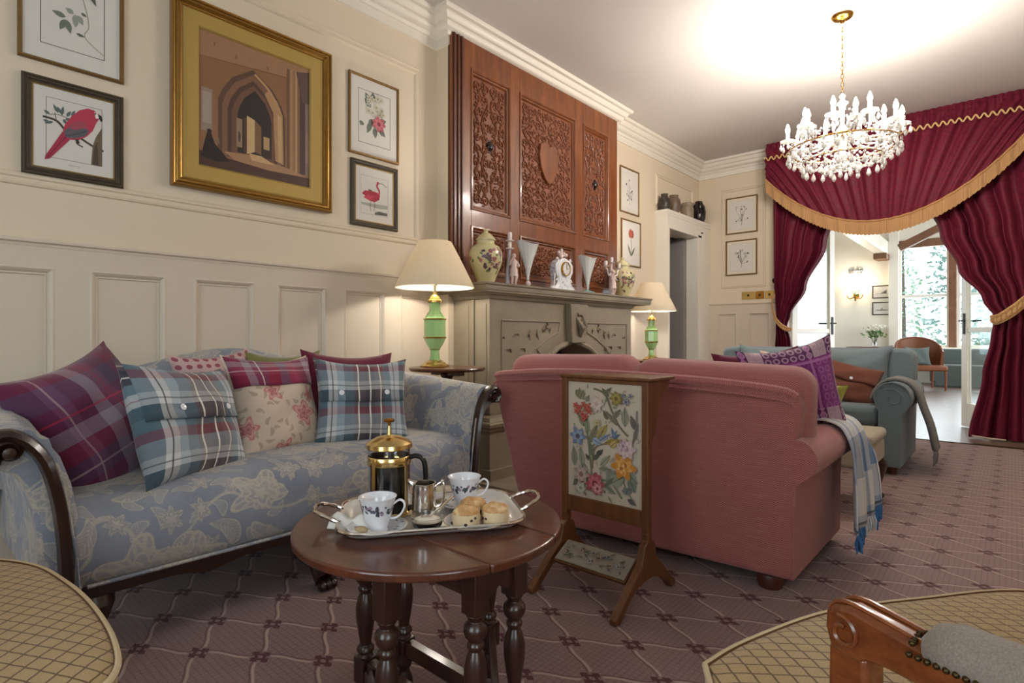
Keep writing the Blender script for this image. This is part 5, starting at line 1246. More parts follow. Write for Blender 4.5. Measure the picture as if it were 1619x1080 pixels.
for x, z in ((0, .29), (-.11, .248), (.11, .248)):
    m = M(); candle_cup(m, x, 0 if x else .01, z, 1.15); m.build('candle_cup', MAT['figurine_white'], cb)

# jugs above the doorway
def turned(name, label, cat, loc, prof, mat, rz=0, handle=None, spout=False):
    j = thing(name, label, cat, loc, rz)
    m = M(); m.lathe(prof, seg=28); m.build('body', MAT[mat], j, angle=60)
    if handle:
        m = M(); m.tube(spline(handle, 14), .008, 8, flat=(1.2, .8)); m.build('handle', MAT[mat], j)
    return j
DZ = 2.3735
turned('jug', 'dark brown jug with a handle, leftmost on the ledge above the doorway', 'jug', (.075, 5.875, DZ), [(0, 0), (.05, 0), (.062, .03), (.07, .075), (.062, .12), (.04, .15), (.034, .165), (.042, .185), (.036, .185), (.03, .165), (0, .16)], 'stoneware_dark', -1.2, [(.03, 0, .17), (.08, 0, .17), (.095, 0, .12), (.066, 0, .06)])
turned('stoneware_jar', 'tall rounded brown stoneware jar, second from the left above the doorway', 'jar', (.075, 6.11, DZ), [(0, 0), (.055, 0), (.075, .05), (.08, .11), (.07, .165), (.05, .19), (.048, .205), (.056, .212), (.045, .212), (0, .19)], 'stoneware_brown')
turned('stoneware_jar', 'short tan and brown stoneware jar, third from the left above the doorway', 'jar', (.075, 6.47, DZ), [(0, 0), (.068, 0), (.074, .02), (.074, .12), (.066, .14), (.062, .145), (.07, .15), (.072, .185), (.062, .19), (.055, .16), (0, .15)], 'stoneware_tan')
j = turned('jug', 'black glazed jug lying open mouth forward at the right end above the doorway', 'jug', (.075, 6.80, DZ), [(0, 0), (.06, 0), (.08, .05), (.085, .13), (.075, .2), (.05, .24), (.045, .265), (.035, .27), (0, .25)], 'stoneware_black', -1.0, [(.04, 0, .25), (.1, 0, .24), (.11, 0, .17), (.08, 0, .1)])
m = M(); m.lathe([(.03, .0), (.045, -.012), (.05, -.02), (.042, -.02), (.03, -.006), (0, .0)], seg=18, axis='Y', c=(0, -.075, .2)); m.build('mouth', MAT['stoneware_black'], j)

# ------------------------------------------------------------------ gate-leg coffee table
TX, TY, TR, TZ = 1.925, .905, .322, .5
ct = thing('coffee_table', 'round dark oak gate leg coffee table with turned legs, holding the tea tray', 'table', (TX, TY, 0))
def slab(y0, y1, name):
    pts = []; n = 40
    a0 = math.asin(max(-1, y0/TR)); a1 = math.asin(min(1, y1/TR))
    pts = [(TR*cos(lerp(a0, a1, i/n)), TR*sin(lerp(a0, a1, i/n))) for i in range(n+1)]
    pts += [(-x, y) for x, y in pts[::-1]]
    q = [pts[0]]
    for p in pts[1:]:
        if hypot(p[0]-q[-1][0], p[1]-q[-1][1]) > 1e-4: q.append(p)
    if hypot(q[0][0]-q[-1][0], q[0][1]-q[-1][1]) < 1e-4: q.pop()
    m = M(); m.prism(q, TZ-.02, TZ, 'XY'); return m.build(name, MAT['walnut'], ct, bevel=.005, bseg=3, smooth=True)
slab(-TR+1e-6, -.1015, 'table_leaf'); slab(-.1, .1095, 'tabletop'); slab(.111, TR-1e-6, 'table_leaf')
def turned_leg(x, y, s=1.0):
    m = M(); b = .021*s
    m.box(-b, b, -b, b, .385, .479); m.box(-b, b, -b, b, .085, .15)
    m.lathe([(.012, .386), (b, .383), (.016, .374), (.014, .37), (.024, .36), (.0255, .35), (.022, .338), (.013, .328), (.018, .322), (.018, .316), (.013, .31), (.019, .295), (.024, .275), (.024, .25), (.02, .22), (.015, .19), (.014, .18), (.021, .172), (.022, .165), (.014, .158), (b*.95, .15)], seg=20)
    m.lathe([(.0, 0), (.02, 0), (.024, .02), (.023, .04), (.015, .06), (.014, .066), (.02, .075), (b*.95, .086)], seg=20)
    m.build('leg', MAT['walnut_leg'], ct, loc=(x-TX, y-TY, 0), angle=45, bevel=.0015)
LG = [(2.178, .812), (2.178, .932), (1.785, .812), (1.785, .932)]
for p in LG: turned_leg(*p)
turned_leg(2.065, .675); turned_leg(1.9, 1.14)
m = M()
for x in (2.178, 1.785): m.prism([(.83, .479), (.914, .479), (.914, .4), (.895, .41), (.872, .425), (.85, .41), (.83, .4)], x-.012, x+.012, 'YZ')
for y in (.812, .932): m.box(1.806, 2.157, y-.01, y+.01, .415, .479)
m.build('apron', MAT['walnut_leg'], ct, world=True, smooth=False, bevel=.002)
m = M()
for y in (.812, .932): m.box(1.806, 2.157, y-.014, y+.014, .108, .146)
for x in (2.178, 1.785): m.box(x-.012, x+.012, .833, .911, .108, .146)
m.build('stretcher', MAT['walnut_leg'], ct, world=True, smooth=False, bevel=.003)
for (x0, y0), (x1, y1) in (((1.83, .79), (2.05, .68)), ((2.1, .955), (1.915, 1.135))):
    m = M(); v = Vector((x1-x0, y1-y0, 0)); a = atan2(v.y, v.x); L = v.length
    for z0, z1 in ((.108, .14), (.43, .475)): n = len(m.v); m.box(0, L, -.009, .009, z0, z1); m.xf(Matrix.Translation((x0, y0, 0)) @ Matrix.Rotation(a, 4, 'Z'), n)
    m.build('gate_rail', MAT['walnut_leg'], ct, world=True, smooth=False, bevel=.002)

# ------------------------------------------------------------------ tea tray and what is on it
tz = TZ + .0005
ty = thing('serving_tray', 'silver serving tray with two loop handles on the round coffee table', 'tray', (1.915, .915, tz), radians(54))
def rrect(l, w, r, n=7):
    pts = []
    for cx, cy, a0 in ((l/2-r, w/2-r, 0), (-l/2+r, w/2-r, pi/2), (-l/2+r, -w/2+r, pi), (l/2-r, -w/2+r, 1.5*pi)):
        pts += [(cx + r*cos(a0+i*pi/2/n), cy + r*sin(a0+i*pi/2/n)) for i in range(n+1)]
    return pts
m = M(); rows = []
for ins, z in ((.03, 0), (.018, .001), (.008, .008), (0, .015), (-.004, .017), (-.004, .019), (.001, .0185), (.01, .01), (.02, .0035), (.032, .003)): rows.append([(x, y, z) for x, y in rrect(.43-2*ins, .285-2*ins, max(.01, .06-ins))])
m.grid(rows, closed_u=True, cap0=True, cap1=True); m.build('tray_body', MAT['silver_tray'], ty, angle=50)
m = M(); m.tube([(x, y, .0185) for x, y in rrect(.437, .292, .063, 10)], .004, 6, closed=True); lab(m.build('rim', MAT['silver'], ty), 'beaded silver rim')
for s in (-1, 1):
    m = M(); m.tube(spline([(s*.214, -.055, .018), (s*.24, -.052, .03), (s*.268, -.035, .04), (s*.275, 0, .042), (s*.268, .035, .04), (s*.24, .052, .03), (s*.214, .055, .018)], 26), [.0045 + .0015*(i % 3 == 0) for i in range(26)], 8); m.build('handle', MAT['silver'], ty)
sz = tz + .0036
fpz = sz
fr = thing('french_press', 'glass coffee press with gold lid and black handle, full of black coffee', 'coffee press', (1.822, .857, fpz), radians(40))
R = .052
m = M(); m.lathe([(R, .002), (R+.0005, .01), (R, .165), (R+.003, .172), (R+.001, .173), (R-.0025, .166), (R-.0025, .004), (.0, .004)], seg=40); m.build('beaker', MAT['clear_glass'], fr)
m = M(); m.lathe([(0, .0055), (R-.0032, .0055), (R-.0032, .128), (0, .128)], seg=40); m.build('coffee', MAT['coffee'], fr)
m = M(); m.lathe([(R+.001, .126), (R+.0025, .128), (R+.0025, .146), (R+.001, .148)], seg=40, cap=False); m.lathe([(R+.001, .0), (R+.003, .001), (R+.003, .01), (R+.001, .012)], seg=40, cap=False)
for a in (1.0, 2.6, 4.2, 5.8): n = len(m.v); m.box(R+.001, R+.003, -.005, .005, .004, .146); m.xf(Matrix.Rotation(a, 4, 'Z'), n)
lab(m.build('frame', MAT['gold_polish'], fr), 'gold metal holder')
m = M(); m.lathe([(R+.004, .166), (R+.006, .168), (R+.005, .178), (R-.002, .184), (R-.012, .189), (.03, .194), (.014, .197), (.006, .199), (.004, .222), (0, .222)], seg=40); m.build('lid', MAT['gold_polish'], fr)
m = M(); m.lathe([(.003, .218), (.004, .23), (.013, .232), (.014, .237), (.01, .24), (0, .2405)], seg=20); lab(m.build('plunger_knob', MAT['brass'], fr), 'brass plunger knob')
m = M(); m.lathe([(.003, .02), (.003, .2)], seg=8); m.build('plunger_rod', MAT['steel'], fr)
m = M(); m.tube(spline([(R, 0, .142), (R+.018, 0, .146), (R+.036, 0, .134), (R+.041, 0, .09), (R+.034, 0, .04), (R+.016, 0, .018), (R, 0, .016)], 26), .0085, 10, flat=(1, .75)); lab(m.build('handle', MAT['black_plastic'], fr), 'black curved handle')

CUP = [(0, .004), (.018, .003), (.0235, 0), (.0245, .003), (.0225, .007), (.027, .018), (.033, .04), (.0375, .06), (.0425, .075), (.0435, .0765), (.042, .076), (.036, .06), (.031, .04), (.025, .02), (.018, .012), (0, .011)]
SAU = [(0, .002), (.026, .0015), (.03, 0), (.033, .002), (.05, .009), (.066, .014), (.068, .0155), (.0665, .0165), (.05, .0115), (.034, .005), (.026, .004), (0, .004)]
def sprigs(prof, z, n, dz, s_, th0=0, mats=('leaf_dark', 'petal_mauve', 'petal_grey'), parent=None, seed=1):
    rnd = random.Random(seed)
    for q, mt in enumerate(mats):
        sp = []
        for i in range(n):
            th = th0 + 2*pi*i/n + q*.2
            for k in range(3 if q == 0 else 2): sp.append((th + rnd.uniform(-.16, .16), z + rnd.uniform(-dz, dz), s_*rnd.uniform(.7, 1.2), 2.0 if q == 0 else 1.2, rnd.uniform(0, 3)))
        m = M(); decals(m, prof, sp); m.build('floral_band', MAT[mt], parent)
def cup(label, loc, rz):
    c = thing('teacup', label, 'cup', loc, rz)
    m = M(); m.lathe(CUP, seg=40); cbw = m.build('bowl', MAT['porcelain'], c, angle=60)
    m = M(); m.lathe([(.0425, .0755), (.0438, .0768), (.0425, .0772)], seg=40, cap=False); lab(m.build('rim', MAT['porcelain'], c), 'white rim')
    m = M(); m.tube(spline([(.037, 0, .06), (.05, 0, .069), (.06, 0, .064), (.0615, 0, .052), (.053, 0, .036), (.041, 0, .028), (.03, 0, .027)], 20), .0034, 8, flat=(1.2, .8)); m.build('handle', MAT['porcelain'], c)
    op = CUP[3:10]; sprigs(op, .052, 9, .009, .0034, parent=cbw, seed=int(loc[0]*100))
    return c
def saucer(label, loc):
    s = thing('saucer', label, 'saucer', loc)
    m = M(); m.lathe(SAU, seg=48); m.build('dish', MAT['porcelain'], s, angle=60)
    m = M(); rnd = random.Random(8)
    for i in range(16):
        a = 2*pi*i/16; r = .05 + rnd.uniform(-.006, .008); zz = lerp(.0115, .0165, (r-.05)/.0165) + .0012; c = (r*cos(a), r*sin(a))
        b = rnd.uniform(0, 6.28); m.add([(c[0]+.006*cos(b)*cos(t)-.0025*sin(b)*sin(t), c[1]+.006*sin(b)*cos(t)+.0025*cos(b)*sin(t), zz) for t in [k*.785 for k in range(8)]], [tuple(range(8))])
    m.build('floral_band', MAT['leaf_dark'], s); return s
saucer('floral saucer under the front left teacup on the tray', (1.914, .758, sz)); saucer('floral saucer under the teacup at the back right of the tray', (1.926, 1.02, sz))
cup('white floral teacup at the front left of the tray, before the coffee press', (1.914, .758, sz+.0045), radians(42)); cup('white floral teacup at the back right of the tray, behind the scones', (1.926, 1.02, sz+.0045), radians(42))
for k, (x, y, a, l) in enumerate(((1.924, .708, .3, 'small wrapped biscuit on the saucer of the front left teacup'), (1.895, .968, .8, 'small wrapped biscuit on the saucer of the back right teacup'))):
    b = thing('biscuit', l, 'biscuit', (x, y, sz+.0165), a); m = M(); m.sphere((0, 0, .004), .017, 12, 8, (1, .62, .4)); m.build('biscuit_body', MAT['biscuit'], b)
    m = M(); m.box(-.02, .02, -.012, .012, -.001, .0005); lab(m.build('wrapper', MAT['white_napkin'], b), 'pale wrapper')
mj = thing('milk_jug', 'small silver milk jug between the cups on the tray', 'jug', (1.925, .885, sz), radians(40))
MJ = [(0, .001), (.026, 0), (.029, .004), (.0295, .03), (.028, .075), (.0275, .086), (.029, .09), (.0265, .09), (.0255, .07), (.026, .01), (0, .008)]
m = M(); m.lathe(MJ, seg=32); n = len(m.v); m.build('body', MAT['silver'], mj, angle=50)
m = M(); m.tube([(-.024, 0, .084), (-.036, 0, .094), (-.04, 0, .098)], [.012, .007, .003], 8); m.build('spout', MAT['silver'], mj)
m = M(); m.tube(spline([(.027, 0, .08), (.045, 0, .092), (.05, 0, .07), (.044, 0, .04), (.028, 0, .03)], 16), .003, 8); m.sphere((.044, 0, .094), .005); m.build('handle', MAT['silver'], mj)
gd = thing('glass_dish', 'small glass dish of clotted cream at the front middle of the tray', 'bowl', (1.993, .839, sz))
m = M(); m.lathe([(0, .002), (.02, 0), (.024, .003), (.034, .016), (.038, .032), (.0395, .034), (.0375, .034), (.032, .018), (.022, .006), (0, .005)], seg=32); m.build('bowl', MAT['clear_glass'], gd)
m = M(); m.lathe([(0, .006), (.021, .0065), (.031, .0185), (.034, .025), (.02, .031), (0, .033)], seg=28); lab(m.build('cream', MAT['cream_dairy'], gd), 'pale cream filling')
ts_ = thing('teaspoon', 'silver teaspoon resting in the glass dish of cream', 'spoon', (1.993, .839, sz+.03), radians(60))
m = M(); m.tube([(.005, 0, .004), (.03, 0, .02), (.06, 0, .045)], [.002, .002, .0032], 6); m.build('handle', MAT['silver'], ts_); m = M(); m.sphere((-.002, 0, .003), .01, 10, 6, (1.3, .8, .4)); m.build('bowl', MAT['silver'], ts_)
pl = thing('plate', 'round floral edged plate holding the scones on the right of the tray', 'plate', (2.048, .94, sz))
m = M(); m.lathe([(0, .002), (.04, .001), (.045, .003), (.06, .009), (.074, .012), (.0755, .0135), (.073, .014), (.058, .011), (.044, .005), (0, .004)], seg=48); m.build('dish', MAT['porcelain'], pl); m = M(); m.lathe([(.073, .0135), (.0757, .0142), (.0745, .0148)], seg=48, cap=False); lab(m.build('rim', MAT['porcelain_rim'], pl), 'thin gilt rim')
for k, (x, y, l) in enumerate(((2.052, .906, 'round fruit scone at the front left of the plate'), (2.089, .965, 'round fruit scone at the right of the plate'), (2.018, .962, 'fruit scone at the back of the plate, propped behind the other two'))):
    s = thing('scone', l, 'scone', (x, y, sz+.0055), k*1.9, 'scones on the plate'); rnd = random.Random(k+2)
    prof = [(0, 0), (.028, 0), (.032, .004), (.0325, .014), (.034, .024), (.032, .034)]; m = M(); m.lathe(prof, seg=26); m.v = [(x*(1+.03*sin(5*x*90+z*200)), y*(1+.03*cos(y*120)), z) for x, y, z in m.v]; lab(m.build('side', MAT['scone_side'], s), 'pale floury side')
    m = M(); m.lathe([(.0322, .0335), (.0305, .039), (.024, .0445), (.013, .048), (0, .049)], seg=26); m.v = [(x, y, z+.0022*sin(x*190+k)*cos(y*170)) for x, y, z in m.v]; lab(m.build('crust', MAT['scone_top'], s), 'golden top crust')
    for i in range(4):
        a = -1.2 + rnd.uniform(-1.2, 1.2) - k*1.9; m = M(); m.sphere((.032*cos(a), .032*sin(a), rnd.uniform(.008, .028)), .0042, 8, 6, (1, 1, .8)); m.build('currant', MAT['raisin'], s)
nk = thing('napkin', 'white folded napkin at the left end of the tray behind the front cup', 'napkin', (1.838, .742, sz), radians(35))
m = M(); rows = [[(lerp(-.05, .05, i/8), lerp(-.03, .03, j/6), .002 + .03*max(0, sin(pi*j/6))*(.7+.3*sin(i*1.3)) ) for i in range(9)] for j in range(7)]; m.grid(rows); m.build('cloth', MAT['white_napkin'], nk, solid=.003, angle=80)
# ------------------------------------------------------------------ embroidered fire screen
fs = thing('fire_screen', 'oak framed fire screen with floral embroidery standing behind the pink sofa', 'fire screen', (1.84, 1.83, 0))
OK = MAT['oak']
for x in (1.665, 2.02):
    m = M(); m.box(x-.013, x+.013, 1.815, 1.845, .25, .79); m.build('post', OK, fs, world=True, smooth=False, bevel=.003)
    m = M(); m.prism([(1.60, 0), (1.63, 0), (1.67, .035), (1.73, .075), (1.80, .085), (1.86, .085), (1.92, .065), (1.97, .03), (2.0, 0), (2.03, 0), (2.035, .018), (2.0, .045), (1.94, .1), (1.885, .15), (1.865, .21), (1.845, .22), (1.845, .25), (1.815, .25), (1.815, .22), (1.795, .21), (1.775, .15), (1.71, .105), (1.64, .05), (1.597, .018)], x-.014, x+.014, 'YZ'); m.build('foot', OK, fs, world=True, smooth=False, bevel=.004)
    m = M(); m.prism([(1.845, .79), (2.0, .79), (1.985, .765), (1.95, .745), (1.915, .70), (1.9, .65), (1.88, .6), (1.86, .575), (1.845, .57)], x-.009, x+.009, 'YZ'); m.build('bracket', OK, fs, world=True, smooth=False, bevel=.003)
m = M(); m.box(1.645, 2.045, 1.808, 2.005, .79, .803); m.build('top_board', OK, fs, world=True, smooth=False, bevel=.004)
for z0, z1 in ((.775, .79), (.265, .325)): m = M(); m.box(1.678, 2.007, 1.818, 1.842, z0, z1); m.build('rail', OK, fs, world=True, smooth=False, bevel=.002)
m = M(); m.box(1.678, 2.007, 1.826, 1.838, .325, .775); sp_ = lab(m.build('screen_panel', plain('linen_ground', '#c2b29f', .9, 0, .1, 200), fs, world=True, smooth=False), 'pale linen ground')
def d_embroidery(d):
    rnd = random.Random(21)
    for i in range(80): u, v = rnd.uniform(.05, .95), rnd.uniform(.04, .96); d.leaf(u, v, u+rnd.uniform(-.08, .08), v+rnd.uniform(-.06, .06), .014, rnd.choice(['#8b8570', '#a3947e', '#9a8a86', '#7c806c']))
    d.line([(.34, .84), (.3, .6), (.27, .45), (.24, .3)], .012, '#6f7158'); d.line([(.84, .42), (.72, .34), (.62, .22), (.52, .08), (.36, .04)], .012, '#6d6552'); d.line([(.96, .2), (.95, .36), (.9, .47)], .012, '#7a6f68')
    d.line([(.9, .5), (.6, .5), (.38, .56), (.34, .74)], .01, '#7d6c4e'); d.line([(.36, .84), (.6, .83), (.76, .95)], .012, '#747a64'); d.line([(.78, .72), (.8, .84), (.93, .97)], .01, '#747a64')
    L = [(.3, .52, .42, .34, .045, '#7a7257'), (.27, .46, .26, .28, .035, '#7f8468'), (.22, .38, .1, .24, .03, '#8a8a6a'), (.42, .46, .56, .34, .05, '#a48c4e'), (.36, .54, .5, .4, .03, '#8e8158'), (.56, .3, .5, .22, .03, '#6b604c'),
         (.64, .28, .74, .2, .035, '#76705c'), (.7, .34, .53, .22, .03, '#7c7460'), (.8, .34, .8, .18, .05, '#8a8772'), (.58, .1, .48, .03, .03, '#6d6552'), (.52, .08, .62, .02, .025, '#6d6552'), (.94, .36, .88, .24, .04, '#645f58'), (.92, .46, .98, .3, .03, '#736c62'),
         (.52, .5, .8, .46, .04, '#94783c'), (.6, .53, .7, .47, .04, '#b59a58'), (.44, .49, .6, .42, .03, '#7f8ba4'), (.34, .48, .48, .52, .045, '#8d9bb0'), (.66, .46, .62, .36, .02, '#5c6d8e'), (.64, .45, .74, .41, .02, '#5c6d8e'), (.62, .45, .7, .38, .018, '#7a88a6'),
         (.4, .62, .5, .56, .03, '#3d423e'), (.36, .66, .45, .6, .03, '#4f5348'), (.3, .66, .24, .62, .02, '#494c44'), (.36, .64, .3, .5, .03, '#6e7358'), (.08, .74, .06, .56, .045, '#7d7f6c'), (.2, .74, .16, .56, .04, '#8d8e7c'), (.1, .86, .2, .72, .04, '#8a8776'), (.06, .92, .16, .8, .03, '#6d6c58'),
         (.44, .73, .62, .72, .035, '#84866f'), (.46, .7, .6, .6, .04, '#97977f'), (.56, .84, .72, .72, .09, '#7e8070'), (.6, .84, .8, .76, .08, '#8d8f7c'), (.86, .76, .94, .88, .06, '#6c7264'), (.84, .72, .97, .8, .05, '#7d8474'), (.54, .86, .66, .78, .025, '#636a56'), (.52, .86, .68, .92, .03, '#7a806c'),
         (.76, .88, .9, .88, .04, '#788078'), (.82, .9, .86, .84, .04, '#69726c'), (.84, .94, .96, .98, .03, '#5c5a5a'), (.1, .06, .18, .14, .04, '#6e6b50'), (.22, .06, .16, .14, .04, '#7c785c'), (.14, .12, .16, .04, .03, '#807a5c'), (.26, .16, .3, .1, .02, '#807a6a')]
    for q in L: d.leaf(*q); d.line([(q[0], q[1]), (q[2], q[3])], .004, '#5a5444', False)
    for u, v in ((.1, .2), (.15, .22), (.22, .19), (.27, .23), (.2, .27), (.25, .29), (.31, .24), (.12, .25), (.3, .2), (.22, .31)): d.flower(u, v, .045, 5, '#a4483a', '#b96152', '#7f2f2c', int(u*100))
    d.flower(.14, .47, .12, 6, '#6b7790', '#8a94a8', '#5a4c58', 5); d.flower(.42, .17, .1, 7, '#c4aca0', '#cdb6a8', '#b79a92', 8)
    d.flower(.8, .67, .17, 6, '#b9792f', '#cc9550', '#9a5f2c', 6); d.flower(.77, .69, .09, 5, '#c5853c', '#d8a86a', '#a0642e', 16); d.flower(.7, .11, .09, 8, '#7d6f3e', '#9a8748', '#6e5a34', 7)
    d.flower(.4, .86, .14, 8, '#9c4a50', '#b8676a', '#7d3038', 9); d.flower(.44, .9, .08, 6, '#b87478', '#cf9a96', '#963c46', 19); d.flower(.2, .8, .12, 7, '#a08a80', '#b7a196', '#8a6458', 10); d.flower(.84, .52, .13, 7, '#b99f9c', '#c6b0aa', '#9c7480', 12); d.flower(.8, .5, .07, 6, '#a88a94', '#bba4aa', '#8f6876', 22)
    d.flower(.84, .13, .05, 5, '#73707a', '#8a8890', '#4c4a54', 13); d.flower(.9, .08, .035, 5, '#73707a', '#8a8890', '#4c4a54', 14); d.flower(.8, .08, .03, 5, '#73707a', '#8a8890', '#4c4a54', 15); d.flower(.44, .33, .05, 6, '#a89a6a', '#b8ab7e', '#8e7a4a', 17); d.flower(.2, .92, .08, 6, '#a9a596', '#b8b3a4', '#8c8574', 18)
d = Draw(.31, .44, 0, .95); d_embroidery(d); o = d.build('embroidery', sp_); o.location = (1.8425-1.84, 1.8255-1.83, .55); lab(o, 'floral wool embroidery')
m = M(); n = 0; m.prism([(-.155, -.055), (.155, -.055), (.155, .055), (-.155, .055)], -.008, .008, 'XY'); fr_ = m.build('footrest', OK, fs, bevel=.004); fr_.location = (1.843-1.84, 1.765-1.83, .118); fr_.rotation_euler = (radians(28), 0, 0)
m = M(); m.prism([(-.15, -.05), (.15, -.05), (.15, .05), (-.15, .05)], .0085, .016, 'XY'); fc = m.build('footrest_pad', MAT['ink_cfc2b0'] if 'ink_cfc2b0' in MAT else plain('linen_pad', '#968a7c', .9, 0, .1, 200), fr_, bevel=.004)
def d_pad(d):
    rnd = random.Random(31)
    for i in range(9): u, v = .08+.1*i, .5+.25*sin(i*1.9); d.flower(u, v, .05, 6, rnd.choice(['#8d6a60', '#7f8290', '#93684f', '#6e6f60']), '#a99a8c', '#5a4a48', i)
    for i in range(34): u, v = rnd.uniform(.04, .96), rnd.uniform(.1, .9); d.leaf(u, v, u+rnd.uniform(-.08, .08), v+rnd.uniform(-.2, .2), .014, rnd.choice(['#6d6f5c', '#57594c', '#7b6c60', '#5c5866']))
d = Draw(.29, .09, 0, .95); d_pad(d); o = d.build('embroidery', fr_); o.rotation_euler = (-pi/2, 0, 0); o.location = (0, 0, .0165)

# ------------------------------------------------------------------ two gold trellis armchairs in the foreground
def seat_cushion(name, poly, zt, th, parent, crown=.02):
    """upholstered seat from a plan outline (world xy) with corded edge"""
    cx = sum(p[0] for p in poly)/len(poly); cy = sum(p[1] for p in poly)/len(poly)
    P = spline([(a, b, 0) for a, b in poly + [poly[0]]], 72)[:-1]; n = len(P); m = M(); rows = []
    for k, z in ((1.0, zt-th), (1.0, zt-.012), (.995, zt-.003), (.98, zt+.002), (.9, zt+.008), (.7, zt+crown*.7), (.4, zt+crown*.95), (.12, zt+crown), (.001, zt+crown)):
        rows.append([(cx + (p.x-cx)*k, cy + (p.y-cy)*k, z) for p in P])
    m.grid(rows, closed_u=True)
    m.uvs = []
    for f in m.f:
        vs = [m.v[i] for i in f]; side = max(v[2] for v in vs) <= zt-.011 + 1e-6
        m.uvs.append([((v[0]-v[1])*.7, v[2]) if side else (v[0], v[1]) for v in vs])
    m.build(name, MAT['trellis_gold'], parent, world=True, angle=60)
    c = M(); c.tube([(p.x, p.y, zt) for p in P], .0055, 8, closed=True); c.uvs = [None if u is None else [(b, a) for a, b in u] for u in c.uvs]
    c.build('piping', MAT['trellis_cord'], parent, world=True)
ac = thing('armchair', 'gold trellis armchair with carved wooden arm and tweed arm pad, bottom right corner', 'armchair', (3.1, 1.05, 0))
seat_cushion('seat', [(2.63, .885), (2.655, 1.0), (2.735, 1.21), (2.865, 1.4), (3.03, 1.59), (3.25, 1.62), (3.42, 1.5), (3.45, 1.1), (3.4, .72), (3.1, .66), (2.85, .70), (2.7, .79)], .42, .13, ac)
def turned_out(m, x, y, z0, z1, r=.024): m.lathe([(r*.7, z0), (r, z0+.04), (r*.8, z0+.1), (r*1.2, z1-.05), (r*1.2, z1)], c=(x, y, 0), seg=12)
for x, y in ((2.70, .87), (3.35, .80), (2.98, 1.48), (3.38, 1.45)):
    m = M(); turned_out(m, x, y, 0, .3); m.build('leg', MAT['chair_wood'], ac, world=True)
m = M(); m.prism([(3.38, .3), (3.46, .3), (3.56, .95), (3.5, .97), (3.44, .9)], .72, 1.5); m.build('backrest', MAT['trellis_gold'], ac, world=True, bevel=.02)
CW = MAT['chair_wood']
def chair_arm(a, b, za, zb, post, name_label=None):
    """scrolled arm from front knob a to back b (plan xy), with padded top"""
    A = Vector((a[0], a[1], 0)); B = Vector((b[0], b[1], 0)); d = (B-A).normalized(); ang = atan2(d.y, d.x); L = (B-A).length
    side = [(-.027, -.012), (-.0255, .008), (-.015, .02), (.004, .0245), (.05, .018), (.1, .01), (.16, .006), (L*.7, .01), (L, .02), (L, -.025), (L*.7, -.03), (.17, -.034), (.12, -.034), (.085, -.032), (.05, -.03), (.026, -.032), (.016, -.04), (-.02, -.036)]
    m = M(); m.prism(side, -.022, .022)
    m.v = [(x, y, z + za + (zb-za)*max(0, x)/L) for x, y, z in m.v]; m.xf(Matrix.Translation(A) @ Matrix.Rotation(ang, 4, 'Z'))
    m.build('arm', CW, ac, world=True, bevel=.007, bseg=3, smooth=True)
    m = M()
    for s in (-1, 1):
        m.tube([(x, s*.0235, z+za) for x, z in spiral(.0, -.008, .02, 1.1, 1.9, -1, 26, .35)], .0035, 6)
        m.tube([(p[0], s*.012, p[1]+.001+za+(zb-za)*max(0, p[0])/L) for p in spline([(q[0], q[1], 0) for q in side[1:7]], 20)], .0035, 6)
    m.xf(Matrix.Translation(A) @ Matrix.Rotation(ang, 4, 'Z')); m.build('arm_carving', CW, ac, world=True)
    m = M(); m.prism([(-.024, za-.03), (.024, za-.03), (.025, za-.1), (.022, za-.16), (.012, .3), (-.032, .3), (-.033, .42), (-.026, za-.1)], -.018, .018); m.xf(Matrix.Translation(A) @ Matrix.Rotation(ang, 4, 'Z'))
    m.build('arm_post', CW, ac, world=True, bevel=.006, bseg=3, smooth=True)
    m = M(); rows = []
    for i in range(15):
        t = i/14; x = .074 + t*(L-.076); k = min(1, (1-(1-min(1, t*5))**2)**.5 + .05); zz = za + (zb-za)*x/L + .008
        rows.append([(x, .034*k*cos(q), zz + (.034*k*sin(q) if sin(q) > 0 else .012*k*sin(q))) for q in [2*pi*j/20 for j in range(20)]])
    m.grid(rows, closed_u=True, cap0=True, cap1=True); m.xf(Matrix.Translation(A) @ Matrix.Rotation(ang, 4, 'Z')); lab(m.build('arm_pad', MAT['grey_tweed'], ac, world=True), 'grey tweed arm pad')
    m = M()
    for s in (-1, 1):
        for i in range(28): x = .084 + i*.009; m.sphere((x, s*.0335, za + (zb-za)*x/L + .005), .0036, 8, 6)
    for i in range(-3, 4): m.sphere((.074+.003*abs(i), i*.009, za+(zb-za)*.074/L+.016), .0036, 8, 6)
    m.xf(Matrix.Translation(A) @ Matrix.Rotation(ang, 4, 'Z')); lab(m.build('nail_trim', MAT['brass_dark'], ac, world=True), 'row of dark nail heads')
chair_arm((2.857, .797), (3.17, .645), .60, .625, None)
ac2 = thing('armchair', 'gold trellis armchair whose bowed seat front fills the bottom left corner', 'armchair', (1.68, -.1, 0))
seat_cushion('seat', [(1.24, .02), (1.28, .15), (1.4, .222), (1.55, .25), (1.72, .262), (1.9, .255), (2.015, .225), (2.06, .14), (2.055, 0), (2.02, -.25), (1.98, -.4), (1.4, -.4), (1.27, -.2)], .45, .14, ac2)
for x, y in ((1.33, .12), (1.98, .12), (1.4, -.35), (1.96, -.35)):
    m = M(); turned_out(m, x, y, 0, .32); m.build('leg', MAT['chair_wood'], ac2, world=True)
m = M(); m.prism([(-.33, .32), (-.42, .32), (-.5, .9), (-.44, .9)], 1.4, 1.96, 'YZ'); m.build('backrest', MAT['trellis_gold'], ac2, world=True, bevel=.02)

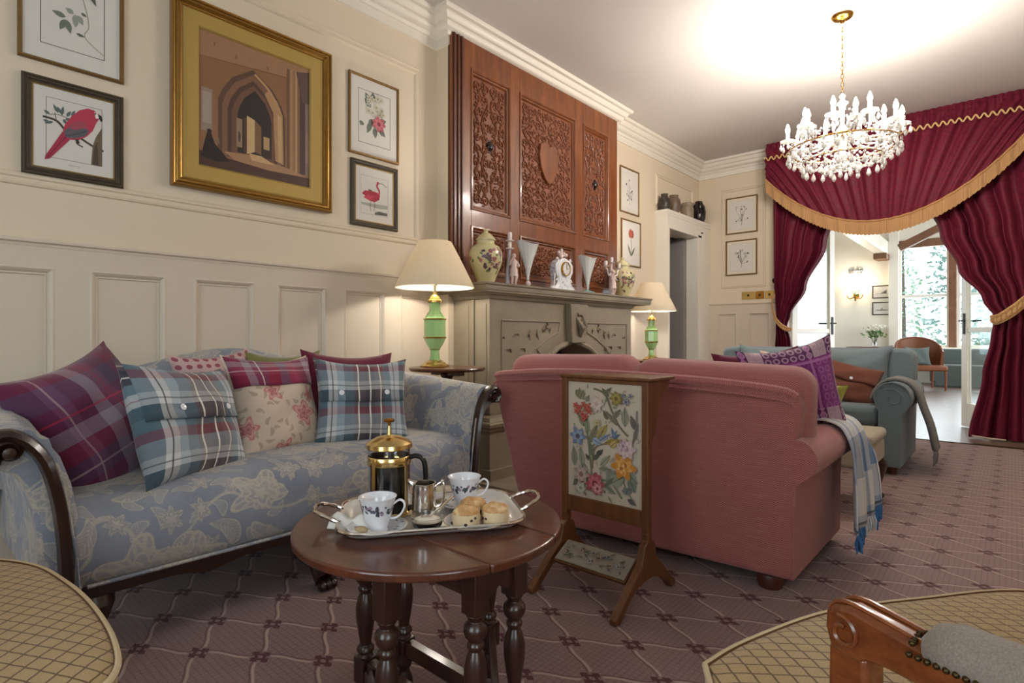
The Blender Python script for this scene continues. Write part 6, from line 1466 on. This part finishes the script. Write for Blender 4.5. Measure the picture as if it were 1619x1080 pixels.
# ------------------------------------------------------------------ burgundy curtains with swag
BG = MAT['burgundy_damask']
def drape(name, label, inner, outer, tie_z, sgn, n_fold, seed):
    """inner/outer: [(z, x)] edges; sgn +1 inner edge towards +x"""
    r = thing(name, label, 'curtain', ((inner[-1][1]+outer[-1][1])/2, 6.8, 0))
    def at_(tab, z):
        for (z0, x0), (z1, x1) in zip(tab, tab[1:]):
            if z1 <= z <= z0: return lerp(x0, x1, ease(0, 1, (z0-z)/(z0-z1)))
        return tab[-1][1]
    rnd = random.Random(seed); ph = [rnd.uniform(-.5, .5) for _ in range(60)]
    m = M(); rows = []; NC = 120
    for i in range(70):
        z = lerp(3.085, .012, i/69); xi, xo = at_(inner, z), at_(outer, z); row = []; w = abs(xi-xo)
        g = math.exp(-((z-tie_z)/.22)**2)
        for j in range(NC):
            u = j/(NC-1); f = n_fold*u
            dp = .028 + .02*(1-g) ; dp *= .75 + .25*sin(f*1.7+ph[int(f) % 60])
            y = 6.84 - .03*sin(pi*u)*(1+g) - dp*1.15*(sin(2*pi*f + .6*sin(z*1.1+u*5)) + .25*sin(3.1*pi*f+1+z)) - .03*g
            row.append((lerp(xo, xi, u) + .008*cos(2*pi*f), y, z))
        rows.append(row)
    m.grid(rows, uvscale=(1.1, 3.1)); m.build('drape', BG, r, world=True, angle=180)
    return r
LI = [(3.12, 1.86), (2.6, 1.78), (1.96, 1.50), (1.5, 1.30), (1.2, 1.15), (1.08, 1.11), (.9, 1.15), (.5, 1.22), (0, 1.27)]
LO = [(3.12, .93), (1.7, .95), (1.08, .985), (.6, .95), (0, .92)]
cl = drape('curtain', 'burgundy curtain tied back at the left of the opening, beside the brass switches', LI, LO, 1.08, 1, 5.5, 1)
RI = [(3.12, 2.15), (2.4, 2.3), (1.96, 2.48), (1.6, 2.62), (1.3, 2.80), (1.12, 2.885), (.95, 2.86), (.6, 2.80), (0, 2.70)]
RO = [(3.12, 3.3), (1.7, 3.28), (1.1, 3.22), (.6, 3.26), (0, 3.34)]
cr = drape('curtain', 'burgundy curtain tied back at the right, in front of the glazed door', RI, RO, 1.1, -1, 6.5, 2)
def tieback(par, pts, w, label):
    m = M(); P = spline(pts, 30); rows = []
    for i, p in enumerate(P):
        t = i/29; ww = w*(.55 + .45*sin(pi*t)); rows.append([(p.x, p.y - .012*cos(q)*1.0, p.z + ww*sin(q)) for q in [2*pi*k/14 for k in range(14)]])
    m.grid(rows, closed_u=True, cap0=True, cap1=True); lab(m.build('tieback', MAT['cord_gold'], par, world=True), label)
    c = M()
    for s in (-1, 1): c.tube([(p.x, p.y-.014 - .0, p.z + s*w*.5*(.55+.45*sin(pi*i/29)) + .006*sin(i*1.8)) for i, p in enumerate(P)], .006, 6)
    for i in range(1, 28, 2): p, q = P[i], P[i+1]; k = w*.8*(.55+.45*sin(pi*i/29)); c.tube([(p.x, p.y-.015, p.z-k), (q.x, q.y-.016, q.z+k)], .004, 5); c.tube([(p.x, p.y-.015, p.z+k), (q.x, q.y-.016, q.z-k)], .004, 5)
    c.build('tieback_braid', MAT['fringe_gold'], par, world=True)
tieback(cl, [(.945, 6.9, 1.44), (.95, 6.79, 1.36), (.985, 6.74, 1.2), (1.05, 6.72, 1.09), (1.12, 6.73, 1.04), (1.16, 6.77, 1.04)], .035, 'gold fringed tieback')
tieback(cr, [(2.85, 6.76, 1.12), (2.9, 6.70, 1.11), (3.0, 6.68, 1.18), (3.1, 6.68, 1.28), (3.2, 6.7, 1.38), (3.3, 6.8, 1.45)], .06, 'gold quilted tieback')
m = M(); m.tube([(2.72, 6.77, .03), (2.86, 6.74, .022), (2.96, 6.75, .02)], .008, 6); lab(m.build('lining', MAT['curtain_lining'], cr, world=True), 'pale lining at the hem')
hk = thing('curtain_hook', 'dark metal tieback hook on the wall left of the burgundy curtain', 'hook', (.945, D, 1.56))
m = M(); m.lathe([(.0, -.012), (.022, -.012), (.024, -.004), (.018, 0), (0, 0)], seg=16, axis='Y'); m.tube([(0, -.01, 0), (0, -.08, -.01), (0, -.1, .03)], .008, 8); m.sphere((0, -.1, .045), .024, 12, 8, (1, 1, 1.3)); m.sphere((0, -.05, -.03), .02, 12, 8, (1, 1, 1.6)); m.build('hook_body', MAT['iron'], hk)

sw = thing('swag_valance', 'burgundy swagged valance with gold bullion fringe across the top of the opening', 'valance', (2.02, 6.8, 2.1))
def zlow(x): d = abs(x-2.0); return 2.10 + .155*(d/.55)**2 + .04*(d > .9)*(d-.9)
XA, XB = .915, 3.2
def ysw(x, v): return 6.70 - .10*sin(pi*min(1, v*.9))*(1-(abs(x-2.02)/1.2)**2*.6)
m = M(); rows = []; NC = 200
for i in range(60):
    v = i/59; row = []
    for j in range(NC):
        x = lerp(XA, XB, j/(NC-1)); zb = min(zlow(x), 3.0); z = lerp(3.14, zb, v)
        xt = (x-2.02)/(1-.52*max(0, v-.08)**1.2); fold = sin(2*pi*5.2*xt + 1.4*sin(xt*3)) + .3*sin(2*pi*11*xt+1+2*sin(xt*2))
        amp = (.011 if v < .1 else .034*min(1, (v-.1)*5+.3)) * (1-.75*v)
        pl = .010*sin(2*pi*18*(x-XA)) * (1 if v < .12 else max(0, 1-(v-.12)*8))
        row.append((x, ysw(x, v) - amp*fold*(v > .07) - pl, z))
    rows.append(row)
m.grid(rows, uvscale=(2.3, 1.1)); m.build('swag', BG, sw, world=True, angle=180)
m = M(); e = rows[-1]; rr = [[(x, y-.012, z+.022) for x, y, z in e], [(x, y-.02, z+.01) for x, y, z in e], [(x, y-.014-.004*sin(k*1.9), z-.05) for k, (x, y, z) in enumerate(e)], [(x, y-.012-.005*sin(k*2.3), z-.118-.006*sin(k*2.1)) for k, (x, y, z) in enumerate(e)]]
m.grid(rr, uvscale=(2.3, .14)); lab(m.build('fringe', MAT['fringe_threads'], sw, world=True, angle=180), 'gold bullion fringe')
m = M(); m.tube([(x, y-.022, z+.02) for x, y, z in e[::2]], .01, 6); m.build('fringe_heading', MAT['fringe_gold'], sw, world=True)
m = M(); N = 480; pts = []
for k in range(N): x = lerp(XA, XB, k/(N-1)); pts.append((x, ysw(x, .17)-.056, 2.948 + .019*sin(2*pi*17*(x-XA))))
m.tube(pts, .0075, 6, flat=(.6, 1)); lab(m.build('wavy_braid', MAT['cord_gold'], sw, world=True), 'wavy gold braid')
m = M(); m.box(XA+.01, XB, 6.74, D, 3.10, 3.142); lab(m.build('pelmet_board', MAT['white_gloss'], sw, world=True, smooth=False), 'hidden white board')
m = M(); m.grid([[(XA, lerp(6.7, 6.97, j/8), lerp(3.14, 2.76, i/6)) for j in range(9)] for i in range(7)]); m.build('side_return', BG, sw, world=True)

# ------------------------------------------------------------------ crystal chandelier
ch = thing('chandelier', 'crystal chandelier with lit candle bulbs hanging on a brass chain in front of the swag', 'chandelier', (2.134, 4.37, CEIL))
BR = MAT['brass']; B0 = -.88     # centre height of the ring below the ceiling
m = M(); m.lathe([(.0, -.05), (.012, -.048), (.02, -.035), (.05, -.026), (.066, -.012), (.07, 0), (0, 0)], seg=32); m.build('ceiling_rose', BR, ch)
m = M(); z = -.05; k = 0
while z > -.54:
    a = pi/2*(k % 2); m.tube([(.0085*cos(q)*cos(a), .0085*cos(q)*sin(a), z-.016+.019*sin(q)) for q in [2*pi*i/10 for i in range(10)]], .0022, 5, closed=True); z -= .029; k += 1
m.build('chain', BR, ch)
m = M(); m.lathe([(.006, -.53), (.02, -.55), (.012, -.57), (.03, -.6), (.014, -.64), (.012, -.74), (.03, -.77), (.05, -.80), (.055, -.83), (.03, -.86), (.02, -.93), (.04, -.96), (.02, -1.0), (0, -1.01)], seg=24); lab(m.build('stem', MAT['crystal'], ch), 'cut glass stem')
m = M(); m.lathe([(.055, -.80), (.062, -.805), (.062, -.83), (.055, -.835)], seg=24)
for q, zz in ((.335, -.90), (.24, -.985)): m.tube([(q*cos(t), q*sin(t), zz) for t in [2*pi*i/40 for i in range(40)]], .005, 6, closed=True)
m.build('ring_frame', BR, ch)
NA = 15; drops = []; candles = []
bulbs = []
for k in range(NA):
    a = 2*pi*k/NA + .1; rr = .335 if k % 2 == 0 else .255; zt = -.80 if k % 2 == 0 else -.735
    P = spline([(.05, 0, -.82), (.12, 0, -.87), (rr*.75, 0, -.885), (rr*.97, 0, -.85), (rr, 0, zt-.03)], 16)
    m = M(); m.tube([(p.x*cos(a), p.x*sin(a), p.z) for p in P], .007, 8); arm_o = lab(m.build('arm', MAT['crystal'], ch), 'clear glass arm')
    m = M(); c = (rr*cos(a), rr*sin(a), zt-.03); m.lathe([(.008, 0), (.02, .004), (.046, .014), (.05, .02), (.044, .019), (.016, .01), (.0, .01)], seg=18, c=c); m.build('drip_pan', MAT['crystal'], arm_o)
    m = M(); m.lathe([(.013, .014), (.013, .07), (.0, .072)], seg=12, c=c); m.build('candle_sleeve', MAT['bulb_holder'], arm_o)
    m = M(); m.lathe([(.007, .072), (.015, .088), (.0155, .1), (.01, .12), (.003, .138), (0, .14)], seg=12, c=c); bulbs.append(m.build('bulb', MAT['bulb_glow'], arm_o)); candles.append((c[0], c[1], c[2]+.1))
    for q in range(5): t = 2*pi*q/5; drops.append((c[0]+.046*cos(t), c[1]+.046*sin(t), c[2]+.012, 1.0))
def drop_mesh():
    m = M(); m.lathe([(.0, 0), (.005, -.004), (.0065, -.009), (.004, -.014), (.0, -.016)], seg=6, cap=False); m.lathe([(.0, -.017), (.006, -.026), (.0115, -.045), (.010, -.055), (.0, -.066)], seg=6, cap=False); return m
for i in range(26): t = 2*pi*i/26; drops.append((.335*cos(t), .335*sin(t), -.905, 1.25))
for i in range(20): t = 2*pi*i/20+.1; drops.append((.24*cos(t), .24*sin(t), -.99, 1.3))
for i in range(10): t = 2*pi*i/10; drops.append((.1*cos(t), .1*sin(t), -1.0, 1.3))
dm = drop_mesh(); proto = dm.build('crystal_drop', MAT['crystal'], ch, smooth=False)
first = True; rnd = random.Random(6); rnd.shuffle(drops)
for i, (x, y, zz, s) in enumerate(drops[:98]):
    o = proto if first else proto.copy()
    if not first: COL.objects.link(o); o.parent = ch
    first = False; o.location = (x, y, zz); o.scale = (s, s, s); o.rotation_euler = (0, 0, rnd.uniform(0, 6))
m = M(); b = drop_mesh()
def put_drop(x, y, zz, s): m.add([(x+p[0]*s, y+p[1]*s, zz+p[2]*s) for p in b.v], b.f)
for x, y, zz, s in drops[98:]: put_drop(x, y, zz, s)
for i in range(30):           # swagged bead strings between the two rings and up to the arms
    t = 2*pi*i/30
    for q in range(7): f = q/6; r_ = lerp(.335, .24, f); zz = lerp(-.905, -.985, f) - .03*sin(pi*f); m.sphere((r_*cos(t), r_*sin(t), zz), .0085, 6, 4)
    for q in range(7): f = q/6; r_ = lerp(.24, .04, f); zz = lerp(-.985, -1.03, f) - .02*sin(pi*f); m.sphere((r_*cos(t), r_*sin(t), zz), .008, 6, 4)
for k in range(NA):
    a0, a1 = 2*pi*k/NA+.1, 2*pi*(k+1)/NA+.1
    for q in range(9): f = q/8; aa = lerp(a0, a1, f); r_ = .31; m.sphere((r_*cos(aa), r_*sin(aa), -.84-.06*sin(pi*f)), .0085, 6, 4)
    for q in range(8): f = q/7; r_ = lerp(.03, .3, f); zz = lerp(-.6, -.83, f) - .07*sin(pi*f); m.sphere((r_*cos(a0), r_*sin(a0), zz), .007, 6, 4)
o = m.build('crystal_beads', MAT['crystal'], ch, smooth=False); o['kind'] = 'stuff'
def lamp_point(name, parent, loc, w, col, size=.03):
    l = bpy.data.lights.new(name, 'POINT'); l.energy = w; l.color = col; l.shadow_soft_size = size
    o = bpy.data.objects.new(name, l); COL.objects.link(o); o.parent = parent; o.location = loc; return o
for k, c in enumerate(candles):
    if k % 2 == 0: lamp_point('bulb_light', ch, (c[0], c[1], c[2]+.05), CHAND_W, (1.0, .93, .85), .05)

# brass switch plates
for k, (x0, x1, l, mt) in enumerate(((.541, .70, 'pale brass double socket plate, left of three above the dado rail', 'brass_pale'), (.705, .80, 'darker brass dimmer switch plate, middle of three above the dado rail', 'brass'), (.81, .915, 'brass switch plate, right of three, next to the curtain', 'brass_pale'))):
    s = thing('light_switch', l, 'switch', ((x0+x1)/2, D, 1.452)); w = x1-x0
    m = M(); m.box(-w/2, w/2, -.008, 0, -.046, .046); m.build('plate', MAT[mt], s, bevel=.003)
    m = M(); m.lathe([(.0, -.02), (.014, -.02), (.016, -.008)], seg=16, axis='Y') if k == 1 else m.box(-.012, .012, -.014, -.006, -.014, .014); m.build('knob' if k == 1 else 'rocker', MAT['brass_dark'], s)

# ------------------------------------------------------------------ things in the second room
lc = thing('leather_armchair', 'tan leather armchair with wooden frame in the sunroom by the window', 'armchair', (1.72, 12.75, 0), radians(20))
LW = MAT['leather_wood']
m = M(); m.box(-.34, .34, -.36, .3, .34, .44); m.build('seat', MAT['tan_leather'], lc, bevel=.03)
m = M(); rows = []
for i in range(21):
    a = lerp(-20, 200, i/20)*pi/180; x, y = .37*cos(a), .02+.33*sin(a); h = lerp(.66, .93, max(0, sin(a))**.7)
    rows.append([(x, y, .4), (x, y, h), (x*.9, y*.9, h), (x*.86, y*.86, .42)])
m.grid(rows, closed_u=True, cap0=True, cap1=True); m.build('backrest', MAT['tan_leather'], lc, angle=40)
m = M(); m.tube([(lambda a, h: (.37*cos(a)*.96, (.02+.33*sin(a))*.97, h+.01))(lerp(-20, 200, i/20)*pi/180, lerp(.66, .93, max(0, sin(lerp(-20, 200, i/20)*pi/180))**.7)) for i in range(21)], .024, 8); m.build('top_rail', LW, lc)
for x, y in ((-.31, -.33), (.31, -.33), (-.28, .28), (.28, .28)):
    m = M(); m.lathe([(.018, 0), (.026, .34)], c=(x, y, 0), seg=10); m.build('leg', LW, lc)
pillow('cushion', 'small grey cushion on the tan leather armchair', .4, .36, .12, (1.70, 12.7, .6), -70, 18, 0, 'sofa_grey_cloth')
gs = thing('sofa', 'low dark grey green sofa in the sunroom behind the leather armchair', 'sofa', (2.5, 13.75, 0))
m = M(); m.box(-.62, .62, -.3, .3, .0, .42); m.build('seat', MAT['sofa_grey_cloth'], gs, bevel=.03)
m = M(); m.box(-.62, .62, .12, .36, .3, .72); m.build('backrest', MAT['sofa_grey_cloth'], gs, bevel=.04)
for s in (-1, 1): m = M(); m.box(s*.62-.07, s*.62+.07, -.3, .34, .08, .56); m.build('arm', MAT['sofa_grey_cloth'], gs, bevel=.04)
tb2 = thing('side_table', 'low dark wooden table by the sunroom window, seen beside the right door leaf', 'table', (3.05, 12.6, 0))
m = M(); m.box(-.3, .3, -.3, .3, .42, .46); m.build('tabletop', MAT['walnut'], tb2, bevel=.006)
for x in (-.27, .27):
    for y in (-.27, .27): m = M(); m.box(x-.02, x+.02, y-.02, y+.02, 0, .42); m.build('leg', MAT['walnut_leg'], tb2, smooth=False)
ct2 = thing('console_table', 'narrow wooden table under the sconce carrying the flower vase, mostly hidden by the teal sofa', 'table', (.8, 14.2, 0))
m = M(); m.box(-.5, .38, -.22, .22, .70, .74); m.build('tabletop', MAT['walnut'], ct2, bevel=.005)
for x in (-.46, .34):
    for y in (-.19, .19): m = M(); m.box(x-.02, x+.02, y-.02, y+.02, 0, .70); m.build('leg', MAT['walnut_leg'], ct2, smooth=False)
def leafy(m, c, rnd, n, spread, up, s):
    for i in range(n):
        d = Vector((rnd.gauss(0, spread), rnd.gauss(0, spread), rnd.uniform(0, up))); p = Vector(c)+d; a = Vector((rnd.gauss(0, 1), rnd.gauss(0, 1), rnd.gauss(0, 1))).normalized()*s; b = a.cross(Vector((rnd.gauss(0, 1), rnd.gauss(0, 1), 1))).normalized()*s*.35
        m.add([p-a, p+b, p+a, p-b], [(0,1,2,3)])
vs = thing('flower_vase', 'glass vase of white flowers and green stems in front of the sunroom wall', 'vase', (.80, 14.15, .741)); rnd = random.Random(9)
m = M(); m.lathe([(0, 0), (.05, 0), (.055, .05), (.045, .12), (.06, .2), (.057, .2), (.042, .12), (.05, .02), (0, .01)], seg=20); m.build('vase_body', MAT['clear_glass'], vs)
m = M()
for i in range(16): a = rnd.uniform(0, 6.28); m.tube([(0, 0, .03), (.06*cos(a), .06*sin(a), .2), (.2*cos(a)*rnd.uniform(.5, 1), .2*sin(a)*rnd.uniform(.5, 1), rnd.uniform(.3, .44))], .004, 5)
leafy(m, (0, 0, .2), rnd, 70, .09, .15, .05); m.build('stems', MAT['flower_stem'], vs)
m = M()
for i in range(13): a = rnd.uniform(0, 6.28); r_ = rnd.uniform(.04, .22); leafy(m, (r_*cos(a), r_*sin(a), rnd.uniform(.34, .44)), rnd, 12, .02, .03, .04)
m.build('blooms', MAT['flower_white'], vs)
sc = thing('wall_sconce', 'brass wall sconce with glowing shades and flowers on the sunroom wall', 'sconce', (.40, Y2, 1.86))
m = M(); m.lathe([(0, -.02), (.05, -.02), (.06, 0)], seg=16, axis='Y'); m.tube([(0, -.02, 0), (0, -.1, -.1), (0, -.13, 0)], .014, 8); m.tube(spline([(-.16, -.16, .02), (-.1, -.14, -.06), (0, -.13, -.02), (.1, -.14, -.06), (.16, -.16, .02)], 14), .01, 8); m.build('bracket', MAT['brass'], sc)
for x in (-.16, .16): m = M(); m.sphere((x, -.16, .1), .06, 12, 10, (1, 1, 1.2)); m.build('lamp_shade', MAT['sconce_glow'], sc)
m = M(); leafy(m, (0, -.14, .0), rnd, 40, .08, .2, .05); m.build('leaves', MAT['flower_stem'], sc)
m = M(); leafy(m, (0, -.17, .05), rnd, 60, .09, .18, .05); m.build('blooms', MAT['flower_white'], sc)
lamp_point('sconce_light', sc, (0, -.22, .2), 22, (1.0, .82, .58), .06)
wo = thing('wall_ornament', 'small dark metal ornament on the sunroom wall above the sconce', 'ornament', (.39, Y2, 2.42))
m = M(); m.tube([(-.12, -.02, 0), (.12, -.02, 0)], .01, 6)
for x in (-.12, -.04, .04, .12): m.tube([(x, -.02, -.04), (x*.7, -.02, .1 if abs(x) < .1 else .05)], .008, 6)
for x in (-.08, .08): m.tube([(x+.05*cos(a), -.02, .0+.05*sin(a)) for a in [2*pi*k/12 for k in range(12)]], .007, 6, closed=True)
m.build('scrollwork', MAT['steel'], wo)

# ------------------------------------------------------------------ light
w = bpy.data.worlds.new('World'); SC.world = w; w.use_nodes = True
bg = w.node_tree.nodes['Background']; bg.inputs[0].default_value = (.82, .91, 1.0, 1); bg.inputs[1].default_value = WORLD_W
def window_light(name, loc, rot, sx, sy, wts, col=(.92, .96, 1.0)):
    l = bpy.data.lights.new(name, 'AREA'); l.shape = 'RECTANGLE'; l.size = sx; l.size_y = sy; l.energy = wts; l.color = col
    o = bpy.data.objects.new(name, l); COL.objects.link(o); o.location = loc; o.rotation_euler = rot; return o
window_light('fill_back_window', (2.5, YB-.2, 1.65), (-pi/2, 0, pi), 1.7, 2.0, FILL_W*1.1)  # added fill lamp outside the unseen back window
window_light('fill_right_window', (XR+.2, -.9, 1.65), (0, pi/2, 0), 2.0, 1.5, FILL_W)  # fill lamp added beyond the unseen right-hand window
window_light('daylight_sunroom_window', (2.6, Y2+.35, 1.8), (-pi/2, 0, 0), 3.0, 2.1, SUN_W)
window_light('fill_sunroom_side', (6.6, 10.8, 1.7), (0, pi/2, 0), 2.4, 6.8, SUN_W*1.5)  # added lamp brightening the sunroom from its unseen right side

# the setting's mouldings are numbered, repeats share a group
n_ = 0
for o in SC.objects:
    if o.name.startswith('trim_') and o.parent is None: n_ += 1; o.name = 'trim_%d' % n_
GROUPS = {'teacup': 'teacups on the tray', 'saucer': 'saucers on the tray', 'biscuit': 'wrapped biscuits on the saucers', 'table_lamp': 'matching green glass lamps', 'ginger_jar': 'yellow jars on the mantel shelf', 'fan_vase': 'glass fan vases on the mantel shelf', 'botanical_print': 'framed botanical prints', 'bird_print': 'framed bird prints on the left wall', 'framed_engraving': 'small engravings in the sunroom', 'light_switch': 'brass plates above the dado rail', 'armchair': 'gold trellis armchairs in the foreground', 'curtain': 'burgundy curtains at the opening', 'stoneware_jar': 'jars above the doorway', 'jug': 'jugs above the doorway', 'side_table': 'round lamp tables', 'shrub': 'shrubs outside the window', 'tree': 'trees outside the window'}
for o in SC.objects:
    k = o.name.split('.')[0]
    if o.parent is None and k in GROUPS and 'group' not in o and not (k == 'side_table' and 'low dark' in o['label']) : o['group'] = GROUPS[k]

# ------------------------------------------------------------------ camera
cam = bpy.data.cameras.new('camera'); co = bpy.data.objects.new('camera', cam); COL.objects.link(co)
cam.sensor_width = 36; cam.lens = 889/1619*36; cam.clip_start = .02
cam.shift_y = -(540-533)/1619
co.location = (3.0, 0, .95); co.rotation_euler = (pi/2, 0, math.atan(790.5/889))
SC.camera = co
SC.view_settings.view_transform = 'Standard'; SC.view_settings.look = 'None'; SC.view_settings.gamma = 1.0; SC.view_settings.exposure = EXPO
SC.view_settings.use_curve_mapping = False
SC.cycles.use_denoising = True; SC.cycles.max_bounces = 8; SC.cycles.transparent_max_bounces = 12; SC.cycles.sample_clamp_indirect = 6.0
SC.cycles.caustics_reflective = False; SC.cycles.caustics_refractive = False
